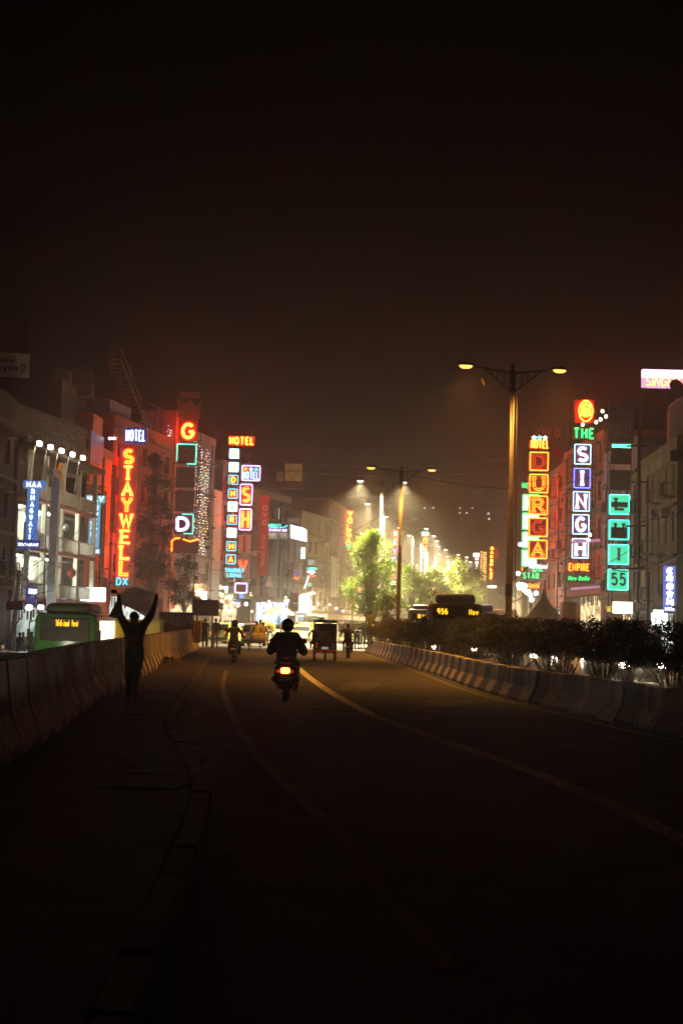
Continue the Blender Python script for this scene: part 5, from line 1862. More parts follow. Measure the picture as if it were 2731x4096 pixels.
# slender masts added to carry dots of light, lit windows of far towers
for i, (lamps, lb) in enumerate((((((1697, 2032), (1732, 2031))), 'leftmost mast added for two faint far window lights high in the haze'), (((1839, 2032), (1838, 2052)), 'mast added for two stacked far window lights above the row of street lights'),
                                 (((1888, 2032), (1865, 2052)), 'mast added for a bright far window light right of the stacked pair'), (((1952, 2054), (1955, 2076)), 'rightmost mast added for two far window lights close to the nearest pole'))):
    px0 = sum(q[0] for q in lamps) / 2
    base = at(px0, 2500, 270)
    t = thing('window_light_mast', lb, 'mast', (base.x, 270, 0))
    ztop = max(zat(q[0], q[1], 270) for q in lamps)
    MB().tube([(0, .3, 0), (0, .3, ztop + .2)], [.09, .04], 5).build('pole', M_steel, t)
    for px, py in lamps:
        p = at(px, py, 270) - Vector((base.x, 270, 0))
        MB().lathe([(.02, -.2), (.16, -.08), (.18, .05), (.05, .16)], 8, (p.x, 0, p.z)).build('lamp', em('far_window_glow', (.85, 1, .9), 1.5, False), t, True)  # glowing bead stands for a lit tower window
        MB().tube([(p.x, 0, p.z + .15), (0, .3, p.z + .2)], .02, 4).build('arm', M_iron, t)

# cooling units hung on the fronts
for H, nm, spots in ((H4, 'the neon red house', ((3.2, 6.8), (9.2, 9.9), (12.0, 13.0))), (H5, 'the pink hotel front', ((6.6, 5.8), (10.5, 8.9))), (H7, 'the soot stained lodge', ((7.6, 5.6), (9.6, 8.7), (6.0, 11.8))),
                     (H9, 'the dark high house', ((6.0, 12.6),)), (H11, 'the cream house', ((4.0, 5.4), (8.6, 8.4), (10.8, 11.4), (2.2, 8.4))), (H12, 'the brown hazy house', ((14.0, 6.2), (24.0, 9.4), (33.0, 6.2))),
                     (R2, 'the mauve lit house', ((3.0, 6.2), (8.0, 9.4))), (R3, 'the orange brick hotel', ((4.0, 14.6), (12.0, 14.6))), (R4, 'the red lit brick house', ((4.5, 6.6), (9.0, 9.6)))):
    for i, (x, z) in enumerate(spots):
        air_con(H.world(x, -.55, z), H.ang, nth(i + 1) + ' air conditioner hung on the front of ' + nm)
# water tanks and masts on the roofs
def tank(px0, px1, yt, yb, Y, m, label, sq=False):
    p = at((px0 + px1) / 2, yb, Y)
    k = Y / FOC
    w, h = (px1 - px0) * k, (yb - yt) * k
    t = thing('water_tank', label, 'water tank', p)
    if sq:
        MB().bbox(-w / 2, w / 2, -w / 3, w / 3, 0, h, .05).build('tank', m, t)
    else:
        pr = [(w / 2 * .96, 0)]
        for i in range(5):
            pr += [(w / 2, h * (.05 + i * .16)), (w / 2 * .96, h * (.12 + i * .16))]
        pr += [(w / 2 * .8, h * .9), (w * .15, h * .97), (w * .15, h)]
        MB().lathe(pr, 16).build('tank', m, t, True)
    MB().box(-w / 2, w / 2, -w / 3, w / 3, -.9, -.01).build('stand', M_iron, t)
T_dk = mat('tank_black', (.02, .018, .018), .6, var=.3)
T_br = mat('tank_brown', (.14, .07, .05), .6, var=.3)
T_ye = mat('tank_yellow', (.42, .33, .12), .6, var=.3)
tank(205, 290, 1470, 1541, 108, T_br, 'brown round water tank on the dark roof at the top left')
tank(302, 375, 1464, 1541, 109.5, T_dk, 'black round water tank right of the brown one on the roof')
tank(1138, 1208, 1856, 1926, 168, T_ye, 'yellowish square tank standing on a roof above the red banner', True)
tank(1105, 1132, 1888, 1925, 170, P_white, 'small pale square tank beside the yellowish tank', True)
def mast(px, yt, yb, Y, label, flagm=None):
    p = at(px, yb, Y)
    h = zat(px, yt, Y) - p.z
    t = thing('mast', label, 'mast', p)
    b = MB()
    b.tube([(0, 0, 0), (0, 0, h)], [.05, .02], 5)
    for i in range(3):
        z = h * (.55 + i * .15)
        b.tube([(-.3 + i * .06, 0, z), (.3 - i * .06, 0, z)], .015, 4)
    b.build('pole', M_iron, t)
    if flagm:
        MB().add([(0, .01, h), (-.5, .05, h - .55), (-.1, .02, h - .75), (0, .01, h - .8)], [(0, 1, 2, 3)]).build('pennant', P_dark, t)
mast(120, 1255, 1425, 95, 'dark antenna mast rising above the white roof board')
mast(446, 1372, 1520, 106, 'thin flag mast on the roof left of the stair', True)
mast(1432, 1870, 1990, 215, 'faint antenna mast on the brown hazy house')

# ------------------------------------------------------------------ cables over the street
def cable(pa, pb, sag, label, r=.02):
    n = 18
    a, c = Vector(pa), Vector(pb)
    pts = []
    for i in range(n + 1):
        t = i / n
        p = a.lerp(c, t)
        p.z -= sag * 4 * t * (1 - t)
        pts.append(p - a)
    o = MB().tube(pts, r, 5).build('overhead_cable', M_wire, None, True, loc=a)
    tag(o, label, 'cable', 'cables strung across the street')
cable(at(1060, 1838, 152), at(2110, 1822, 138), .9, 'upper overhead cable strung across the whole street', .04)
cable(at(1060, 1872, 152), at(2110, 1868, 138), .9, 'lower overhead cable running just under the upper one', .04)
cable(at(1610, 1890, 76), at(2440, 1880, 104), 1.1, 'cable running from the second orange lamp to the right hand signs', .02)
cable(at(60, 2140, 80), at(330, 2290, 96), .5, 'slack black cable drooping in front of the lower balconies', .02)
cable(at(0, 2330, 76), at(420, 2010, 106), .7, 'black cable climbing from the left edge to the orange house', .02)
cable(at(2731, 2035, 80), at(2300, 2300, 118), .6, 'cable sloping past the slit windows at the right', .025)
cable(at(2731, 2215, 80), at(2430, 2275, 106), .5, 'thick cable bundle crossing the beige house', .05)
cable(at(870, 1930, 140), at(2240, 1905, 136), 1.6, 'third long cable sagging across the street under the others', .035)
cable(at(690, 2230, 124), at(1180, 2290, 156), .8, 'cable sagging along the left shop fronts', .03)
cable(at(430, 1990, 110), at(880, 2060, 142), .9, 'cable running past the tower sign to the letter boxes', .03)
cable(at(1200, 2170, 168), at(1520, 2060, 113), .8, 'cable running from the cream house to the pale lamp pole', .03)
cable(at(180, 2195, 89), at(178, 2450, 89), 0.0, 'thick upright cable clipped beside the silver duct', .04)

# ================================================================== VEHICLES
M_tyre = M_black
M_rim = mat('wheel_rim', (.30, .30, .30), .35, metal=.7, var=.2)
M_glassv = mat('car_glass', (.015, .017, .02), .08, var=0, spec=.7)
M_chrome = mat('chrome', (.6, .58, .55), .15, metal=1.0, var=.1)
M_plate = mat('number_plate', (.62, .58, .40), .5, var=.2, scale=8)
M_platey = mat('number_plate_yellow', (.62, .45, .08), .5, var=.2, scale=8)
E_tail = em('tail_light_red', (1.0, .10, .03), 2.2)
E_taild = mat('tail_light_unlit', (.30, .02, .015), .25, var=.1)
E_head = em('headlight_glow', (1.0, .86, .60), 30)
E_headc = em('headlight_cool_glow', (.95, .95, 1.0), 30)
M_hl = mat('headlight_unlit', (.5, .5, .48), .15, var=0)


def paint(n, c, r=.3):
    return mat('paint_' + n, c, r, var=.12, scale=2, spec=.5)


WH = {}


def wheel(parent, x, y, r, w, name='wheel'):
    k = (round(r, 3), round(w, 3))
    if k not in WH:
        t = MB().lathe([(r * .62, -w / 2), (r * .93, -w / 2), (r, -w * .3), (r, w * .3), (r * .93, w / 2), (r * .62, w / 2)], 20, axis='x')
        m = MB().lathe([(.02, -w * .42), (r * .35, -w * .40), (r * .6, -w * .30), (r * .64, -w * .45), (r * .64, w * .45), (r * .6, w * .3), (r * .35, w * .4), (.02, w * .42)], 14, axis='x')
        WH[k] = (t.mesh('wheel', M_tyre, True), m.mesh('rim', M_rim, True))
    o = link(name, WH[k][0], parent, (x, y, r))
    link('rim', WH[k][1], o)
    return o


def rring(y, hw, z0, z1, r):
    r = min(r, hw * .9, (z1 - z0) * .45)
    return [(x, y, z) for x, z in rrect(-hw, hw, z0, z1, r, 3)]


def car(label, col, loc, rz, L=3.8, W=1.64, H=1.48, est=False, head=None, tail=None, plate=None, two_tone=None, beam=True, group='cars and taxis in the junction'):
    t = thing('car', label, 'car', loc, rz, group)
    hw = W / 2
    b = MB()
    b.loft([rring(0, hw * .90, .34, .72, .10), rring(.08, hw * .96, .24, .86, .12), rring(.5, hw, .19, .95, .10), rring(L * .5, hw, .18, .96, .08), rring(L - 1.0, hw, .19, .92, .10), rring(L - .3, hw * .95, .22, .80, .14), rring(L, hw * .84, .32, .62, .12)])
    b.build('body', col, t, True)
    y0b, y1b, y0t, y1t = (.10, L - .95, .42, L - 1.75)
    if est:
        y0t, y1t = .28, L - 1.65
    bw, tw = hw * .95, hw * .80
    c = MB()
    c.loft([[(-bw, y0b, .93), (bw, y0b, .93), (bw, y1b, .93), (-bw, y1b, .93)], [(-tw, y0t, H - .06), (tw, y0t, H - .06), (tw, y1t, H - .06), (-tw, y1t, H - .06)], [(-tw * .88, y0t + .12, H), (tw * .88, y0t + .12, H), (tw * .88, y1t - .12, H), (-tw * .88, y1t - .12, H)]])
    c.build('cabin', two_tone or col, t)
    def q(f0, f1, s, off):
        """pane on slanted face; s in -1..1 across, f up"""
    def face(yb, yt, sgn, name):
        p = MB()
        f0, f1 = .12, .86
        pts = []
        for f, s in ((f0, -1), (f0, 1), (f1, 1), (f1, -1)):
            w = lerp(bw, tw, f) * .88
            pts.append((s * w, lerp(yb, yt, f) + sgn * .012, lerp(.93, H - .06, f)))
        p.add(pts, [(0, 1, 2, 3)])
        p.add([(x, y - sgn * .01, z) for x, y, z in pts], [(3, 2, 1, 0)])
        p.build(name, M_glassv, t)
    face(y0b, y0t, -1, 'rear_window')
    face(y1b, y1t, 1, 'windscreen')
    for s in (-1, 1):
        n = 3 if est else 2
        for k in range(n):
            p = MB()
            pts = []
            for f, u in ((.12, k / n + .03), (.12, (k + 1) / n - .03), (.86, (k + 1) / n - .03), (.86, k / n + .03)):
                w = lerp(bw, tw, f) + .012
                ya, yb = lerp(y0b, y0t, f) + .16, lerp(y1b, y1t, f) - .16
                pts.append((s * w, lerp(ya, yb, u), lerp(.93, H - .06, f)))
            p.add(pts, [(0, 1, 2, 3)])
            p.build('side_window', M_glassv, t)
    for s in (-1, 1):
        for y in (.72, L - .78):
            wheel(t, s * (hw - .10), y, .29, .19)
        MB().bbox(s * hw * .70 - .09, s * hw * .70 + .09, -.02, .10, .66, .86, .03).build('tail_light', tail or E_taild, t)
        MB().bbox(s * hw * .66 - .15, s * hw * .66 + .15, L - .14, L + .02, .60, .80, .06).build('headlight', head or M_hl, t)
        MB().bbox(s * (hw + .02) - .09, s * (hw + .02) + .09, L - 1.35, L - 1.22, .92, 1.06, .03).build('mirror', M_black, t)
    MB().bbox(-hw * .92, hw * .92, -.07, .06, .30, .46, .04).build('rear_bumper', M_black if not est else col, t)
    MB().box(-.25, .25, -.09, -.072, .48, .60).build('number_plate', plate or M_plate, t)
    if head and beam:
        for s in (-1, 1):
            lamp_light('lamp_light', 'SPOT', (s * hw * .66, L + .12, .70), 160, (1, .86, .62), .06, t, 70, .6, rot=(radians(88), 0, 0))
    return t


def bus(label, loc, rz, colr, colf, L=11, W=2.5, H=2.75, pod=.42, text=(), lit=None, group='city buses', name='bus', dark=M_glassv, face_h=(1.15, 2.35), grille=True, board_y=None, hl=None, sidelit=None, disp=None, podmat=None):
    """face with the destination board at y=0 towards -y"""
    t = thing(name, label, 'bus', loc, rz, group)
    hw = W / 2
    b = MB()
    b.loft([rring(0.0, hw * .90, .35, H - .14, .22), rring(.12, hw * .97, .30, H - .04, .26), rring(.6, hw, .28, H, .22), rring(L - .6, hw, .28, H, .22), rring(L, hw * .95, .35, H - .1, .22)])
    b.build('body', colr, t, True)
    if pod:
        b = MB()
        pw = hw * .74
        b.loft([rring(.55, pw * .86, H - .05, H + pod * .55, .15), rring(.9, pw * .98, H - .05, H + pod * .92, .22), rring(1.4, pw, H - .05, H + pod, .25), rring(4.2, pw, H - .05, H + pod, .25), rring(4.7, pw * .9, H - .05, H + pod * .6, .2)])
        pd = b.build('roof_pod', podmat or colr, t, True)
        for s in (-1, 1):
            for k in range(3):
                MB().box(s * pw * .45 - .28, s * pw * .45 + .28, .90, .93, H + pod * .35 + k * .07, H + pod * .35 + k * .07 + .03).build('vent_slot', M_black, pd)
        MB().box(-.01, .01, .6, 4.6, H + .2, H + pod + .012).build('pod_seam', M_black, pd)
    z0, z1 = face_h
    MB().bbox(-hw * .80, hw * .80, -.03, .05, z0, z1, .06).build('windscreen', dark, t)
    dz0 = z1 - .42 if board_y is None else board_y
    MB().bbox(-hw * .76, hw * .76, -.05, -.035, dz0, dz0 + .36, .01).build('display_board', M_black, t)
    for txt, x0, x1 in text:
        text_mb(txt, x0, x1, dz0 + .05, .27, -.075, .02, .052).build('display_text', disp or em('led_amber', (1.0, .50, .02), 2.2), t)
    for s in (-1, 1):
        MB().bbox(s * hw * .70 - .16, s * hw * .70 + .16, -.04, .06, .62, .82, .05).build('headlight', hl or M_hl, t)
        MB().tube([(s * hw * .9, -.02, H - .3), (s * (hw + .12), -.25, H - .4), (s * (hw + .14), -.25, H - .9)], .025, 5).build('mirror_arm', M_black, t)
        MB().bbox(s * (hw + .14) - .07, s * (hw + .14) + .07, -.3, -.22, H - 1.05, H - .65, .03).build('mirror', M_black, t)
        for y in (2.4, L - 2.6):
            wheel(t, s * (hw - .17), y, .48, .28)
        n = 6
        for k in range(n):
            ya, yb = .9 + (L - 1.6) * k / n + .08, .9 + (L - 1.6) * (k + 1) / n - .08
            MB().bbox(s * (hw + .004) - .012, s * (hw + .004) + .012, ya, yb, 1.42, 2.28, .02).build('side_window', (sidelit if sidelit else dark), t)
    MB().bbox(-hw * .93, hw * .93, -.08, .1, .32, .58, .05).build('bumper', colf, t)
    if grille:
        for k in range(22):
            x = -hw * .62 + k * hw * 1.24 / 21
            MB().box(x - .015, x + .015, -.045, -.005, .66, 1.02).build('grille_slat', mat('slat_pale', (.55, .60, .30), .5, var=.1), t)
    MB().box(-.25, .25, -.10, -.082, .4, .52).build('number_plate', M_plate, t)
    return t


def auto_rickshaw(label, loc, rz, top=None, low=None):
    t = thing('auto_rickshaw', label, 'auto rickshaw', loc, rz, 'yellow and green auto rickshaws in the junction')
    yel = top or paint('auto_yellow', (.62, .44, .05), .55)
    grn = low or paint('auto_green', (.10, .22, .10), .45)
    b = MB()
    b.loft([rring(0, .50, .38, .85, .08), rring(.15, .62, .30, .95, .08), rring(1.7, .64, .28, .95, .08), rring(2.2, .40, .30, 1.0, .1), rring(2.5, .16, .38, .85, .08)])
    b.build('body', grn, t, True)
    b = MB()
    b.loft([rring(.05, .50, .93, 1.5, .2), rring(.18, .60, .94, 1.66, .2), rring(1.5, .60, 1.36, 1.72, .16), rring(1.95, .52, 1.42, 1.62, .08)])
    b.build('canopy', yel, t, True)
    MB().bbox(-.24, .24, .02, .05, 1.12, 1.32, .02).build('rear_window', M_glassv, t)
    for s in (-1, 1):
        MB().tube([(s * .56, 1.9, 1.5), (s * .42, 2.2, .98)], .03, 5).build('pillar', M_black, t)
        wheel(t, s * .52, .45, .23, .13)
        MB().bbox(s * .5 - .06, s * .5 + .06, -.03, .04, .60, .72, .02).build('tail_light', E_taild, t)
    MB().add([(-.40, 2.18, 1.0), (.40, 2.18, 1.0), (.46, 1.95, 1.48), (-.46, 1.95, 1.48)], [(0, 1, 2, 3)]).add([(-.40, 2.19, 1.0), (.40, 2.19, 1.0), (.46, 1.96, 1.48), (-.46, 1.96, 1.48)], [(3, 2, 1, 0)]).build('windscreen', M_glassv, t)
    wheel(t, 0, 2.2, .23, .12, 'front_wheel')
    MB().box(-.2, .2, -.03, -.01, .45, .56).build('number_plate', M_platey, t)
    return t


# ------------------------------------------------------------------ scooter in the middle of the road
def scooter(label, loc, rz, col, tail, seat=M_black, group='scooters and motorcycles on the road', plate=M_plate, glow=None):
    t = thing('scooter', label, 'scooter', loc, rz, group)
    wheel(t, 0, .26, .25, .10, 'rear_wheel')
    wheel(t, 0, 1.50, .25, .09, 'front_wheel')
    b = MB()
    b.loft([rring(-.02, .10, .52, .70, .05), rring(.06, .19, .46, .78, .08), rring(.25, .245, .36, .80, .10), rring(.55, .24, .32, .76, .10), rring(.85, .19, .30, .66, .08), rring(.95, .12, .28, .5, .05)])
    b.build('body', col, t, True)
    b = MB()
    b.loft([rring(.02, .10, .80, .86, .02), rring(.12, .16, .78, .89, .04), rring(.5, .17, .76, .85, .04), rring(.9, .13, .74, .82, .03)])
    b.build('seat', seat, t, True)
    MB().tube([(-.19, .32, .86), (-.19, .06, .90), (-.10, -.08, .93), (.10, -.08, .93), (.19, .06, .90), (.19, .32, .86)], .016, 6).build('grab_rail', M_chrome, t, True)
    MB().bbox(-.095, .095, -.065, .0, .60, .72, .03).build('tail_light', tail, t)
    for s in (-1, 1):
        MB().bbox(s * .165 - .04, s * .165 + .04, -.03, .05, .60, .68, .02).build('indicator', mat('indicator_amber', (.5, .16, .02), .2, var=0), t)
        MB().bbox(s * .26 - .03, s * .26 + .03, .1, .75, .42, .52, .02).build('side_trim', M_chrome if s < 0 else M_black, t)
        MB().tube([(0, 1.28, 1.0), (s * .22, 1.22, 1.02), (s * .34, 1.14, 1.0)], .018, 6).build('handlebar', M_black, t, True)
        MB().tube([(s * .25, 1.2, 1.02), (s * .32, 1.16, 1.22)], .008, 5).build('mirror_stem', M_black, t)
        MB().lathe([(.01, -.012), (.06, -.01), (.06, .01), (.01, .012)], 10, (s * .34, 1.14, 1.25), 'y').build('mirror', M_glassv, t, True)
    b = MB()
    b.loft([rring(.95, .19, .24, .30, .02), rring(1.25, .19, .24, .30, .02)])
    b.build('footboard', M_black, t)
    b = MB()
    b.loft([[(-.20, 1.22, .28), (.20, 1.22, .28), (.16, 1.36, .26), (-.16, 1.36, .26)], [(-.21, 1.20, .7), (.21, 1.20, .7), (.12, 1.36, .7), (-.12, 1.36, .7)], [(-.11, 1.20, 1.02), (.11, 1.20, 1.02), (.08, 1.34, 1.04), (-.08, 1.34, 1.04)]])
    b.build('leg_shield', col, t, True)
    MB().bbox(-.12, .12, -.055, -.035, .42, .53, .01).build('number_plate', plate, t)
    for row, tx in ((.485, 'DL6SAW'), (.435, '2917')):
        text_mb(tx, -.10, .10, row, .036, -.06, .003, .006).build('plate_text', M_black, t)
    b = MB()
    b.add([(-.105, -.03, .40), (.105, -.03, .40), (.09, -.02, .30), (.045, -.015, .26), (-.045, -.015, .26), (-.09, -.02, .30)], [(0, 1, 2, 3, 4, 5)])
    b.add([(-.105, -.02, .40), (.105, -.02, .40), (.09, -.01, .30), (.045, -.005, .26), (-.045, -.005, .26), (-.09, -.01, .30)], [(5, 4, 3, 2, 1, 0)])
    b.build('mudflap', mat('mudflap', (.35, .10, .04), .6, var=.2), t)
    MB().tube([(.2, .7, .28), (.21, .2, .27), (.21, -.1, .30)], [.03, .05, .055], 8).build('exhaust', M_chrome, t, True)
    return t


def motorcycle(label, loc, rz, col, group='scooters and motorcycles on the road'):
    t = thing('motorcycle', label, 'motorcycle', loc, rz, group)
    wheel(t, 0, .30, .30, .10, 'rear_wheel')
    wheel(t, 0, 1.58, .30, .09, 'front_wheel')
    MB().loft([rring(.0, .07, .66, .76, .03), rring(.2, .13, .6, .82, .05), rring(.8, .14, .5, .8, .06), rring(.95, .16, .62, .95, .08), rring(1.3, .14, .68, .98, .08), rring(1.4, .07, .72, .9, .04)]).build('tank_and_tail', col, t, True)
    MB().loft([rring(.02, .10, .76, .84, .03), rring(.4, .13, .76, .84, .03), rring(.95, .11, .76, .83, .03)]).build('seat', M_black, t, True)
    MB().bbox(-.16, .16, .7, 1.15, .28, .6, .06).build('engine', M_dark, t)
    MB().bbox(-.06, .06, -.05, .02, .66, .74, .02).build('tail_light', E_taild, t)
    MB().bbox(-.10, .10, -.06, -.04, .50, .60, .01).build('number_plate', M_plate, t)
    MB().add([(-.09, -.02, .66), (.09, -.02, .66), (.07, -.12, .34), (-.07, -.12, .34)], [(0, 1, 2, 3)]).add([(-.09, -.01, .66), (.09, -.01, .66), (.07, -.11, .34), (-.07, -.11, .34)], [(3, 2, 1, 0)]).build('mudguard', M_black, t)
    for s in (-1, 1):
        MB().tube([(0, 1.32, 1.0), (s * .25, 1.26, 1.06), (s * .38, 1.16, 1.03)], .016, 6).build('handlebar', M_black, t, True)
        MB().tube([(s * .27, 1.22, 1.06), (s * .36, 1.18, 1.25)], .008, 5).build('mirror_stem', M_black, t)
        MB().lathe([(.01, -.012), (.065, -.01), (.065, .01), (.01, .012)], 10, (s * .38, 1.17, 1.28), 'y').build('mirror', M_glassv, t, True)
        MB().tube([(s * .07, 1.58, .3), (s * .08, 1.36, .95)], .025, 6).build('fork', M_rim, t, True)
        MB().tube([(s * .1, .3, .3), (s * .12, .5, .66)], .02, 6).build('shock_absorber', M_rim, t)
    MB().tube([(.14, 1.0, .3), (.16, .4, .28), (.17, -.05, .36)], [.03, .04, .045], 8).build('exhaust', M_rim, t, True)
    return t


# placement helpers: wheels touch the road where the photograph shows it
def on_road(px, py, z=0.0):
    p = gnd(px, py, z)
    return Vector((p.x, p.y, z))


# ------------------------------------------------------------------ left street: green city bus
p = at(262, 2500, 57)
bus_green = bus('green city bus with amber route number behind the left barrier', (p.x, 57.0, -.78), 0.05, paint('bus_green', (.03, .12, .03)), paint('bus_lime', (.12, .42, .05)),
                L=11.5, H=2.56, pod=.42, face_h=(1.45, 2.40), text=(('166', -.38, -.10), ('Anand Parvat', -.06, .52)), podmat=paint('pod_green', (.035, .055, .03), .6), sidelit=em('bus_window_hot', (1.0, .88, .55), 2.2), dark=mat('bus_glass', (.035, .032, .026), .1, var=.3, scale=3, spec=.6))
car('unseen car added so its headlights light the green bus, sunk behind the left barrier', paint('car_grey', (.12, .12, .13)), (p.x + .2, 46.0, -1.05), .05, head=E_head, group='unseen car added behind the left barrier')  # unseen car, added so that its beams brighten the bus front
p = at(425, 2500, 72)
bus('second bus with blazing lit windows queued behind the green one', (p.x - .3, 70, -.9), 0.12, paint('bus_cream', (.45, .40, .26)), paint('bus_grey', (.2, .2, .18)), L=10, H=2.7, pod=0, grille=False, sidelit=em('bus_window_hot', (1.0, .88, .55), 2.2), dark=em('bus_interior_hot', (1.0, .85, .5), 1.4))

# ------------------------------------------------------------------ right carriageway buses
p = at(1818, 2500, 64)
bus('dark bus with amber number facing the camera beyond the hedge', (p.x, 64, -.03), -0.08, paint('bus_maroon', (.28, .11, .06), .45), paint('bus_maroon', (.16, .05, .03)), L=11, W=2.5, H=2.72, pod=.45,
    text=(('956', -.80, -.32), ('Now', .62, 1.05)), grille=False, podmat=paint('pod_brown', (.28, .16, .09), .6), board_y=2.16, hl=E_head)
bb_ = bpy.context.scene.objects
for px, lb in ((1733, 'left'), (1917, 'right')):
    pass
p = at(1968, 2500, 76)
bus('orange lettered bus standing to the right behind the dark bus', (p.x, 76, -.03), -0.08, paint('bus_rust', (.28, .10, .05), .4), paint('bus_rust', (.28, .10, .05)), L=11, W=2.6, H=2.35, pod=0, text=(('TOWN HALL TOWN', -.75, .75),), grille=False, board_y=1.62)
p = at(1700, 2500, 92)
bus('hazy bus with a small amber code left of the dark bus', (p.x, 92, -.03), -0.05, paint('bus_tan', (.30, .20, .12), .4), paint('bus_tan', (.30, .20, .12)), L=9, W=2.3, H=2.75, pod=.3, text=(('BY 87', -.5, .6),), grille=False, board_y=2.1, hl=E_head)
p = at(1932, 2500, 94)
bus('bus with a blue rounded roof pod behind the dark bus', (p.x, 96, -.03), -0.08, paint('bus_blue', (.10, .11, .28), .4), paint('bus_blue', (.10, .11, .28)), L=9, W=2.4, H=2.75, pod=.5, grille=False)
p = at(1640, 2500, 80)
bus('pale green minibus half hidden by the hedge tip', (p.x, 80, -.03), -0.05, paint('bus_sage', (.22, .30, .22), .5), paint('bus_sage', (.22, .30, .22)), L=6, W=2.1, H=1.95, pod=0, text=(), grille=False, face_h=(.9, 1.5))
p = at(2010, 2500, 125)
bus('pale far bus with panelled side in the right hand queue', (p.x, 125, -.03), -0.1, paint('bus_pale', (.40, .30, .24), .5), paint('bus_pale', (.40, .30, .24)), L=10, W=2.5, H=3.3, pod=0, grille=False)

# cars on the far carriageway whose headlights shine through the hedge
for i, (px, py, Y, lb) in enumerate(((2120, 2640, 52, 'car with paired headlights behind the hedge left of the lamp pole'), (2325, 2650, 46, 'pale car with glaring headlights behind the middle hedge gap'),
                                     (2475, 2680, 41, 'car with headlights low behind the right end of the hedge'))):
    q = at(px, py, Y)
    car(lb, [paint('car_grey', (.12, .12, .13)), paint('car_white', (.55, .52, .46)), paint('car_black', (.02, .02, .022))][i], (q.x + .3, Y + 3.8, -.03), pi + .10, head=E_head, group='cars on the far carriageway behind the hedge')

# ------------------------------------------------------------------ junction traffic
sc_loc = on_road(1138, 2811)
scooter('maroon scooter with a burning tail light in the middle of the road', (sc_loc.x, sc_loc.y - .1, 0), 0.0, paint('scooter_maroon', (.13, .035, .02), .25), em('scooter_tail_glow', (1.0, .16, .03), 14))
mc_l = on_road(930, 2655)
motorcycle('dark motorcycle ahead in the left lane', (mc_l.x, mc_l.y, 0), 0.0, paint('moto_black', (.02, .02, .022)))
mc_r = on_road(1388, 2634)
motorcycle('dark motorcycle carrying the orange hooded rider', (mc_r.x, mc_r.y, 0), -0.06, paint('moto_black', (.02, .02, .022)))
sf = on_road(1208, 2547)
scooter('small white scooter in the traffic behind the foreground rider', (sf.x, sf.y, 0), 0.1, paint('scooter_white', (.55, .48, .38), .3), E_taild)

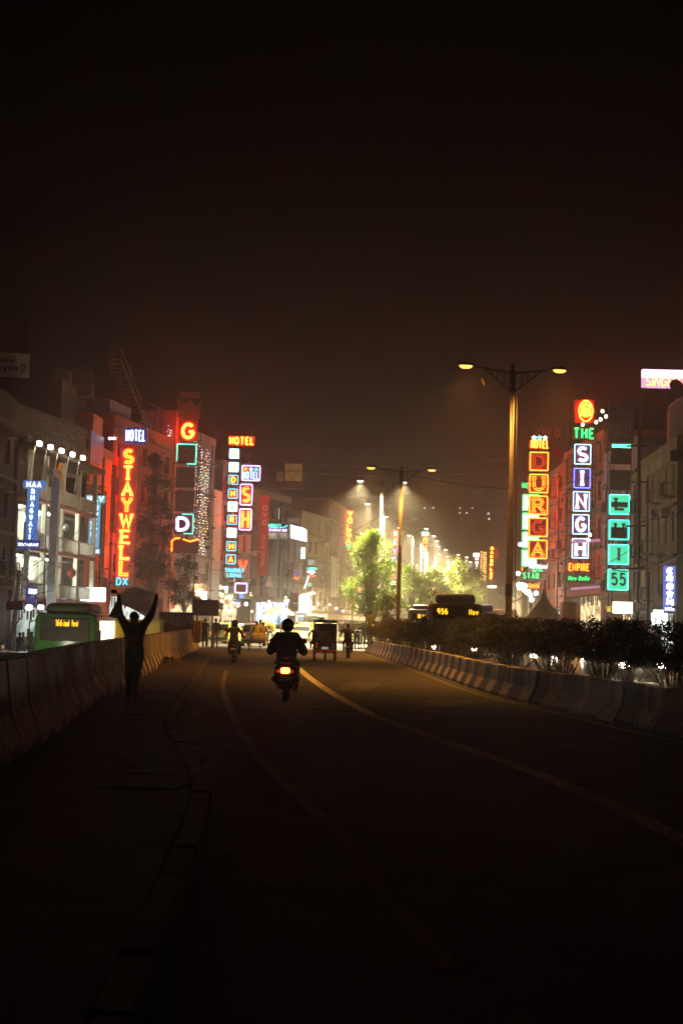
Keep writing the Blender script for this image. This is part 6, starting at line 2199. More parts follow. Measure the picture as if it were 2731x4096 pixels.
# electric rickshaw
def e_rickshaw(label, loc, rz):
    t = thing('electric_rickshaw', label, 'rickshaw', loc, rz)
    blk = paint('erick_black', (.008, .0075, .0075), .6)
    MB().bbox(-.50, .50, 0, .06, .42, .92, .03).build('tail_panel', paint('erick_navy', (.010, .010, .018), .5), t)
    MB().bbox(-.52, .52, .07, 2.4, .36, .62, .04).build('chassis', blk, t)
    MB().bbox(-.51, .51, .04, .10, .93, 1.12, .02).build('seat_back', blk, t)
    MB().bbox(-.53, .53, -.05, 2.3, 1.66, 1.78, .06).build('roof', blk, t)
    for s in (-1, 1):
        for y in (.03, 1.2, 2.2):
            MB().tube([(s * .5, y, .5), (s * .5, y, 1.68)], .02, 6).build('post', blk, t)
        wheel(t, s * .45, .38, .24, .12)
        MB().bbox(s * .36 - .05, s * .36 + .05, -.04, .02, .66, .80, .02).build('tail_light', em('erick_tail', (1, .05, .02), .2) if s < 0 else mat('tail_clear', (.3, .25, .2), .2, var=0), t)
        MB().lathe([(.01, -.02), (.05, -.015), (.05, .01), (.01, .015)], 10, (s * .36, -.03, .60), 'y').build('lamp', M_hl, t)
        MB().bbox(s * .27 - .21, s * .27 + .21, -.06, -.01, .42, .49, .01).build('red_band', em('erick_band', (1.0, .06, .03), .12), t)
    wheel(t, 0, 2.35, .24, .10, 'front_wheel')
    MB().box(-.50, .50, 1.9, 1.95, .6, 1.64).build('dark_backing', blk, t)  # black sheet added to keep the inside dark against the bright view beyond
    MB().bbox(-.47, .47, .5, .62, .62, 1.36, .03).build('bench_back', blk, t)
    MB().box(-.48, .48, -.01, .01, 1.28, 1.305).build('rear_rail', M_chrome, t)
    MB().box(-.48, .48, -.01, .01, 1.60, 1.62).build('rear_rail', M_chrome, t)
    for k in range(11):
        x = -.46 + k * .092
        MB().box(x - .006, x + .006, -.008, .008, 1.305, 1.60).build('rear_bar', M_chrome, t)
    MB().box(.02, .46, -.02, .0, .94, .965).build('chrome_strip', M_chrome, t)
    MB().box(-.48, -.25, -.02, .0, .94, .965).build('chrome_strip', M_chrome, t)
    sp = MB().lathe([(.20, -.06), (.255, -.05), (.27, 0), (.255, .05), (.20, .06), (.17, 0)], 22, (0, -.09, 1.08), 'y').build('spare_wheel', mat('spare_tyre_tan', (.10, .075, .02), .7, var=.2), t, True)
    MB().bbox(-.17, .17, -.15, -.10, 1.03, 1.14, .02).build('spare_plate', mat('spare_yellow', (.32, .19, .03), .6, var=.3), sp)
    text_mb('DL2', -.1, .1, 1.055, .06, -.155, .004, .012).build('spare_text', M_black, sp)
    MB().bbox(-.14, .16, -.05, -.02, .52, .62, .01).build('number_plate', em('plate_lit', (.75, .62, .55), .35), t)
    text_mb('GANPATI', -.44, -.10, 1.69, .05, -.07, .006, .012).build('roof_text', mat('print_amber', (.45, .25, .05), .6, var=0), t)
    text_mb('JAI MATA DI', .08, .46, 1.69, .05, -.07, .006, .012).build('roof_text', mat('print_amber', (.45, .25, .05)), t)
    MB().bbox(-.36, .1, .3, 1.6, 1.785, 1.80, .005).build('roof_mat', M_black, t)
    MB().bbox(-.30, -.08, .2, .55, 1.80, 1.88, .03).build('roof_bundle', mat('bundle_yellow', (.6, .40, .05), .6, var=.2), t)
    for s in (-1, 1):
        b = MB()
        for k in range(9):
            y = -.02 + k * .28
            b.add([(s * .53, y, 1.70), (s * .53, y + .26, 1.70), (s * .55, y + .13, 1.58)], [(0, 1, 2)])
        b.build('fringe', blk, t)
    return t
er = on_road(1297, 2645)
e_rickshaw('black electric rickshaw seen from behind with a spare wheel and red band', (er.x, er.y, 0), 0.0)

# cycle rickshaw
def cycle_rickshaw(label, loc, rz):
    t = thing('cycle_rickshaw', label, 'rickshaw', loc, rz)
    cloth = mat('canvas_tan', (.42, .34, .20), .8, var=.25, scale=3)
    for s in (-1, 1):
        b = MB()
        b.tube([(s * .52, .0 + .36 * cos(a), .36 + .36 * sin(a)) for a in [2 * pi * k / 24 for k in range(24)]], .020, 6, 0, True)
        w_ = b.build('wheel', M_tyre, t, True)
        b = MB()
        for k in range(10):
            a = 2 * pi * k / 10
            b.tube([(s * .52, 0, .36), (s * .52, .34 * cos(a), .36 + .34 * sin(a))], .004, 4)
        b.lathe([(.02, -.05), (.035, -.03), (.035, .03), (.02, .05)], 8, (s * .52, 0, .36), 'x')
        b.build('spokes', M_rim, w_)
        MB().tube([(s * .40, -.1, .42), (s * .40, .3, .42), (s * .34, .9, .5)], .02, 6).build('frame_rail', M_dark, t)
        MB().bbox(s * .47 - .03, s * .47 + .03, -.2, .5, .72, .78, .02).build('armrest', M_dark, t)
    MB().tube([(-.52, 0, .36), (.52, 0, .36)], .018, 6).build('axle', M_dark, t)
    MB().tube([(-.40, -.06, .46), (-.40, -.14, .30), (-.2, -.16, .25), (.2, -.16, .25), (.40, -.14, .30), (.40, -.06, .46)], .014, 6).build('step_hoop', M_dark, t, True)
    b = MB()
    b.loft([rring(-.16, .42, .50, .92, .12), rring(-.10, .46, .46, 1.0, .14), rring(.3, .45, .48, .98, .12), rring(.42, .42, .52, .86, .1)])
    b.build('seat_box', cloth, t, True)
    for s in (-.3, 0.02, .3):
        MB().tube([(s, -.18, .5), (s + .01, -.2, .75), (s, -.15, 1.0)], .012, 5).build('strap', M_dark, t)
    # folded hood at either side
    for s in (-1, 1):
        b = MB()
        rings = []
        for k in range(6):
            u = k / 5
            rings.append([(s * (.44 + .04 * sin(u * 9)), -.15 + u * .7, 1.0 + .38 * sin(pi * (u * .7 + .25))), (s * (.55 + .03 * cos(u * 8)), -.15 + u * .7, .82 + .2 * sin(pi * u)), (s * .50, -.15 + u * .7, .70)])
        b.loft(rings, 0, False)
        b.build('folded_hood', cloth, t, True)
    wheel(t, 0, 1.9, .33, .05, 'front_wheel')
    MB().tube([(0, .3, .45), (0, 1.2, .5), (0, 1.75, .85)], .022, 6).build('main_tube', M_dark, t)
    MB().tube([(-.28, 1.65, 1.0), (0, 1.78, 1.0), (.28, 1.65, 1.0)], .014, 6).build('handlebar', M_dark, t)
    MB().bbox(-.1, .1, 1.0, 1.3, .88, .95, .02).build('saddle', M_dark, t)
    MB().tube([(0, 1.15, .5), (0, 1.15, .9)], .02, 6).build('seat_post', M_dark, t)
    return t
cr = on_road(1034, 2603)
cycle_rickshaw('cycle rickshaw with a tan canvas seat seen from behind', (cr.x, cr.y, 0), 0.0)

lime = paint('taxi_lime', (.42, .50, .08), .3)
def car_at(label, px, pyb, col, rz=0.0, Y=None, **kw):
    p = on_road(px, pyb) if Y is None else Vector((at(px, 2500, Y).x, Y, 0))
    return car(label, col, (p.x, p.y, -.03), rz, **kw)
car_at('lime and yellow taxi with a dark rear window near the sign board', 872, 2573, lime, -.35, H=1.5, tail=E_tail, L=3.7)
car_at('white estate taxi with a roof rack and yellow plate', 1170, 2540, paint('taxi_cream', (.60, .50, .30), .3), 0.06, L=4.2, W=1.75, H=1.75, est=True, plate=M_platey)
car_at('dark red car stopped across the junction', 940, 2500, paint('car_red', (.20, .03, .03), .25), -.9, Y=118, tail=E_tail)
car_at('silver car ahead of the cycle rickshaw with tail lights on', 1010, 2500, paint('car_silver', (.35, .34, .32)), -.1, Y=96, tail=E_tail, H=1.52)
car_at('maroon car behind the dark red one', 985, 2500, paint('car_maroon', (.16, .04, .05), .25), -1.1, Y=126, est=True)
car_at('grey blue car near the shining chemist lights', 1290, 2500, paint('car_slate', (.16, .18, .22), .3), .1, Y=134)
car_at('yellow roofed taxi among the autos', 1330, 2500, paint('taxi_black', (.03, .03, .03), .3), .05, Y=128, two_tone=paint('taxi_yellow', (.6, .44, .06), .4))
car_at('pale far car waiting left of the barricades', 1245, 2500, paint('car_white', (.55, .52, .46)), .05, Y=142)
for i, (px, Y, lb) in enumerate(((1005, 158, 'far oncoming car with bright headlights under the blue light box'), (1075, 172, 'far oncoming car with headlights before the long awning stall'), (1150, 165, 'far oncoming car with headlights left of the blue board'),
                                 (1318, 176, 'far oncoming car with headlights beyond the autos'), (1372, 190, 'far oncoming car with headlights left of the signal'), (1585, 150, 'oncoming car with headlights behind the bare bush'), (1560, 175, 'farther oncoming car with headlights behind the green tree'))):
    car_at(lb, px, 2500, paint('car_grey', (.12, .12, .13)), pi + .05, Y=Y + 3.8, head=E_head, beam=False)
rk = MB()
for x in (-.55, -.2, .2, .55):
    rk.box(x - .02, x + .02, .5, 2.2, 1.80, 1.83)
for y in (.5, 1.3, 2.2):
    rk.box(-.6, .6, y - .02, y + .02, 1.765, 1.795)
p = on_road(1170, 2540)
o = rk.build('roof_rack', M_steel, None, loc=(p.x, p.y, 0), rz=.06)
tag(o, 'flat roof rack on the white estate taxi', 'roof rack')
for i, (px, Y, rz, lb) in enumerate(((800, 92, .2, 'yellow auto rickshaw behind the sign board poles'), (1068, 104, .05, 'yellow auto rickshaw right of the cycle rickshaw'), (1275, 118, .1, 'auto rickshaw left of the group at the barricades'),
                                     (1345, 122, 0, 'auto rickshaw in the middle of the far row'), (1410, 120, -.1, 'auto rickshaw just left of the barricades'), (1225, 130, .3, 'auto rickshaw behind the man in green'),
                                     (1500, 126, .1, 'far auto rickshaw behind the barricades'))):
    auto_rickshaw(lb, (at(px, 2500, Y).x, Y, -.03), rz)
for i, (px, Y, rz, lb, cn) in enumerate(((905, 106, -.6, 'pale car with roof lights nosing out near the sign board', (.5, .46, .36)), (845, 112, -1.2, 'dark car crossing behind the lime taxi', (.05, .05, .06)), (960, 108, -.3, 'bronze car left of the cycle rickshaw', (.22, .13, .06)),
                                         (1040, 124, .1, 'white car in the middle of the junction crowd', (.55, .52, .46)), (1128, 128, .2, 'dark blue car behind the walking men', (.03, .04, .09)), (1208, 116, .0, 'small yellowish car behind the white scooter', (.5, .40, .14)))):
    car_at(lb, px, 2500, paint('car_mix_%d' % i, cn, .3), rz, Y=Y, tail=E_tail if i % 2 == 0 else None)
p = at(1262, 2500, 138)
bus('dark box van bus parked by the dazzling shop', (p.x, 138, -.03), .15, paint('van_navy', (.07, .07, .09), .4), M_black, L=6, W=2.1, H=2.5, pod=0, grille=False, name='bus', group='city buses')

# trucks behind the left barrier
def cargo_truck(label, loc, rz, wall, W=2.1, H=2.6, L=5.0):
    t = thing('truck', label, 'truck', loc, rz, 'trucks behind the left barrier')
    MB().bbox(-W / 2, W / 2, 0, L, .85, H, .03).build('cargo_box', wall, t)
    for s in (-1, 1):
        d = MB().bbox(s * W / 4 - W / 4 + .04, s * W / 4 + W / 4 - .04, -.05, -.004, .92, H - .08, .02).build('door', wall, t)
        for k in range(5):
            z = 1.1 + k * (H - 1.3) / 5
            MB().box(s * W / 4 - W / 4 + .12, s * W / 4 + W / 4 - .12, -.08, -.052, z, z + .07).build('pressed_rib', wall, d)
        MB().tube([(s * .12, -.09, 1.0), (s * .12, -.09, H - .15)], .018, 6).build('lock_rod', M_rim, d)
    for s in (-1, 1):
        for y in (.9, L + .6):
            wheel(t, s * (W / 2 - .2), y, .42, .26)
        MB().bbox(s * .8 - .12, s * .8 + .12, -.06, .0, .62, .78, .03).build('tail_light', E_taild, t)
    MB().bbox(-W / 2 * .95, W / 2 * .95, .1, L + 1.4, .45, .82, .03).build('chassis', M_dark, t)
    MB().loft([rring(L + .12, W / 2 * .92, .5, 2.2, .12), rring(L + 1.2, W / 2 * .92, .5, 2.15, .2), rring(L + 1.6, W / 2 * .88, .5, 1.5, .2)]).build('cab', wall, t, True)
    MB().add([(.45, -.07, 1.35), (.65, -.07, 1.35), (.55, -.07, 1.53)], [(0, 1, 2)]).add([(.45, -.062, 1.35), (.65, -.062, 1.35), (.55, -.062, 1.53)], [(2, 1, 0)]).build('warning_triangle', mat('triangle_red', (.55, .06, .03), .5, var=0), t)
    text_mb('DL 1L 9237', .15, .85, 1.10, .14, -.085, .006, .022).build('painted_number', M_black, t)
    return t
p = at(552, 2500, 62)
cargo_truck('yellow cargo truck with ribbed doors behind the man', (p.x, 62, -.75), .1, paint('truck_yellow', (.58, .40, .035), .5), W=2.0, H=2.35)
# decorated red truck with silver tassels
p = at(706, 2500, 70)
t = thing('truck', 'red slatted truck hung with silver tassels behind the barrier end', 'truck', (p.x, 70, -.5), .12, 'trucks behind the left barrier')
redw = paint('truck_red', (.32, .07, .05), .6)
MB().box(-.85, .85, .02, 4.2, .9, 2.45).build('cargo_body', redw, t)
for k in range(8):
    x = -.80 + k * .21
    MB().bbox(x, x + .12, -.06, .0, .92, 1.62, .015).build('plank', redw, t)
MB().box(-.85, .85, -.03, .0, 1.64, 1.72).build('cross_rail', redw, t)
MB().box(-.88, .88, -.05, .02, 2.42, 2.5).build('top_rail', M_chrome, t)
r = random.Random(5)
for k in range(15):
    x = -.80 + k * .112
    b = MB()
    h = r.uniform(.45, .68)
    n = 5
    L0 = [(x + r.uniform(-.02, .02) - .028 * (1 - abs(i / n - .5)), -.07 - .015 * (i % 2), 2.42 - h * i / n) for i in range(n + 1)]
    L1 = [(a[0] + .055 * (1.2 - abs(i / n - .5)), a[1] + .012, a[2]) for i, a in enumerate(L0)]
    b.add(L0 + L1, [(i, i + 1, i + n + 2, i + n + 1) for i in range(n)])
    b.add([(q[0], q[1] + .015, q[2]) for q in L0 + L1], [(i, i + n + 1, i + n + 2, i + 1) for i in range(n)])
    b.build('tassel', mat('tassel_silver', (.65, .62, .55), .3, metal=.6, var=.3, scale=12), t)
for s in (-1, 1):
    for y in (.9, 4.6):
        wheel(t, s * .72, y, .42, .26)
MB().bbox(-.8, .8, 0, 5.6, .5, .86, .03).build('chassis', M_dark, t)
MB().bbox(-.88, .88, 4.25, 5.7, .6, 2.2, .12).build('cab', paint('truck_cab_cream', (.5, .45, .3), .5), t)
MB().bbox(.9, 1.25, 1.2, 1.32, 1.0, 2.1, .03).build('side_panel', P_white, t)

# ================================================================== PEOPLE
SKIN = mat('skin', (.20, .105, .065), .6, var=.1)
HAIR = mat('hair_black', (.012, .010, .009), .6, var=.2, scale=20)


def cl(n, c):
    return mat('cloth_' + n, c, .85, var=.2, scale=7, bump=.25, bscale=25)


BODY = {}
# radii by joint
RAD = dict(pel=.145, wst=.125, chs=.15, nck=.055, chn=.075, hed=.098, top=.055, sh=.07, el=.045, wr=.032, hp=.09, kn=.062, an=.045, toe=.035)


def stand_pose(h=1.68, stride=0.1, arms=0.0, lean=0.0, bend=0.0, fwd=1, turn=0.0):
    """joint positions for a figure whose back is towards -y (camera); z up"""
    s = h / 1.70
    J = {}
    J['pel'] = Vector((0, 0, .93))
    ly = lean
    J['wst'] = Vector((0, ly * .15, 1.10))
    J['chs'] = Vector((0, ly * .35, 1.30))
    J['nck'] = Vector((0, ly * .5, 1.46))
    J['chn'] = Vector((0, ly * .55 + .02, 1.53))
    J['hed'] = Vector((0, ly * .6 + .02, 1.61))
    J['top'] = Vector((0, ly * .6 + .01, 1.685))
    for sd, q in (('L', -1), ('R', 1)):
        J['sh' + sd] = Vector((q * .185, ly * .45, 1.40))
        a = arms * q
        J['el' + sd] = Vector((q * .24, ly * .4 - .06 + a * .1, 1.13))
        J['wr' + sd] = Vector((q * .225, ly * .4 + .06 + a * .18, .90))
        J['hp' + sd] = Vector((q * .095, 0, .86))
        J['kn' + sd] = Vector((q * .10, q * stride * .6 + .03, .48))
        J['an' + sd] = Vector((q * .10, q * stride - (.06 if q < 0 else 0) * stride * 4, .08 + (.04 if q < 0 else 0) * stride * 4))
        J['toe' + sd] = J['an' + sd] + Vector((q * .02, .17, -.045))
    for k in J:
        J[k] = J[k] * s
    return J


def ride_pose(h=1.68, wide=1.0, seat=.80, bar=1.0, hands=.33, footz=.30, fwd=.34):
    s = h / 1.70
    J = {}
    J['pel'] = Vector((0, 0, seat + .09))
    J['wst'] = Vector((0, .05, seat + .27))
    J['chs'] = Vector((0, .10, seat + .46))
    J['nck'] = Vector((0, .15, seat + .62))
    J['chn'] = Vector((0, .18, seat + .69))
    J['hed'] = Vector((0, .19, seat + .77))
    J['top'] = Vector((0, .18, seat + .845))
    for sd, q in (('L', -1), ('R', 1)):
        J['sh' + sd] = Vector((q * .19, .12, seat + .56))
        J['el' + sd] = Vector((q * .30 * wide, .22, seat + .30))
        J['wr' + sd] = Vector((q * hands, .62, bar + .02))
        J['hp' + sd] = Vector((q * .11, .03, seat + .05))
        J['kn' + sd] = Vector((q * .21, .45, seat - .03))
        J['an' + sd] = Vector((q * .20, fwd, footz + .07))
        J['toe' + sd] = Vector((q * .22, fwd + .18, footz + .02))
    return J


BONES = [('pel', 'wst', 1), ('wst', 'chs', 1), ('chs', 'nck', 1), ('nck', 'chn', 2), ('chn', 'hed', 2), ('hed', 'top', 2)]
for sd in 'LR':
    BONES += [('chs', 'sh' + sd, 1), ('sh' + sd, 'el' + sd, 1), ('el' + sd, 'wr' + sd, 1), ('pel', 'hp' + sd, 0), ('hp' + sd, 'kn' + sd, 0), ('kn' + sd, 'an' + sd, 0), ('an' + sd, 'toe' + sd, 3)]


def finger_chain(V, E, Rr, grp, wr, dirv, side, up, scale=1.0, curl=.6):
    """palm and five curled fingers growing from the wrist"""
    dirv = dirv.normalized()
    side = (side - dirv * side.dot(dirv)).normalized()
    nrm = dirv.cross(side)
    i0 = len(V)
    V.append(wr + dirv * .05 * scale); Rr.append(.034 * scale); grp.append(2)
    palm = i0
    V.append(wr + dirv * .085 * scale); Rr.append(.036 * scale); grp.append(2)
    E.append((palm, palm + 1))
    kn = palm + 1
    for k in range(4):
        off = (k - 1.5) * .021 * scale
        ln = (.030, .034, .032, .025)[k] * scale
        a = len(V)
        p = V[kn] + side * off + dirv * .018 * scale
        V.append(p); Rr.append(.0095 * scale); grp.append(2)
        E.append((kn, a))
        p2 = p + dirv * ln * (1 - curl * .4) + nrm * ln * curl * .6
        V.append(p2); Rr.append(.009 * scale); grp.append(2)
        p3 = p2 + nrm * ln * .9 - dirv * ln * curl * .3
        V.append(p3); Rr.append(.008 * scale); grp.append(2)
        E += [(a, a + 1), (a + 1, a + 2)]
    a = len(V)
    p = V[palm] + side * -.036 * scale + nrm * .012 * scale
    V.append(p); Rr.append(.011 * scale); grp.append(2)
    V.append(p + dirv * .03 * scale + nrm * .022 * scale); Rr.append(.0095 * scale); grp.append(2)
    E += [(palm, a), (a, a + 1)]
    return palm


def body_mesh(key, J, fat=1.0, hands=True, coat=False, sub=1, curl=.5, radf=None):
    """one continuous skin; material slots: 0 trousers 1 shirt 2 skin 3 shoes"""
    if key in BODY:
        return BODY[key]
    V, Rr, grp = [], [], []
    idx = {}
    rad = dict(RAD)
    if radf:
        rad.update(radf)
    for k, p in J.items():
        base = k[:-1] if k[-1] in 'LR' and k not in ('pel',) else k
        idx[k] = len(V)
        V.append(p.copy())
        r = rad[base]
        if base in ('pel', 'wst', 'chs', 'sh', 'el', 'hp', 'kn'):
            r *= fat
        Rr.append(r)
        grp.append(0)
    E = [(idx[a], idx[b_]) for a, b_, g_ in BONES]
    seg = [(J[a], J[b_], g_) for a, b_, g_ in BONES]
    if hands:
        for sd, q in (('L', -1), ('R', 1)):
            d = (J['wr' + sd] - J['el' + sd])
            base = finger_chain(V, E, Rr, grp, J['wr' + sd], d, Vector((0, 1, .2)) if abs(d.normalized().y) < .8 else Vector((q, 0, 0)), None, 1.0, curl)
            E.append((idx['wr' + sd], base))
            seg.append((J['wr' + sd], J['wr' + sd] + d.normalized() * .18, 2))
    me = bpy.data.meshes.new('tmp_body')
    me.from_pydata([tuple(v) for v in V], E, [])
    o = bpy.data.objects.new('tmp_body', me)
    COL.objects.link(o)
    md = o.modifiers.new('skin', 'SKIN')
    md.use_smooth_shade = True
    sv = me.skin_vertices[0].data
    for i, r in enumerate(Rr):
        f = 1.0
        sv[i].radius = (r, r)
    for k in ('pel', 'wst', 'chs'):
        r = Rr[idx[k]]
        sv[idx[k]].radius = (r * 1.12, r * .80) if k != 'chs' else (r * 1.15, r * .78)
    sv[idx['pel']].use_root = True
    ss = o.modifiers.new('sub', 'SUBSURF')
    ss.levels = sub
    ss.render_levels = sub
    dg = bpy.context.evaluated_depsgraph_get()
    dg.update()
    ev = o.evaluated_get(dg)
    nm = bpy.data.meshes.new_from_object(ev)
    bpy.data.objects.remove(o)
    nm.materials.clear()
    for _ in range(4):
        nm.materials.append(SKIN)
    mi = []
    for p in nm.polygons:
        c = p.center
        best, bg = 1e9, 0
        for a, b_, g_ in seg:
            ab = b_ - a
            t = max(0, min(1, (c - a).dot(ab) / max(1e-9, ab.length_squared)))
            d = (a + ab * t - c).length
            if d < best:
                best, bg = d, g_
        mi.append(bg)
    nm.polygons.foreach_set('material_index', mi)
    nm.polygons.foreach_set('use_smooth', [True] * len(nm.polygons))
    nm.name = 'person'
    BODY[key] = nm
    return nm


HAIRM = {}


def person(label, key, J, loc, rz, shirt, trousers, shoes=None, hair=HAIR, helmet=None, scale=1.0, group=None, fat=1.0, hands=True, sub=1, curl=.5, radf=None, face=True):
    me = body_mesh(key, J, fat, hands, False, sub, curl, radf)
    o = link('person', me, None, loc, (0, 0, rz), (scale,) * 3)
    for i, m in enumerate((trousers, shirt, SKIN, shoes or cl('shoe', (.02, .018, .016)))):
        o.material_slots[i].link = 'OBJECT'
        o.material_slots[i].material = m
    tag(o, label, 'person', group)
    hd = J['hed']
    if helmet:
        b = MB()
        rings = []
        for k in range(9):
            a = -pi / 2 * .62 + (pi / 2 * 1.62) * k / 8
            rr = cos(a)
            rings.append([(hd.x + .142 * rr * cos(q), hd.y + .165 * rr * sin(q) + .0, hd.z + .012 + .15 * sin(a)) for q in [2 * pi * i / 18 for i in range(18)]])
        b.loft(rings)
        h_ = b.build('helmet', helmet, o, True)
        MB().bbox(hd.x - .11, hd.x + .11, hd.y + .13, hd.y + .175, hd.z - .05, hd.z + .06, .03).build('visor', M_glassv, h_)
        for s in (-1, 1):
            MB().bbox(hd.x + s * .135 - .012, hd.x + s * .135 + .012, hd.y - .03, hd.y + .05, hd.z - .16, hd.z - .03, .008).build('strap', M_black, h_)
    else:
        k = key + 'hair'
        if k not in HAIRM:
            b = MB()
            rings = []
            for i in range(8):
                a = -.45 + (pi / 2 + .40) * i / 7
                rr = max(.02, cos(a))
                back = 1.0
                rings.append([(hd.x + .088 * rr * cos(q), hd.y - .012 + .100 * rr * sin(q) * (1.0 if sin(q) < 0 else .80), hd.z + .012 + .096 * sin(a) + (.035 if sin(q) > .3 and a < 0 else 0)) for q in [2 * pi * j / 16 for j in range(16)]])
            b.loft(rings)
            HAIRM[k] = b.mesh('hair', HAIR, True)
        link('hair', HAIRM[k], o)
    if face:
        f = MB()
        fy = hd.y + .092
        f.add([(hd.x - .014, fy, hd.z - .02), (hd.x + .014, fy, hd.z - .02), (hd.x, fy + .022, hd.z - .025), (hd.x, fy, hd.z + .025)], [(0, 1, 2), (0, 2, 3), (1, 3, 2)])
        f.build('nose', SKIN, o)
        for s in (-1, 1):
            MB().lathe([(.002, -.006), (.011, 0), (.002, .006)], 8, (hd.x + s * .034, hd.y + .088, hd.z + .012), 'y').build('eye', HAIR, o)
            MB().bbox(hd.x + s * .085 - .010, hd.x + s * .085 + .010, hd.y - .015, hd.y + .02, hd.z - .03, hd.z + .03, .008).build('ear', SKIN, o)
        MB().bbox(hd.x - .024, hd.x + .024, hd.y + .085, hd.y + .095, hd.z - .056, hd.z - .046, .003).build('mouth', mat('lips', (.16, .06, .05), .6, var=0), o)
    return o


# ------------------------------------------------------------------ man holding up a sheet on the pavement
mp = gnd(527, 2795, .15)
MS = mp.y / FOC


def mpt(px, py, dy=0.0):
    p = at(px, py, mp.y + dy)
    return Vector((p.x - mp.x, dy, p.z - .15))


J = {}
J['pel'] = mpt(540, 2600)
J['wst'] = mpt(540, 2565)
J['chs'] = mpt(539, 2522)
J['nck'] = mpt(538, 2494, .02)
J['chn'] = mpt(538, 2484, .04)
J['hed'] = mpt(538, 2468, .045)
J['top'] = mpt(538, 2452, .03)
J['shL'], J['shR'] = mpt(505, 2507), mpt(572, 2505)
J['elL'], J['elR'] = mpt(480, 2460, .06), mpt(606, 2460, .06)
J['wrL'], J['wrR'] = mpt(477, 2398, .04), mpt(624, 2398, .04)
J['hpL'], J['hpR'] = mpt(522, 2618), mpt(558, 2618)
J['knL'], J['knR'] = mpt(518, 2702, .04), mpt(545, 2704, -.02)
J['anL'], J['anR'] = mpt(515, 2780, .02), mpt(538, 2782, .06)
J['toeL'], J['toeR'] = J['anL'] + Vector((-.02, .17, -.05)), J['anR'] + Vector((.03, .17, -.05))
J['anL'].z = J['anR'].z = .08
J['toeL'].z = J['toeR'].z = .035
man = person('man on the pavement in an olive jacket holding a sheet above his head', 'man_sheet', J, (mp.x, mp.y, .15), 0.0, cl('olive', (.55, .44, .25)), cl('black_trousers', (.012, .012, .013)), sub=2, fat=1.06, curl=.9,
             radf=dict(pel=.165, wst=.165, chs=.175, sh=.09, el=.07, wr=.045, hp=.105, kn=.08, an=.055))
# hood of the jacket lying on his back
b = MB()
c0 = mpt(539, 2504)
rings = []
for k in range(7):
    u = k / 6
    w = .15 * (1 - u * .55)
    z = c0.z + .06 - u * .20
    rings.append([(c0.x + w * cos(a), -.10 - .05 * sin(pi * u) + .045 * sin(a), z - .03 * abs(cos(a)) * (-1)) for a in [2 * pi * j / 12 for j in range(12)]])
b.loft(rings)
b.build('hood', cl('olive', (.55, .44, .25)), man, True)
# the sheet
sh = thing('plastic_sheet', 'crumpled pale sheet held up by the man on the pavement', 'sheet', (mp.x, mp.y, .15))
n, m_ = 22, 14
vs = []
rr_ = random.Random(3)
for j in range(m_ + 1):
    v = j / m_
    for i in range(n + 1):
        u = i / n
        tl, tr, br, bl = (480, 2376), (624, 2374), (583, 2468), (492, 2420)
        topx, topy = lerp(tl[0], tr[0], u), lerp(tl[1], tr[1], u) - 26 * (sin(pi * u) ** .9) * (1.3 - .6 * u)
        botx, boty = lerp(bl[0], br[0], u), lerp(bl[1], br[1], u) - 4 * sin(pi * u)
        px, py = lerp(topx, botx, v), lerp(topy, boty, v)
        dy = .10 + .07 * sin(u * 9 + v * 2) * (1 - .5 * v) + .045 * sin(v * 11 + u * 5) + .02 * sin(u * 31 + v * 7) + .06 * v
        q = mpt(px, py, dy)
        vs.append(q)
fs = [(j * (n + 1) + i, j * (n + 1) + i + 1, (j + 1) * (n + 1) + i + 1, (j + 1) * (n + 1) + i) for j in range(m_) for i in range(n)]
b = MB().add(vs, fs)
sm_ = mat('sheet_mauve', (.62, .52, .50), .6, var=.15, scale=3)
tr_ = sm_.node_tree.nodes.new('ShaderNodeBsdfTranslucent')
tr_.inputs[0].default_value = (.95, .84, .80, 1)
mx_ = sm_.node_tree.nodes.new('ShaderNodeMixShader')
mx_.inputs[0].default_value = .9
sm_.node_tree.links.new(sm_.node_tree.nodes['Principled BSDF'].outputs[0], mx_.inputs[1])
sm_.node_tree.links.new(tr_.outputs[0], mx_.inputs[2])
sm_.node_tree.links.new(mx_.outputs[0], sm_.node_tree.nodes['Material Output'].inputs[0])
b.build('sheet', sm_, sh, True)
vs = []
for j in range(7):
    v = j / 6
    for i in range(5):
        u = i / 4
        px = lerp(lerp(474, 468, v), lerp(470, 434, v), u)
        py = lerp(lerp(2390, 2474, v), lerp(2400, 2466, v), u)
        vs.append(mpt(px, py, .12 + .03 * sin(u * 7 + v * 3)))
fs = [(j * 5 + i, j * 5 + i + 1, (j + 1) * 5 + i + 1, (j + 1) * 5 + i) for j in range(6) for i in range(4)]
MB().add(vs, fs).add([v + Vector((0, .006, 0)) for v in vs], [tuple(reversed(f)) for f in fs]).build('hanging_corner', mat('sheet_dark', (.10, .08, .07), .7, var=.2), sh, True)
MB().bbox(*(lambda a: (a.x - .06, a.x + .06, .03, .09, a.z - .03, a.z + .05))(mpt(455, 2368)), .02).build('gathered_end', cl('navy', (.03, .035, .09)), sh)

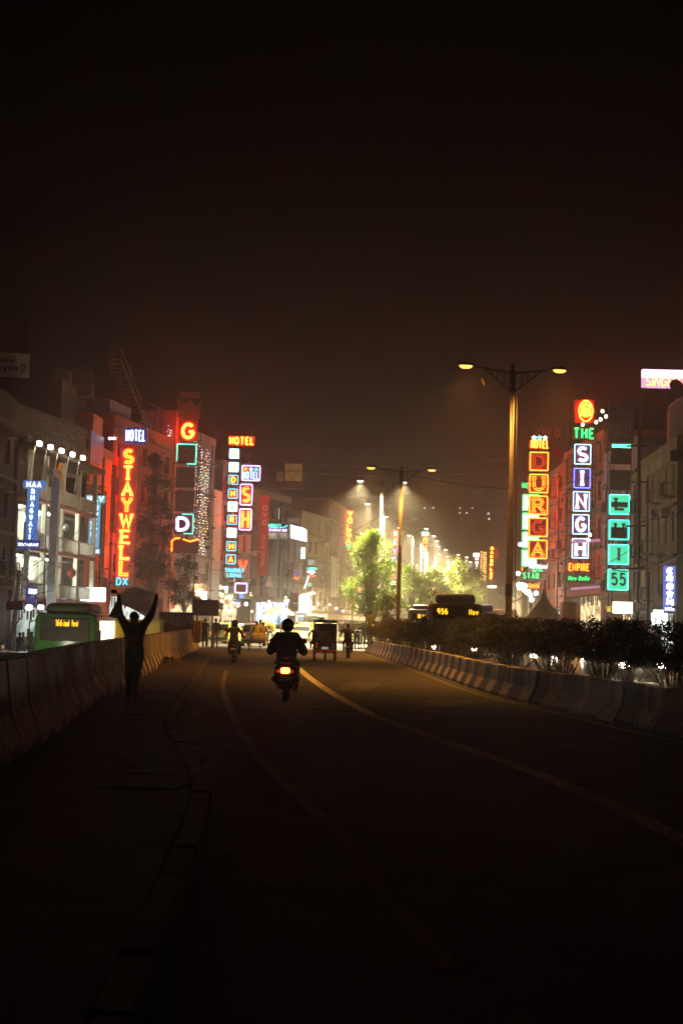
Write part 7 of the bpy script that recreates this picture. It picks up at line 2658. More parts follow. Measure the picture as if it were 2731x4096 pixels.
# ------------------------------------------------------------------ riders
RJ = ride_pose(1.70, 1.25, .80, 1.0, .33, .28, .50)
for q in ('L', 'R'):
    RJ['sh' + q].z -= .02
RJ['elL'].x, RJ['elR'].x = -.36, .36
RJ['elL'].z = RJ['elR'].z = 1.02
person('rider in a bulky black jacket and helmet on the maroon scooter', 'rider_big', RJ, (sc_loc.x, sc_loc.y + .38, 0), 0.0, cl('black_jacket', (.014, .013, .014)), cl('black_trousers', (.012, .012, .013)), helmet=paint('helmet_black', (.015, .014, .015), .25), sub=2, fat=1.25, radf=dict(chs=.20, sh=.10, el=.078, wr=.05, wst=.165, pel=.175))
person('motorcyclist in a dark maroon jacket in the left lane', 'rider_l', ride_pose(1.64, 1.15, .76, 1.0, .35, .3, .55), (mc_l.x, mc_l.y + .35, 0), 0.0, cl('dark_maroon', (.07, .02, .015)), cl('dark_green', (.02, .03, .02)), helmet=paint('helmet_black', (.015, .014, .015), .25), fat=1.12)
person('motorcyclist in an orange hooded jacket', 'rider_r', ride_pose(1.70, 1.3, .78, 1.0, .36, .3, .5), (mc_r.x, mc_r.y + .35, 0), -.06, cl('orange', (.45, .20, .035)), cl('black_trousers', (.012, .012, .013)), fat=1.15)
o = MB().loft([[(x * .17, -.20 + abs(x) * .0 - (.10 if k in (1, 2) else .03), z) for x in (-1, -.5, .5, 1)] + [(x * .17, -.06, z) for x in (1, .5, -.5, -1)] for k, z in enumerate((.90, .98, 1.22, 1.33))]).build('backpack', cl('rust', (.16, .075, .03)), None, True, loc=(mc_r.x, mc_r.y + .33, 0))
tag(o, 'brown backpack worn by the orange hooded rider', 'backpack')
person('rider in a striped top on the small white scooter', 'rider_f', ride_pose(1.66, 1.1, .78, 1.0, .33, .28, .5), (sf.x, sf.y + .35, 0), .1, cl('slate', (.10, .09, .10)), cl('tan', (.25, .19, .10)))
person('driver of the black electric rickshaw leaning out at its left', 'rider_e', ride_pose(1.66, 1.1, .75, 1.0, .3, .5, .5), (er.x - .42, er.y + .55, 0), 0, cl('black_jacket', (.014, .013, .014)), cl('black_trousers', (.012, .012, .013)))
person('passenger with dark hair on the cycle rickshaw', 'pass_a', ride_pose(1.62, .8, .70, .85, .2, .45, .45), (cr.x - .13, cr.y + .1, .1), .15, cl('sand', (.38, .31, .16)), cl('tan', (.25, .19, .10)))
person('passenger in a red cap on the cycle rickshaw', 'pass_b', ride_pose(1.60, .8, .70, .85, .2, .45, .45), (cr.x + .19, cr.y + .12, .06), -.1, cl('buff', (.36, .28, .15)), cl('tan', (.25, .19, .10)), helmet=None, hair=HAIR)
person('man pedalling the cycle rickshaw', 'pedal', ride_pose(1.62, .9, .90, 1.0, .26, .40, .25), (cr.x, cr.y + 1.15, 0), 0, cl('white_shirt', (.5, .46, .38)), cl('tan', (.25, .19, .10)))

# ------------------------------------------------------------------ pedestrians
POSES = {
    'walk': stand_pose(1.70, .16, .8), 'walk2': stand_pose(1.66, -.18, -.9), 'stand': stand_pose(1.70, .02, 0), 'lean': stand_pose(1.68, .06, .3, .35), 'stride': stand_pose(1.72, .28, 1.1, .1)}
bj = stand_pose(1.66, .14, .2)
for k, (dy, dz) in {'wst': (.10, -.02), 'chs': (.30, -.12), 'nck': (.46, -.20), 'chn': (.53, -.24), 'hed': (.57, -.25), 'top': (.62, -.23)}.items():
    bj[k] += Vector((0, dy, dz))
for q in 'LR':
    bj['sh' + q] += Vector((0, .40, -.18)); bj['el' + q] += Vector((0, .52, -.25)); bj['wr' + q] += Vector((0, .62, -.22))
POSES['bend'] = bj
rr_p = random.Random(19)


def ped(label, pose, px, pfoot, shirt, trousers, rz=0.0, s=1.0, z=0.0, Y=None, fat=1.0, face=False, helmet=None):
    p = on_road(px, pfoot, z) if Y is None else Vector((at(px, 2500, Y).x, Y, z))
    return person(label, 'p_' + pose, POSES[pose], p, rz, shirt, trousers, scale=s, group='people walking and standing in the street', fat=fat, hands=True, sub=1, face=face)


C = dict(black=cl('black_jacket', (.014, .013, .014)), navy=cl('navy', (.03, .035, .09)), olive=cl('drab', (.10, .09, .05)), white=cl('white_shirt', (.5, .46, .38)), green=cl('green', (.06, .20, .12)), pink=cl('pink', (.50, .30, .22)),
         grey=cl('grey', (.12, .11, .10)), tan=cl('tan', (.25, .19, .10)), blue=cl('denim', (.05, .08, .16)), brown=cl('brown', (.10, .06, .035)), red=cl('red', (.35, .05, .03)), sky=cl('sky', (.20, .32, .45)))
ped('person in black with hands in front near the sign board', 'stand', 818, 2597, C['black'], C['black'], 0, 1.02, 0)
ped('person in a dark jacket and grey trousers walking past the sign pole', 'walk', 861, 2594, C['black'], C['grey'], .1, 1.03, 0)
ped('stooping man in purple bending beside the cycle rickshaw', 'bend', 965, 2548, cl('plum', (.09, .05, .07)), cl('plum', (.09, .05, .07)), 1.2, 1.0)
ped('man with a pale panel on his back walking behind the scooter rider', 'walk2', 1092, 2550, C['brown'], C['tan'], 0, 1.0)
ped('man in brown left of the white estate taxi', 'stand', 1118, 2532, C['brown'], C['grey'], .2, 1.0)
ped('dark haired man close behind the scooter rider', 'lean', 1136, 2526, C['grey'], C['grey'], .3, .98)
ped('man in a green shirt right of the estate taxi', 'walk', 1233, 2527, C['green'], C['grey'], 0, 1.0)
ped('man in a pink shirt beyond the electric rickshaw', 'stand', 1264, 2522, C['pink'], C['tan'], -.1, 1.0)
ped('person seen above the electric rickshaw roof on the left', 'stand', 1293, 2500, C['brown'], C['grey'], 0, 1.0, Y=112)
ped('person in brown above the electric rickshaw roof', 'lean', 1320, 2500, cl('umber', (.13, .08, .05)), C['grey'], 0, 1.04, Y=108)
ped('person in violet near the barricades', 'walk', 1352, 2500, cl('violet', (.13, .09, .16)), C['grey'], .3, 1.0, Y=116)
ped('man in a pale shirt leaning beside the orange rider', 'bend', 1426, 2598, C['white'], C['black'], -.2, 1.02)
ped('slim man in camouflage standing by the median tip', 'stand', 1450, 2594, cl('camo', (.16, .14, .08)), cl('camo', (.16, .14, .08)), .2, 1.04)
ped('dark figure standing on the median tip beside the hedge', 'stand', 1480, 2560, cl('dark_olive', (.05, .06, .025)), C['black'], .15, 1.12, .5, Y=82)
ped('man in navy shirt with back turned by the lit shop wall', 'stand', 82, 2500, C['navy'], C['blue'], 0, 1.02, -1.0, Y=76)
ped('man in a grey green top by the lit shop wall', 'stand', 130, 2500, cl('grey_green', (.12, .14, .10)), C['navy'], .1, 1.03, -1.0, Y=78)
ped('person in white standing behind the man in navy', 'stand', 96, 2500, C['white'], C['grey'], .3, 1.0, -1.0, Y=80)
ped('person at the far left edge with only head and shoulders above the barrier', 'stand', 16, 2500, C['black'], C['black'], 0, .97, -1.0, Y=52)
ped('pedestrian in a sky blue shirt under the lit shop fronts', 'stand', 913, 2500, C['sky'], C['grey'], .2, 1.0, Y=132)
ped('pedestrian in pale grey left of the sky blue shirt', 'walk', 880, 2500, cl('pale', (.40, .38, .34)), C['grey'], .6, 1.0, Y=128)
ped('pedestrian in tan between two others at the shop fronts', 'walk2', 897, 2500, C['tan'], C['grey'], -.4, 1.0, Y=134)
ped('woman in red among the cars at the corner', 'stand', 1016, 2500, C['red'], C['red'], 0, 1.0, Y=140)
ped('man in dark clothes at the corner shops', 'walk', 992, 2500, C['grey'], C['black'], 1.0, 1.0, Y=142)
ped('dark silhouette before the white shop lights', 'walk2', 1050, 2500, C['black'], C['black'], -.8, 1.0, Y=146)
for i, (px, Y, cn) in enumerate(((2076, 118, 'red'), (2090, 124, 'brown'), (2062, 130, 'grey'), (2045, 121, 'tan'))):
    ped(['person in red in the crowd left of the white tent', 'person in brown in the crowd left of the white tent', 'person in grey near the right lamp pole', 'person in tan near the right lamp pole'][i], ('walk', 'stand', 'walk2', 'stand')[i], px, 2500, C[cn], C['grey'], i * .7, 1.0, Y=Y)

for i, (px, Y, cn, ps) in enumerate(((1000, 104, 'brown', 'walk'), (1148, 110, 'white', 'stand'), (1188, 122, 'navy', 'walk2'), (1250, 128, 'grey', 'walk'), (1302, 124, 'tan', 'lean'), (1366, 112, 'olive', 'stand'), (926, 118, 'brown', 'stand'), (868, 138, 'navy', 'walk'), (952, 146, 'white', 'stand'), (1030, 150, 'black', 'walk2'), (1090, 140, 'tan', 'walk'), (1400, 128, 'grey', 'stand'))):
    ped(nth(i + 1) + ' small figure, in ' + {'tan': 'tan', 'olive': 'drab green'}.get(cn, cn) + ', of the far crowd in the junction', ps, px, 2500, C[cn], C[('grey', 'black', 'tan')[i % 3]], i * .8, rr_p.uniform(.95, 1.05), Y=Y)

# ================================================================== PLANTS
def leafmat(n, c, c2):
    m = mat('leaf_' + n, c, .6, var=0)
    nt_ = m.node_tree
    b_ = nt_.nodes['Principled BSDF']
    g_ = nt_.nodes.new('ShaderNodeNewGeometry')
    rp = nt_.nodes.new('ShaderNodeValToRGB')
    rp.color_ramp.elements[0].color = (*c, 1)
    rp.color_ramp.elements[1].color = (*c2, 1)
    nt_.links.new(g_.outputs['Random Per Island'], rp.inputs[0])
    nt_.links.new(rp.outputs[0], b_.inputs['Base Color'])
    tr = nt_.nodes.new('ShaderNodeBsdfTranslucent')
    nt_.links.new(rp.outputs[0], tr.inputs[0])
    mx = nt_.nodes.new('ShaderNodeMixShader')
    mx.inputs[0].default_value = .35
    nt_.links.new(b_.outputs[0], mx.inputs[1])
    nt_.links.new(tr.outputs[0], mx.inputs[2])
    nt_.links.new(mx.outputs[0], nt_.nodes['Material Output'].inputs[0])
    return m


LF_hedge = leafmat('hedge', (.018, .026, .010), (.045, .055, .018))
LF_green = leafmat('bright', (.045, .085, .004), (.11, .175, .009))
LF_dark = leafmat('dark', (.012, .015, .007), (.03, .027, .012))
LF_far = leafmat('far', (.05, .075, .004), (.11, .145, .009))
LF_dry = leafmat('dry', (.05, .025, .010), (.12, .055, .02))


def leaf(b, p, size, r, asp=.42, droop=0.0):
    d = Vector((r.gauss(0, 1), r.gauss(0, 1), r.gauss(0, .7) - droop))
    if d.length < .01:
        d = Vector((1, 0, 0))
    d.normalize()
    s = d.cross(Vector((r.gauss(0, 1), r.gauss(0, 1), r.gauss(0, 1))))
    if s.length < .01:
        return
    s.normalize()
    l = size * r.uniform(.7, 1.3)
    w = l * asp
    nrm = d.cross(s) * l * .12
    b.add([p, p + d * l * .45 + s * w * .5 + nrm, p + d * l, p + d * l * .45 - s * w * .5 + nrm], [(0, 1, 2, 3)])


def shrub_meshes(seed, W=1.7, D=1.9, z0=1.08, z1=1.86, n=4600, size=.085):
    r = random.Random(seed)
    lb, sb = MB(), MB()
    clumps = []
    while len(clumps) < 30:
        u, v, w = r.uniform(-1, 1), r.uniform(-1, 1), r.random()
        if u * u + v * v + (.55 * w) ** 2 > 1:
            continue
        clumps.append((Vector((u * W / 2, v * D / 2, z0 + (z1 - z0) * w * (1.05 - .18 * (u * u + v * v)))), r.uniform(.16, .34)))
    for c, rad in clumps:
        base = Vector((c.x * .25 + r.uniform(-.08, .08), c.y * .25, .42))
        mid = base.lerp(c, .5) + Vector((r.uniform(-.1, .1), r.uniform(-.1, .1), .06))
        sb.tube([base, mid, c], [.016, .011, .005], 4)
        for _ in range(4):
            e = c + Vector((r.gauss(0, rad), r.gauss(0, rad), r.gauss(.05, rad * .8)))
            sb.tube([mid.lerp(c, r.random()), e], [.006, .003], 3)
    for i in range(n):
        c, rad = clumps[r.randrange(len(clumps))]
        p = c + Vector((r.gauss(0, rad * .55), r.gauss(0, rad * .55), r.gauss(0, rad * .5)))
        if p.z < z0 - .12 and r.random() < .85:
            continue
        if p.z > z1 + .1:
            p.z = z1 + r.uniform(-.2, .1)
        leaf(lb, p, size, r)
    # sprigs standing proud of the clipped top
    for _ in range(26):
        q = Vector((r.uniform(-W / 2, W / 2), r.uniform(-D / 2, D / 2), z1 - .1))
        tip = q + Vector((r.gauss(0, .07), r.gauss(0, .07), r.uniform(.12, .30)))
        sb.tube([q, tip], [.005, .002], 3)
        for k in range(5):
            leaf(lb, q.lerp(tip, .3 + .7 * k / 4), size, r)
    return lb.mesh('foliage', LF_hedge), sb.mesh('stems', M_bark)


SH = [shrub_meshes(s) for s in (21, 22, 23, 24)]
HEDGE = [(18.5, .5), (20.6, .45), (22.8, .55), (24.9, .4), (27.6, .55), (29.8, .45), (32.0, .5), (35.2, .45), (37.4, .55), (39.8, .4), (42.6, .5), (44.8, .55), (47.6, .35), (50.2, .5), (52.6, .5), (55.6, .5), (58.0, .5), (60.6, .5), (63.4, .5), (66.4, .5), (69.0, .5), (71.8, .5), (74.6, .5), (77.4, .5), (80.4, .5), (83.2, .5)]
for i, (y, fx_) in enumerate(HEDGE):
    wdt = min(xr2(y) - xr(y), 2.6)
    me_f, me_s = SH[i % 4]
    sz = random.uniform(.9, 1.12)
    t = thing('shrub', nth(i + 1) + ' rounded dark shrub of the median row from the right', 'shrub', (xr(y) + .35 + wdt * fx_ + random.uniform(-.1, .1), y, .05), random.uniform(-.5, .5) + (pi if i % 2 else 0), 'row of shrubs along the median')
    t.scale = (sz, sz * (1.0 if y < 48 else 1.15), random.uniform(.86, .98))
    link('foliage', me_f, t)
    link('stems', me_s, t)


def tree(label, px, ybase, Y, ytop, wpx, leafm, n=5200, size=.16, trunk_f=.35, seed=1, z=0.0, lean=0.0, spread=.9, cat='tree', clumps=34, droop=.3, rtrunk=.11):
    r = random.Random(seed)
    p = at(px, 2500, Y)
    H = zat(px, ytop, Y) - z
    R = wpx * Y / FOC / 2
    t = thing('street_tree', label, cat, (p.x, Y, z))
    tb, lb = MB(), MB()
    zt = H * trunk_f
    tb.tube([(0, 0, 0), (lean * .3, 0, zt * .5), (lean * .6, .05, zt)], [rtrunk, rtrunk * .8, rtrunk * .62], 8)
    cl_ = []
    for k in range(clumps):
        a = r.uniform(0, 2 * pi)
        u = r.random()
        hh = zt + (H - zt) * (.08 + .88 * u)
        rr = R * (sin(pi * min(1, (.18 + .80 * u))) ** .7) * sqrt(r.random()) * spread
        c = Vector((lean + rr * cos(a), rr * sin(a), hh))
        cl_.append((c, R * r.uniform(.14, .34)))
    for c, rad in cl_:
        s0 = Vector((lean * .6, .05, zt * r.uniform(.75, 1.0)))
        mid = s0.lerp(c, .55) + Vector((r.gauss(0, .12), r.gauss(0, .12), .15))
        tb.tube([s0, mid, c], [rtrunk * .34, rtrunk * .2, rtrunk * .07], 5)
        for _ in range(3):
            tb.tube([mid.lerp(c, r.random()), c + Vector((r.gauss(0, rad), r.gauss(0, rad), r.gauss(0, rad)))], [rtrunk * .08, rtrunk * .03], 3)
    tb.build('trunk', M_bark, t, True)
    for _ in range(n):
        c, rad = cl_[r.randrange(len(cl_))]
        q = c + Vector((r.gauss(0, rad * .6), r.gauss(0, rad * .6), r.gauss(0, rad * .5)))
        leaf(lb, q, size, r, .36, droop)
    lb.build('crown', leafm, t)
    return t


tree('bright green leafy street tree lit by the white lamp', 1480, 2430, 103.5, 2120, 215, LF_green, 9000, .2, .22, 5, clumps=90, droop=.5, spread=1.0)
tree('second green tree right of the dark lamp pole', 1640, 2430, 128, 2255, 150, LF_green, 3600, .22, .40, 6)
tree('low green sapling at the foot of the bright tree', 1545, 2470, 98, 2300, 90, LF_green, 1500, .2, .35, 16, clumps=18)
for i, (px, Y, yt, w, lb) in enumerate(((1745, 165, 2262, 130, 'hazy yellow green tree left of the far row'), (1822, 178, 2245, 170, 'broad hazy yellow green tree in the middle of the far row'), (1890, 195, 2275, 120, 'hazy round tree at the right end of the far row'),
                                        (1700, 150, 2290, 110, 'hazy low tree behind the hazy bus'), (1860, 230, 2270, 150, 'faintest far tree under the row of lamps'))):
    tree(lb, px, 2440, Y, yt, w, LF_far, 3400, .34, .32, 30 + i, clumps=30, droop=.1)
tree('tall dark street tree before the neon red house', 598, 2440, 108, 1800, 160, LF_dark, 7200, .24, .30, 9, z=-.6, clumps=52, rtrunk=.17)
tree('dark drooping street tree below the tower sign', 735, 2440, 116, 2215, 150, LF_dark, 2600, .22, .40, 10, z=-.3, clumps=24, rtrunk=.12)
# bare reddish bush at the second lamp
tree('half bare reddish bush at the foot of the second lamp', 1568, 2490, 73, 2360, 150, LF_dry, 900, .09, .18, 12, z=.4, clumps=34, cat='bush', droop=0, rtrunk=.05)
t = thing('dry_weed', 'dry weed with seed heads poking above the bus roof line', 'weed', at(1722, 2480, 50))
b = MB()
k = 50 / FOC
for dx, dz in ((-14, 118), (-2, 122), (14, 112), (-8, 88), (8, 96)):
    b.tube([(0, 0, 0), (dx * .1 * k, 0, 60 * k), (dx * k, 0, dz * k)], [.012, .008, .006], 4)
    b.lathe([(.005, dz * k - .05), (.035, dz * k), (.02, dz * k + .05), (.004, dz * k + .06)], 6, (dx * k, 0, 0))
b.build('stalks', M_bark, t)

# ================================================================== STREET FURNITURE
# direction board on two poles
p = at(820, 2597, 80.5)
p = on_road(820, 2600)
t = thing('direction_board', 'dark direction board on two thin poles with a few faint yellow words', 'sign', (p.x, p.y, .0), 0.03)
k = p.y / FOC
zc = lambda py: zat(820, py, p.y)
MB().bbox(-56 * k, 50 * k, -.03, .03, zc(2463), zc(2399), .01).build('board', mat('board_deep_green', (.022, .018, .012), .6, var=.3), t)
for dx in (-36, 26):
    MB().tube([(dx * k, .05, 0), (dx * k, .05, zc(2400))], .045, 8).build('pole', M_dark, t, True)
    MB().box(dx * k - .16, dx * k + .16, -.1, .2, 0.0, .05).build('foot', M_dark, t)
ltr = mat('board_letter', (.085, .06, .02), .6, var=.2)
for txt, x0, x1, yb in (('<', -50, -40, 2420), ('PATEL NGR', -36, 10, 2420), ('KAROL BAGH', -36, 36, 2432), ('>', -50, -40, 2447), ('PAHAR GANJ', -36, 38, 2447), ('NEW DELHI STN', -36, 40, 2460)):
    text_mb(txt, x0 * k, x1 * k, zc(yb), 8 * k, -.045, .01, 1.3 * k).build('lettering', ltr, t)

# police barricades
def barricade(label, px, Y, rz):
    p = at(px, 2500, Y)
    t = thing('barricade', label, 'barricade', (p.x, Y, -.02), rz, 'yellow police barricades')
    yel = mat('barricade_paint', (.52, .42, .20), .5, var=.3, scale=4)
    W_, H_ = 1.55, 1.75
    b = MB()
    b.tube([(-W_ / 2, 0, .25), (-W_ / 2, 0, H_), (W_ / 2, 0, H_), (W_ / 2, 0, .25)], .03, 6, 0, True)
    b.build('frame', yel, t)
    MB().box(-W_ / 2 + .05, W_ / 2 - .05, -.02, .0, 1.05, 1.70).build('upper_panel', yel, t)
    MB().box(-W_ / 2 + .05, W_ / 2 - .05, -.02, .0, .28, .45).build('lower_panel', yel, t)
    for i in range(11):
        x = -W_ / 2 + .1 + i * (W_ - .2) / 10
        MB().box(x - .022, x + .022, -.015, .005, .46, 1.04).build('bar', yel, t)
    for i in range(2):
        x = -.35 + i * .7
        MB().add([(x - .16, -.03, 1.28), (x + .16, -.03, 1.28), (x, -.03, 1.55)], [(0, 1, 2)]).build('warning_triangle', mat('triangle_brown', (.25, .10, .03), .6, var=0), t)
    text_mb('DELHI POLICE', -.6, .6, 1.12, .1, -.035, .008, .018).build('lettering', M_dark, t)
    text_mb('GO SLOW', -.4, .4, 1.60, .07, -.035, .008, .014).build('lettering', M_dark, t)
    text_mb('POLICE', -.3, .3, .32, .09, -.035, .008, .016).build('lettering', M_dark, t)
    for s in (-1, 1):
        MB().tube([(s * W_ / 2, -.35, 0), (s * W_ / 2, 0, .28), (s * W_ / 2, .35, 0)], .025, 6).build('leg', yel, t)
        wh = MB().lathe([(.02, -.02), (.08, -.02), (.08, .02), (.02, .02)], 12, (s * W_ / 2, -.38, .08), 'x').build('castor', M_black, t)
    return t
barricade('left yellow and white police barricade across the road', 1392, 101, .05)
barricade('right yellow and white police barricade across the road', 1432, 100.5, -.05)

# parasol over a stall
p = at(1113, 2500, 116)
t = thing('parasol', 'tan umbrella over the handcart in the junction', 'umbrella', (p.x, 116, 0))
b = MB()
n = 10
ring = [(1.35 * cos(2 * pi * i / n), 1.35 * sin(2 * pi * i / n), 2.30 - (.06 if i % 2 else 0)) for i in range(n)]
mid = [(.75 * cos(2 * pi * i / n), .75 * sin(2 * pi * i / n), 2.72) for i in range(n)]
b.loft([ring, mid, [(.03 * cos(2 * pi * i / n), .03 * sin(2 * pi * i / n), 2.95) for i in range(n)]], 0, False)
b.build('canopy', mat('parasol_tan', (.32, .22, .13), .8, var=.2), t)
for i in range(n):
    a = 2 * pi * i / n
    MB().tube([(0, 0, 2.9), (.75 * cos(a), .75 * sin(a), 2.69), (1.33 * cos(a), 1.33 * sin(a), 2.27)], .012, 4).build('rib', M_iron, t)
MB().tube([(0, 0, 0), (0, 0, 3.0)], .03, 6).build('pole', M_iron, t)
t = thing('handcart', 'loaded handcart under the tan umbrella', 'cart', (p.x + .1, 115.6, 0))
MB().bbox(-.8, .8, -.5, .5, .7, .8, .02).build('deck', mat('cart_wood', (.25, .16, .09), .8, var=.3), t)
r = random.Random(2)
for i in range(7):
    x = -.6 + i * .2
    h = r.uniform(.2, .6)
    MB().bbox(x - .09, x + .09, -.3, .3, .81, .81 + h, .03).build('bundle', mat('bundle_%d' % (i % 3), [(.35, .25, .14), (.28, .15, .10), (.40, .34, .22)][i % 3], .8, var=.3), t)
for s in (-1, 1):
    wheel(t, s * .65, 0, .33, .06)
# no parking board
p = at(1177, 2500, 126)
t = thing('traffic_sign', 'blue board with a red ring on a post at the corner shops', 'sign', (p.x, 126, 0))
zc = lambda py: zat(1177, py, 126)
k = 126 / FOC
MB().bbox(-15 * k, 15 * k, -.03, .03, zc(2412), zc(2370), .01).build('board', mat('sign_slate_blue', (.11, .14, .20), .5, var=.2), t)
MB().strip(A_(0, zc(2384), 11 * k, 11 * k, 0, 350, 20), 3 * k, -.06, .02, 0, True).build('red_ring', mat('ring_red', (.45, .05, .05), .5, var=0), t)
MB().strip([(-7 * k, zc(2377)), (7 * k, zc(2391))], 2.4 * k, -.058, .02).build('slash', mat('ring_red', (.45, .05, .05)), t)
MB().bbox(-15 * k, 15 * k, -.03, .03, zc(2444), zc(2414), .01).build('lower_board', mat('board_slate', (.10, .12, .12)), t)
text_mb('NO PARKING', -12 * k, 12 * k, zc(2424), 5 * k, -.05, .01, .8 * k).build('lettering', P_grey, t)
MB().tube([(0, .06, 0), (0, .06, zc(2370))], .05, 6).build('post', M_steel, t)
# traffic signals at red
for px, py, Y, lb in ((1412, 2349, 132, 'left red traffic signal beyond the junction'), (1440, 2360, 118, 'right larger red traffic signal beyond the junction'), (886, 2402, 134, 'small red signal light on the corner near the sign board')):
    p = at(px, py, Y)
    t = thing('traffic_signal', lb, 'traffic light', (p.x, Y, 0), 0, 'traffic signals showing red')
    MB().bbox(-.2, .2, 0, .25, p.z - .85, p.z + .25, .03).build('housing', M_black, t)
    MB().lathe([(.02, -.06), (.17, -.04), (.17, .0), (.02, .0)], 14, (0, 0, p.z), 'y').build('red_lens', em('signal_red', (1.0, .12, .03), 9), t, True)
    for q in (1, 2):
        MB().lathe([(.02, -.03), (.13, -.02), (.13, .0), (.02, .0)], 12, (0, 0, p.z - .32 * q), 'y').build('dark_lens', M_glassv, t, True)
    MB().tube([(0, .15, 0), (0, .15, p.z)], .06, 6).build('post', M_steel, t)
    MB().bbox(-.32, -.02, .02, .2, p.z - 1.5, p.z - 1.05, .02).build('counter_box', P_pale, t)

# white pagoda tent and dark kiosk behind the hedge
p = at(2172, 2500, 88)
t = thing('pagoda_tent', 'pale pointed pagoda tent behind the hedge', 'tent', (p.x, 88, 0))
k = 88 / FOC
zc = lambda py: zat(2172, py, 88)
b = MB()
hw = 84 * k
n = 9
rings = []
for i in range(n + 1):
    u = i / n
    w = hw * ((1 - u) ** 1.7 * .94 + .012) + .02
    z = lerp(zc(2486), zc(2350), u)
    rings.append([(-w, -w, z), (0, -w * 1.02, z - .05 * (1 - u)), (w, -w, z), (w * 1.02, 0, z - .05 * (1 - u)), (w, w, z), (0, w * 1.02, z), (-w, w, z), (-w * 1.02, 0, z)])
b.loft(rings)
b.build('canopy', mat('tent_canvas', (.42, .36, .24), .8, var=.12, scale=1), t, True)
for sx in (-1, 1):
    for sy in (-1, 1):
        MB().tube([(sx * hw * .94, sy * hw * .94, 0), (sx * hw * .94, sy * hw * .94, zc(2486))], .035, 6).build('pole', M_steel, t)
    MB().box(-hw * .94, hw * .94, sx * hw * .95 - .02, sx * hw * .95 + .02, zc(2486) - .35, zc(2486) - .02).build('valance', mat('tent_canvas', (.42, .36, .24)), t)
MB().tube([(0, 0, zc(2352)), (0, 0, zc(2338))], .02, 5).build('finial', M_steel, t)
p = at(2275, 2500, 80)
t = thing('kiosk', 'plain brown metal kiosk box beside the pagoda tent', 'kiosk', (p.x, 80, 0))
k = 80 / FOC
MB().bbox(-26 * k, 26 * k, 0, .9, 0, zat(2275, 2412, 80), .02).build('box', mat('kiosk_brown', (.16, .09, .07), .6, var=.3), t)
MB().box(-.012, .012, -.01, .0, .1, zat(2275, 2414, 80)).build('door_seam', M_black, t)
MB().box(-27 * k, 27 * k, -.05, .95, zat(2275, 2412, 80) + .005, zat(2275, 2409, 80)).build('roof', M_dark, t)
# small plate on the near lamp pole
o = MB().box(-.12, .12, -.02, .02, -.2, .2).build('notice_plate', P_brown, None, loc=at(2034, 2360, 46.8))
tag(o, 'small notice plate fixed to the nearest lamp pole', 'notice')

# cluster of dazzling shop bulbs on the right pavement
for i, (px, py, Y, s_, lb) in enumerate(((2085, 2352, 140, 1.0, 'largest dazzling shop light below the green lettering'), (2110, 2370, 138, .8, 'second dazzling shop light right of the largest'), (2135, 2378, 136, .4, 'small greenish shop light near the tent tip'),
                                        (2130, 2400, 134, .45, 'greenish shop light beside the tent slope'), (2075, 2290, 142, .35, 'single white bulb left of the green word'), (2078, 2180, 146, .35, 'white bulb beside the boxed sign edge'))):
    t = thing('shop_light', lb, 'lamp', at(px, py, Y), 0, 'dazzling shop lights on the right')
    b = MB()
    r = random.Random(i)
    for k in range(1 if s_ < .5 else 7):
        x, z = r.uniform(-.5, .5) * s_, r.uniform(-.35, .35) * s_
        q = r.uniform(.16, .28) * s_ if s_ > .5 else .22
        b.lathe([(.01, z - q), (q * .8, z - q * .6), (q, z), (q * .8, z + q * .6), (.01, z + q)], 10, (x, 0, 0))
    tag(b.build('bulbs', em('shop_bulb_glow', (.92, 1.0, .85), 9), t, True), kind='stuff')
    if s_ > .5:
        lamp_light('lamp_light', 'POINT', (0, -.8, -.2), 500, (.85, 1.0, .9), .3, t)
for i, (px, py, Y, lb) in enumerate(((2408, 1645, 112, 'topmost yellow bulb of the slanted row by the tallest right sign'), (2422, 1666, 112, 'right bulb of the slanted row by the tallest right sign'), (2400, 1678, 112, 'middle bulb of the slanted row by the tallest right sign'), (2383, 1689, 112, 'lowest bulb of the slanted row by the tallest right sign'),
                                   (2329, 1699, 114, 'bulb between the oval emblem and the green word'), (2358, 2140, 114, 'upper white bulb pair right of the fourth blue framed letter'), (2352, 2160, 114, 'lower white bulb right of the fourth blue framed letter'))):
    t = thing('bulb', lb, 'lamp', at(px, py, Y), 0, 'bare bulbs near the tallest right sign')
    MB().lathe([(.01, -.13), (.10, -.09), (.13, 0), (.08, .1), (.03, .16)], 10).build('glass', em('bare_bulb_glow', (1, .92, .65), 9), t, True)
    MB().tube([(0, 0, .15), (.05, .4, .3), (.1, 1.5, .35)], .015, 4).build('bracket', M_iron, t)

# dazzling chemist stall on the left corner
p = at(1217, 2455, 150)
t = thing('shop_stall', 'dazzling white lit corner stall with a small red mark', 'stall', (p.x, 150, 0), .1)
k = 150 / FOC
zc = lambda py: zat(1217, py, 150)
pts = [(-24, 2452), (-30, 2428), (-26, 2408), (-28, 2396), (-12, 2386), (2, 2398), (12, 2404), (20, 2392), (28, 2402), (24, 2424), (18, 2436), (20, 2450)]
MB().prism([(x * k, zc(y)) for x, y in pts], 0, .4).build('lit_front', emn('stall_front_glow', (.45, .55, .5), (1.0, 1.0, .9), 2.2, 2.2), t)
MB().strip([(0, zc(2422)), (3 * k, zc(2418)), (0, zc(2414)), (-3 * k, zc(2418))], 1.6 * k, -.06, .04, 0, True).build('red_mark', em('mark_red', (1, .15, .08), .8), t)
MB().bbox(-30 * k, 30 * k, .45, 3, 0, zc(2384), .05).build('cabin', P_pale, t)
MB().prism([(-40 * k, zc(2386)), (34 * k, zc(2362)), (46 * k, zc(2376)), (-30 * k, zc(2396))], -.6, 2.5).build('awning', mat('awning_grey', (.22, .20, .18), .8, var=.3), t)
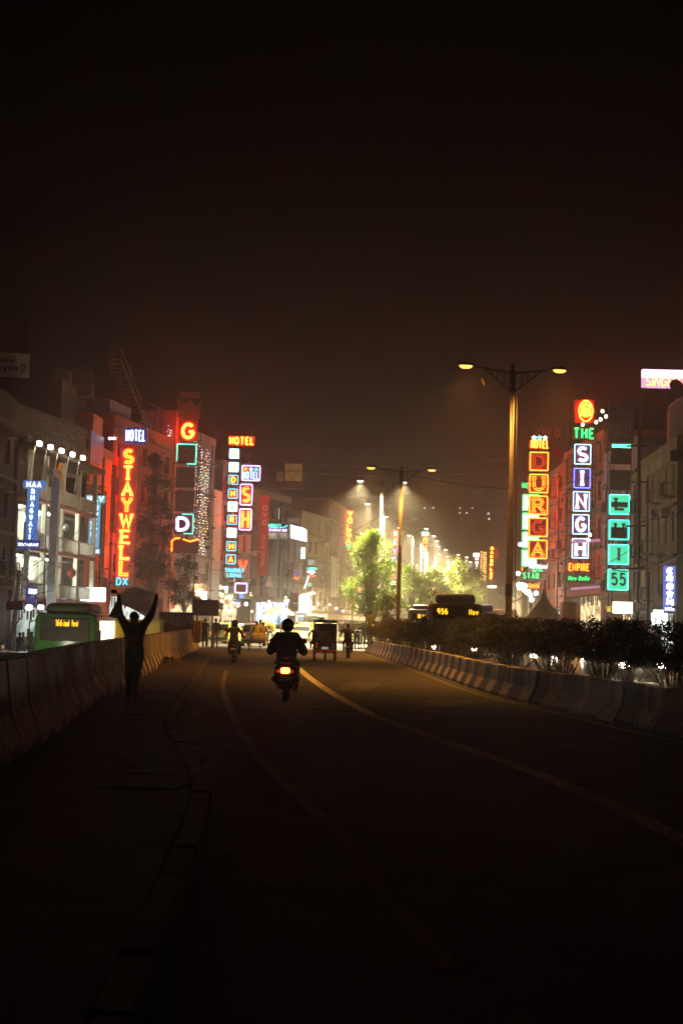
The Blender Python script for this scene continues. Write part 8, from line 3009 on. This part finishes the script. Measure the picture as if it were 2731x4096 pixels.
lamp_light('lamp_light', 'POINT', (0, -1.2, zc(2415)), 900, (.9, 1, .95), .4, t)
t = thing('shop_stall', 'long awning stall with hanging goods and cool lights at the corner', 'stall', (at(1085, 2500, 152).x, 152, 0), .1)
k = 152 / FOC
zc = lambda py: zat(1085, py, 152)
MB().box(-66 * k, 64 * k, .8, .9, 0, zc(2402)).build('back_wall', E_shopb, t)
MB().prismx([(-1.5, zc(2412)), (1, zc(2390)), (1, zc(2388)), (-1.5, zc(2409))], -68 * k, 66 * k).build('awning', mat('awning_soot', (.05, .045, .04)), t)
r = random.Random(8)
for i in range(22):
    x = (-62 + i * 5.8) * k
    h = r.uniform(.4, 1.2)
    MB().bbox(x, x + r.uniform(.06, .12), -.2, -.14, zc(2408) - h, zc(2408), .01).build('hanging_goods', em('goods_glow_%d' % (i % 3), [(.6, .8, 1.0), (.9, .95, 1.0), (.2, .25, .3)][i % 3], [1.6, 1.2, .3][i % 3], False), t)
for i, (dx, py) in enumerate(((-12, 2440), (40, 2420), (56, 2405))):
    MB().lathe([(.01, -.3), (.18, -.1), (.26, .05), (.2, .2), (.01, .26)], 10, (dx * k, -1.2, zc(py))).build('lamp', em('stall_glow', (.95, 1.0, .92), 6), t, True)
lamp_light('lamp_light', 'POINT', (0, -2.0, zc(2425)), 900, (.75, .9, 1.0), .4, t)
MB().prism([(-30 * k, zc(2345)), (-10 * k, zc(2300)), (6 * k, zc(2350))], .2, .5).build('tarpaulin', mat('tarp_brown', (.22, .15, .11), .8, var=.3), t)
MB().box(-66 * k, -62 * k, .2, .5, 0, zc(2402)).build('post', M_iron, t)
# row of small lamps over the corner shops
rr_ = random.Random(77)
for i in range(16):
    px = 884 + i * 33 + rr_.uniform(-9, 9)
    Y = lerp(131, 176, i / 15)
    cc = [(1, .86, .55), (.85, .95, 1), (1, .7, .35), (.9, 1, .85)][i % 4]
    t = thing('shop_lamp', nth(i + 1) + ' small lamp from the left over the far corner shops', 'lamp', at(px, rr_.uniform(2385, 2448), Y), 0, 'small lamps over the far corner shops')
    q = rr_.uniform(.10, .2)
    MB().lathe([(.01, -q), (q * .8, -q * .6), (q, 0), (q * .7, q * .7), (.02, q)], 8).build('glass', em('shop_lamp_glow_%d' % (i % 4), cc, 7), t, True)
    MB().tube([(0, 0, q), (0, .05, .5), (.1, .8, .55)], .02, 4).build('hanger', M_iron, t)
# slanting tube light by the cream house
t = thing('tube_light', 'slanting tube light under the green and white sign', 'lamp', at(1227, 2330, 168))
MB().tube([(-.25, 0, -.7), (.2, 0, .75)], .06, 8).build('tube', em('tube_cool', (.85, .9, 1.0), 5), t, True)
MB().tube([(-.25, .08, -.72), (.2, .08, .77)], .03, 6).build('bracket', M_iron, t)

# decorated lit entrance under the lodge sign
p = at(905, 2500, 137)
t = thing('shop_stall', 'warm glittering shop entrance beneath the column of letter boxes', 'stall', (p.x, 137, 0), .15)
k = 137 / FOC
zc = lambda py: zat(905, py, 137)
r = random.Random(4)
MB().box(-34 * k, 26 * k, .5, .6, 0, zc(2372)).build('back_wall', emn('entrance_glow', (.30, .20, .07), (1.0, .85, .5), 1.3, 2.5), t)
for i in range(26):
    x, y_ = r.uniform(-32, 22) * k, zc(r.uniform(2335, 2450))
    w_, h_ = r.uniform(.06, .22), r.uniform(.1, .5)
    MB().bbox(x, x + w_, r.uniform(-.3, .3), .4, y_ - h_, y_, .01).build('light_panel', em('entrance_panel_%d' % (i % 3), [(1, .9, .6), (1, .7, .3), (.9, 1, .9)][i % 3], [3.5, 1.5, 2.0][i % 3], False), t)
lamp_light('lamp_light', 'POINT', (0, -1.4, zc(2420)), 900, (1, .78, .42), .4, t)

# leaning utility pole and cables at the far left
p = at(52, 2500, 70)
t = thing('utility_pole', 'grey utility pole with a leaning strut before the restaurant', 'pole', (p.x, 70, -1.0))
MB().tube([(0, 0, 0), (.12, 0, 3.0), (.22, 0, zat(60, 2280, 70) + 1.0)], [.13, .12, .11], 8).build('pole', mat('pole_blue_grey', (.22, .25, .28), .6, var=.4, scale=4), t, True)
MB().tube([(-.6, -.2, 1.1), (.42, -.2, 2.5)], .04, 6).build('strut', mat('rusty_iron', (.22, .07, .03), .7, var=.3), t)
b = MB()
r = random.Random(6)
for i in range(14):
    a = Vector((.2 + r.uniform(-.2, .2), r.uniform(-.2, .1), zat(60, 2400 - i * 14, 70) + 1.0))
    e = a + Vector((r.uniform(-1.2, 1.6), r.uniform(-.5, 2), r.uniform(-.8, 1.5)))
    m_ = a.lerp(e, .5) - Vector((0, 0, r.uniform(.1, .5)))
    b.tube([a, m_, e], .018, 4)
tag(b.build('tangled_wires', M_wire, t), kind='stuff')
MB().bbox(-.3, .5, -.25, .1, zat(60, 2440, 70) + 1.0, zat(60, 2405, 70) + 1.0, .04).build('junction_box', M_dark, t)
p = at(2590, 2500, 84)
t = thing('utility_pole', 'dark utility pole with brackets before the beige house', 'pole', (p.x, 84, -.1))
MB().tube([(0, 0, 0), (0, 0, zat(2590, 2280, 84))], .10, 8).build('pole', M_dark, t, True)
MB().tube([(-2.2, 0, zat(2590, 2272, 84)), (.1, 0, zat(2590, 2270, 84))], .05, 6).build('cross_arm', M_dark, t)
p = at(2548, 2500, 99)
t = thing('utility_pole', 'thick dark pole between the teal column and the beige house', 'pole', (p.x, 99, -.1))
MB().tube([(0, 0, 0), (0, 0, zat(2548, 1640, 99))], .13, 8).build('pole', M_dark, t, True)
for py in (1780, 1925, 2100, 2270):
    MB().tube([(-.9, 0, zat(2548, py, 99)), (.5, 0, zat(2548, py - 4, 99))], .07, 6).build('cross_arm', M_dark, t)

# corrugated sheets fixed along the lit stretch of the left barrier
for i in range(7):
    y = 36 + i * 3.2
    x = xl(y) + .20
    b = MB()
    nn = 14
    vs = []
    for j in range(nn + 1):
        yy = j * .19
        o_ = .02 * (1 if j % 2 else -1)
        vs += [(o_ + (xl(y + yy) - xl(y)), yy, .38), (o_ - .05 + (xl(y + yy) - xl(y)), yy, 1.0)]
    b.add(vs, [(2 * j, 2 * j + 1, 2 * j + 3, 2 * j + 2) for j in range(nn)])
    b.add([(x_ - .01, y_, z_) for x_, y_, z_ in vs], [(2 * j + 2, 2 * j + 3, 2 * j + 1, 2 * j) for j in range(nn)])
    o = b.build('corrugated_sheet', mat('sheet_iron_pale', (.46, .36, .24), .5, metal=.2, var=.3, scale=3, streak=True), None, loc=(x, y, .15))
    tag(o, nth(i + 1) + ' pale corrugated sheet on the left barrier past the man', 'sheet', 'corrugated sheets along the left barrier')

# heap of rubble against the barrier
r = random.Random(14)
pm_ = gnd(690, 2665, .15)
b = MB()
n = 22
vs = []
for j in range(n + 1):
    for i in range(n + 1):
        u, v = i / n * 2 - 1, j / n * 2 - 1
        d = sqrt(u * u + v * v)
        vs.append((u * .9, v * 3.5, max(-.02, .26 * (1 - d ** 1.5)) * r.uniform(.45, 1.35)))
b.add(vs, [(j * (n + 1) + i, j * (n + 1) + i + 1, (j + 1) * (n + 1) + i + 1, (j + 1) * (n + 1) + i) for j in range(n) for i in range(n)])
tag(b.build('rubble_heap', M_soil, None, loc=(pm_.x - .2, pm_.y, .15)), 'low heap of earth and rubble against the left barrier', 'rubble', None, 'stuff')
# litter on the road
for i, (px, py, s_, lb) in enumerate(((757, 2990, .16, 'pale scrap of plastic standing against the kerb'), (778, 3008, .07, 'tiny scrap beside the kerb'), (790, 3056, .13, 'crumpled dull scrap by the kerb'), (1512, 2871, .10, 'white scrap of paper on the road beside the curved line'),
                                    (925, 3432, .06, 'scrap of paper at the bottom of the road'), (1048, 3545, .07, 'pale wrapper near the bottom middle'), (1000, 2970, .06, 'bright scrap on the worn left line'), (780, 2862, .07, 'scrap in the gutter past the man'))):
    q = gnd(px, py)
    r = random.Random(i)
    b = MB()
    n = 4
    vs = [((u / n - .5) * s_ * 1.6, (v / n - .5) * s_, .012 + r.uniform(0, s_ * .35)) for v in range(n + 1) for u in range(n + 1)]
    b.add(vs, [(v * (n + 1) + u, v * (n + 1) + u + 1, (v + 1) * (n + 1) + u + 1, (v + 1) * (n + 1) + u) for v in range(n) for u in range(n)])
    tag(b.build('litter', mat('litter_pale', (.6, .58, .52), .5, var=.2), None, loc=(q.x, q.y, .004), rz=r.uniform(0, 3)), lb, 'litter')

# ================================================================== HAZE
HAZE_D = 0.00145
hm = bpy.data.materials.new('haze_air')
hm.use_nodes = True
hn = hm.node_tree
hn.nodes.clear()
ho = hn.nodes.new('ShaderNodeOutputMaterial')
hv = hn.nodes.new('ShaderNodeVolumePrincipled')
hv.inputs['Color'].default_value = (0.95, 0.87, 0.78, 1)
hv.inputs['Density'].default_value = HAZE_D
hv.inputs['Anisotropy'].default_value = 0.83
hn.links.new(hv.outputs[0], ho.inputs['Volume'])
hb_ = MB().box(-950, 950, -80, 1600, -2.2, 27)
tag(hb_.build('haze', hm), 'warm evening haze hanging in the whole street', None, None, 'stuff')
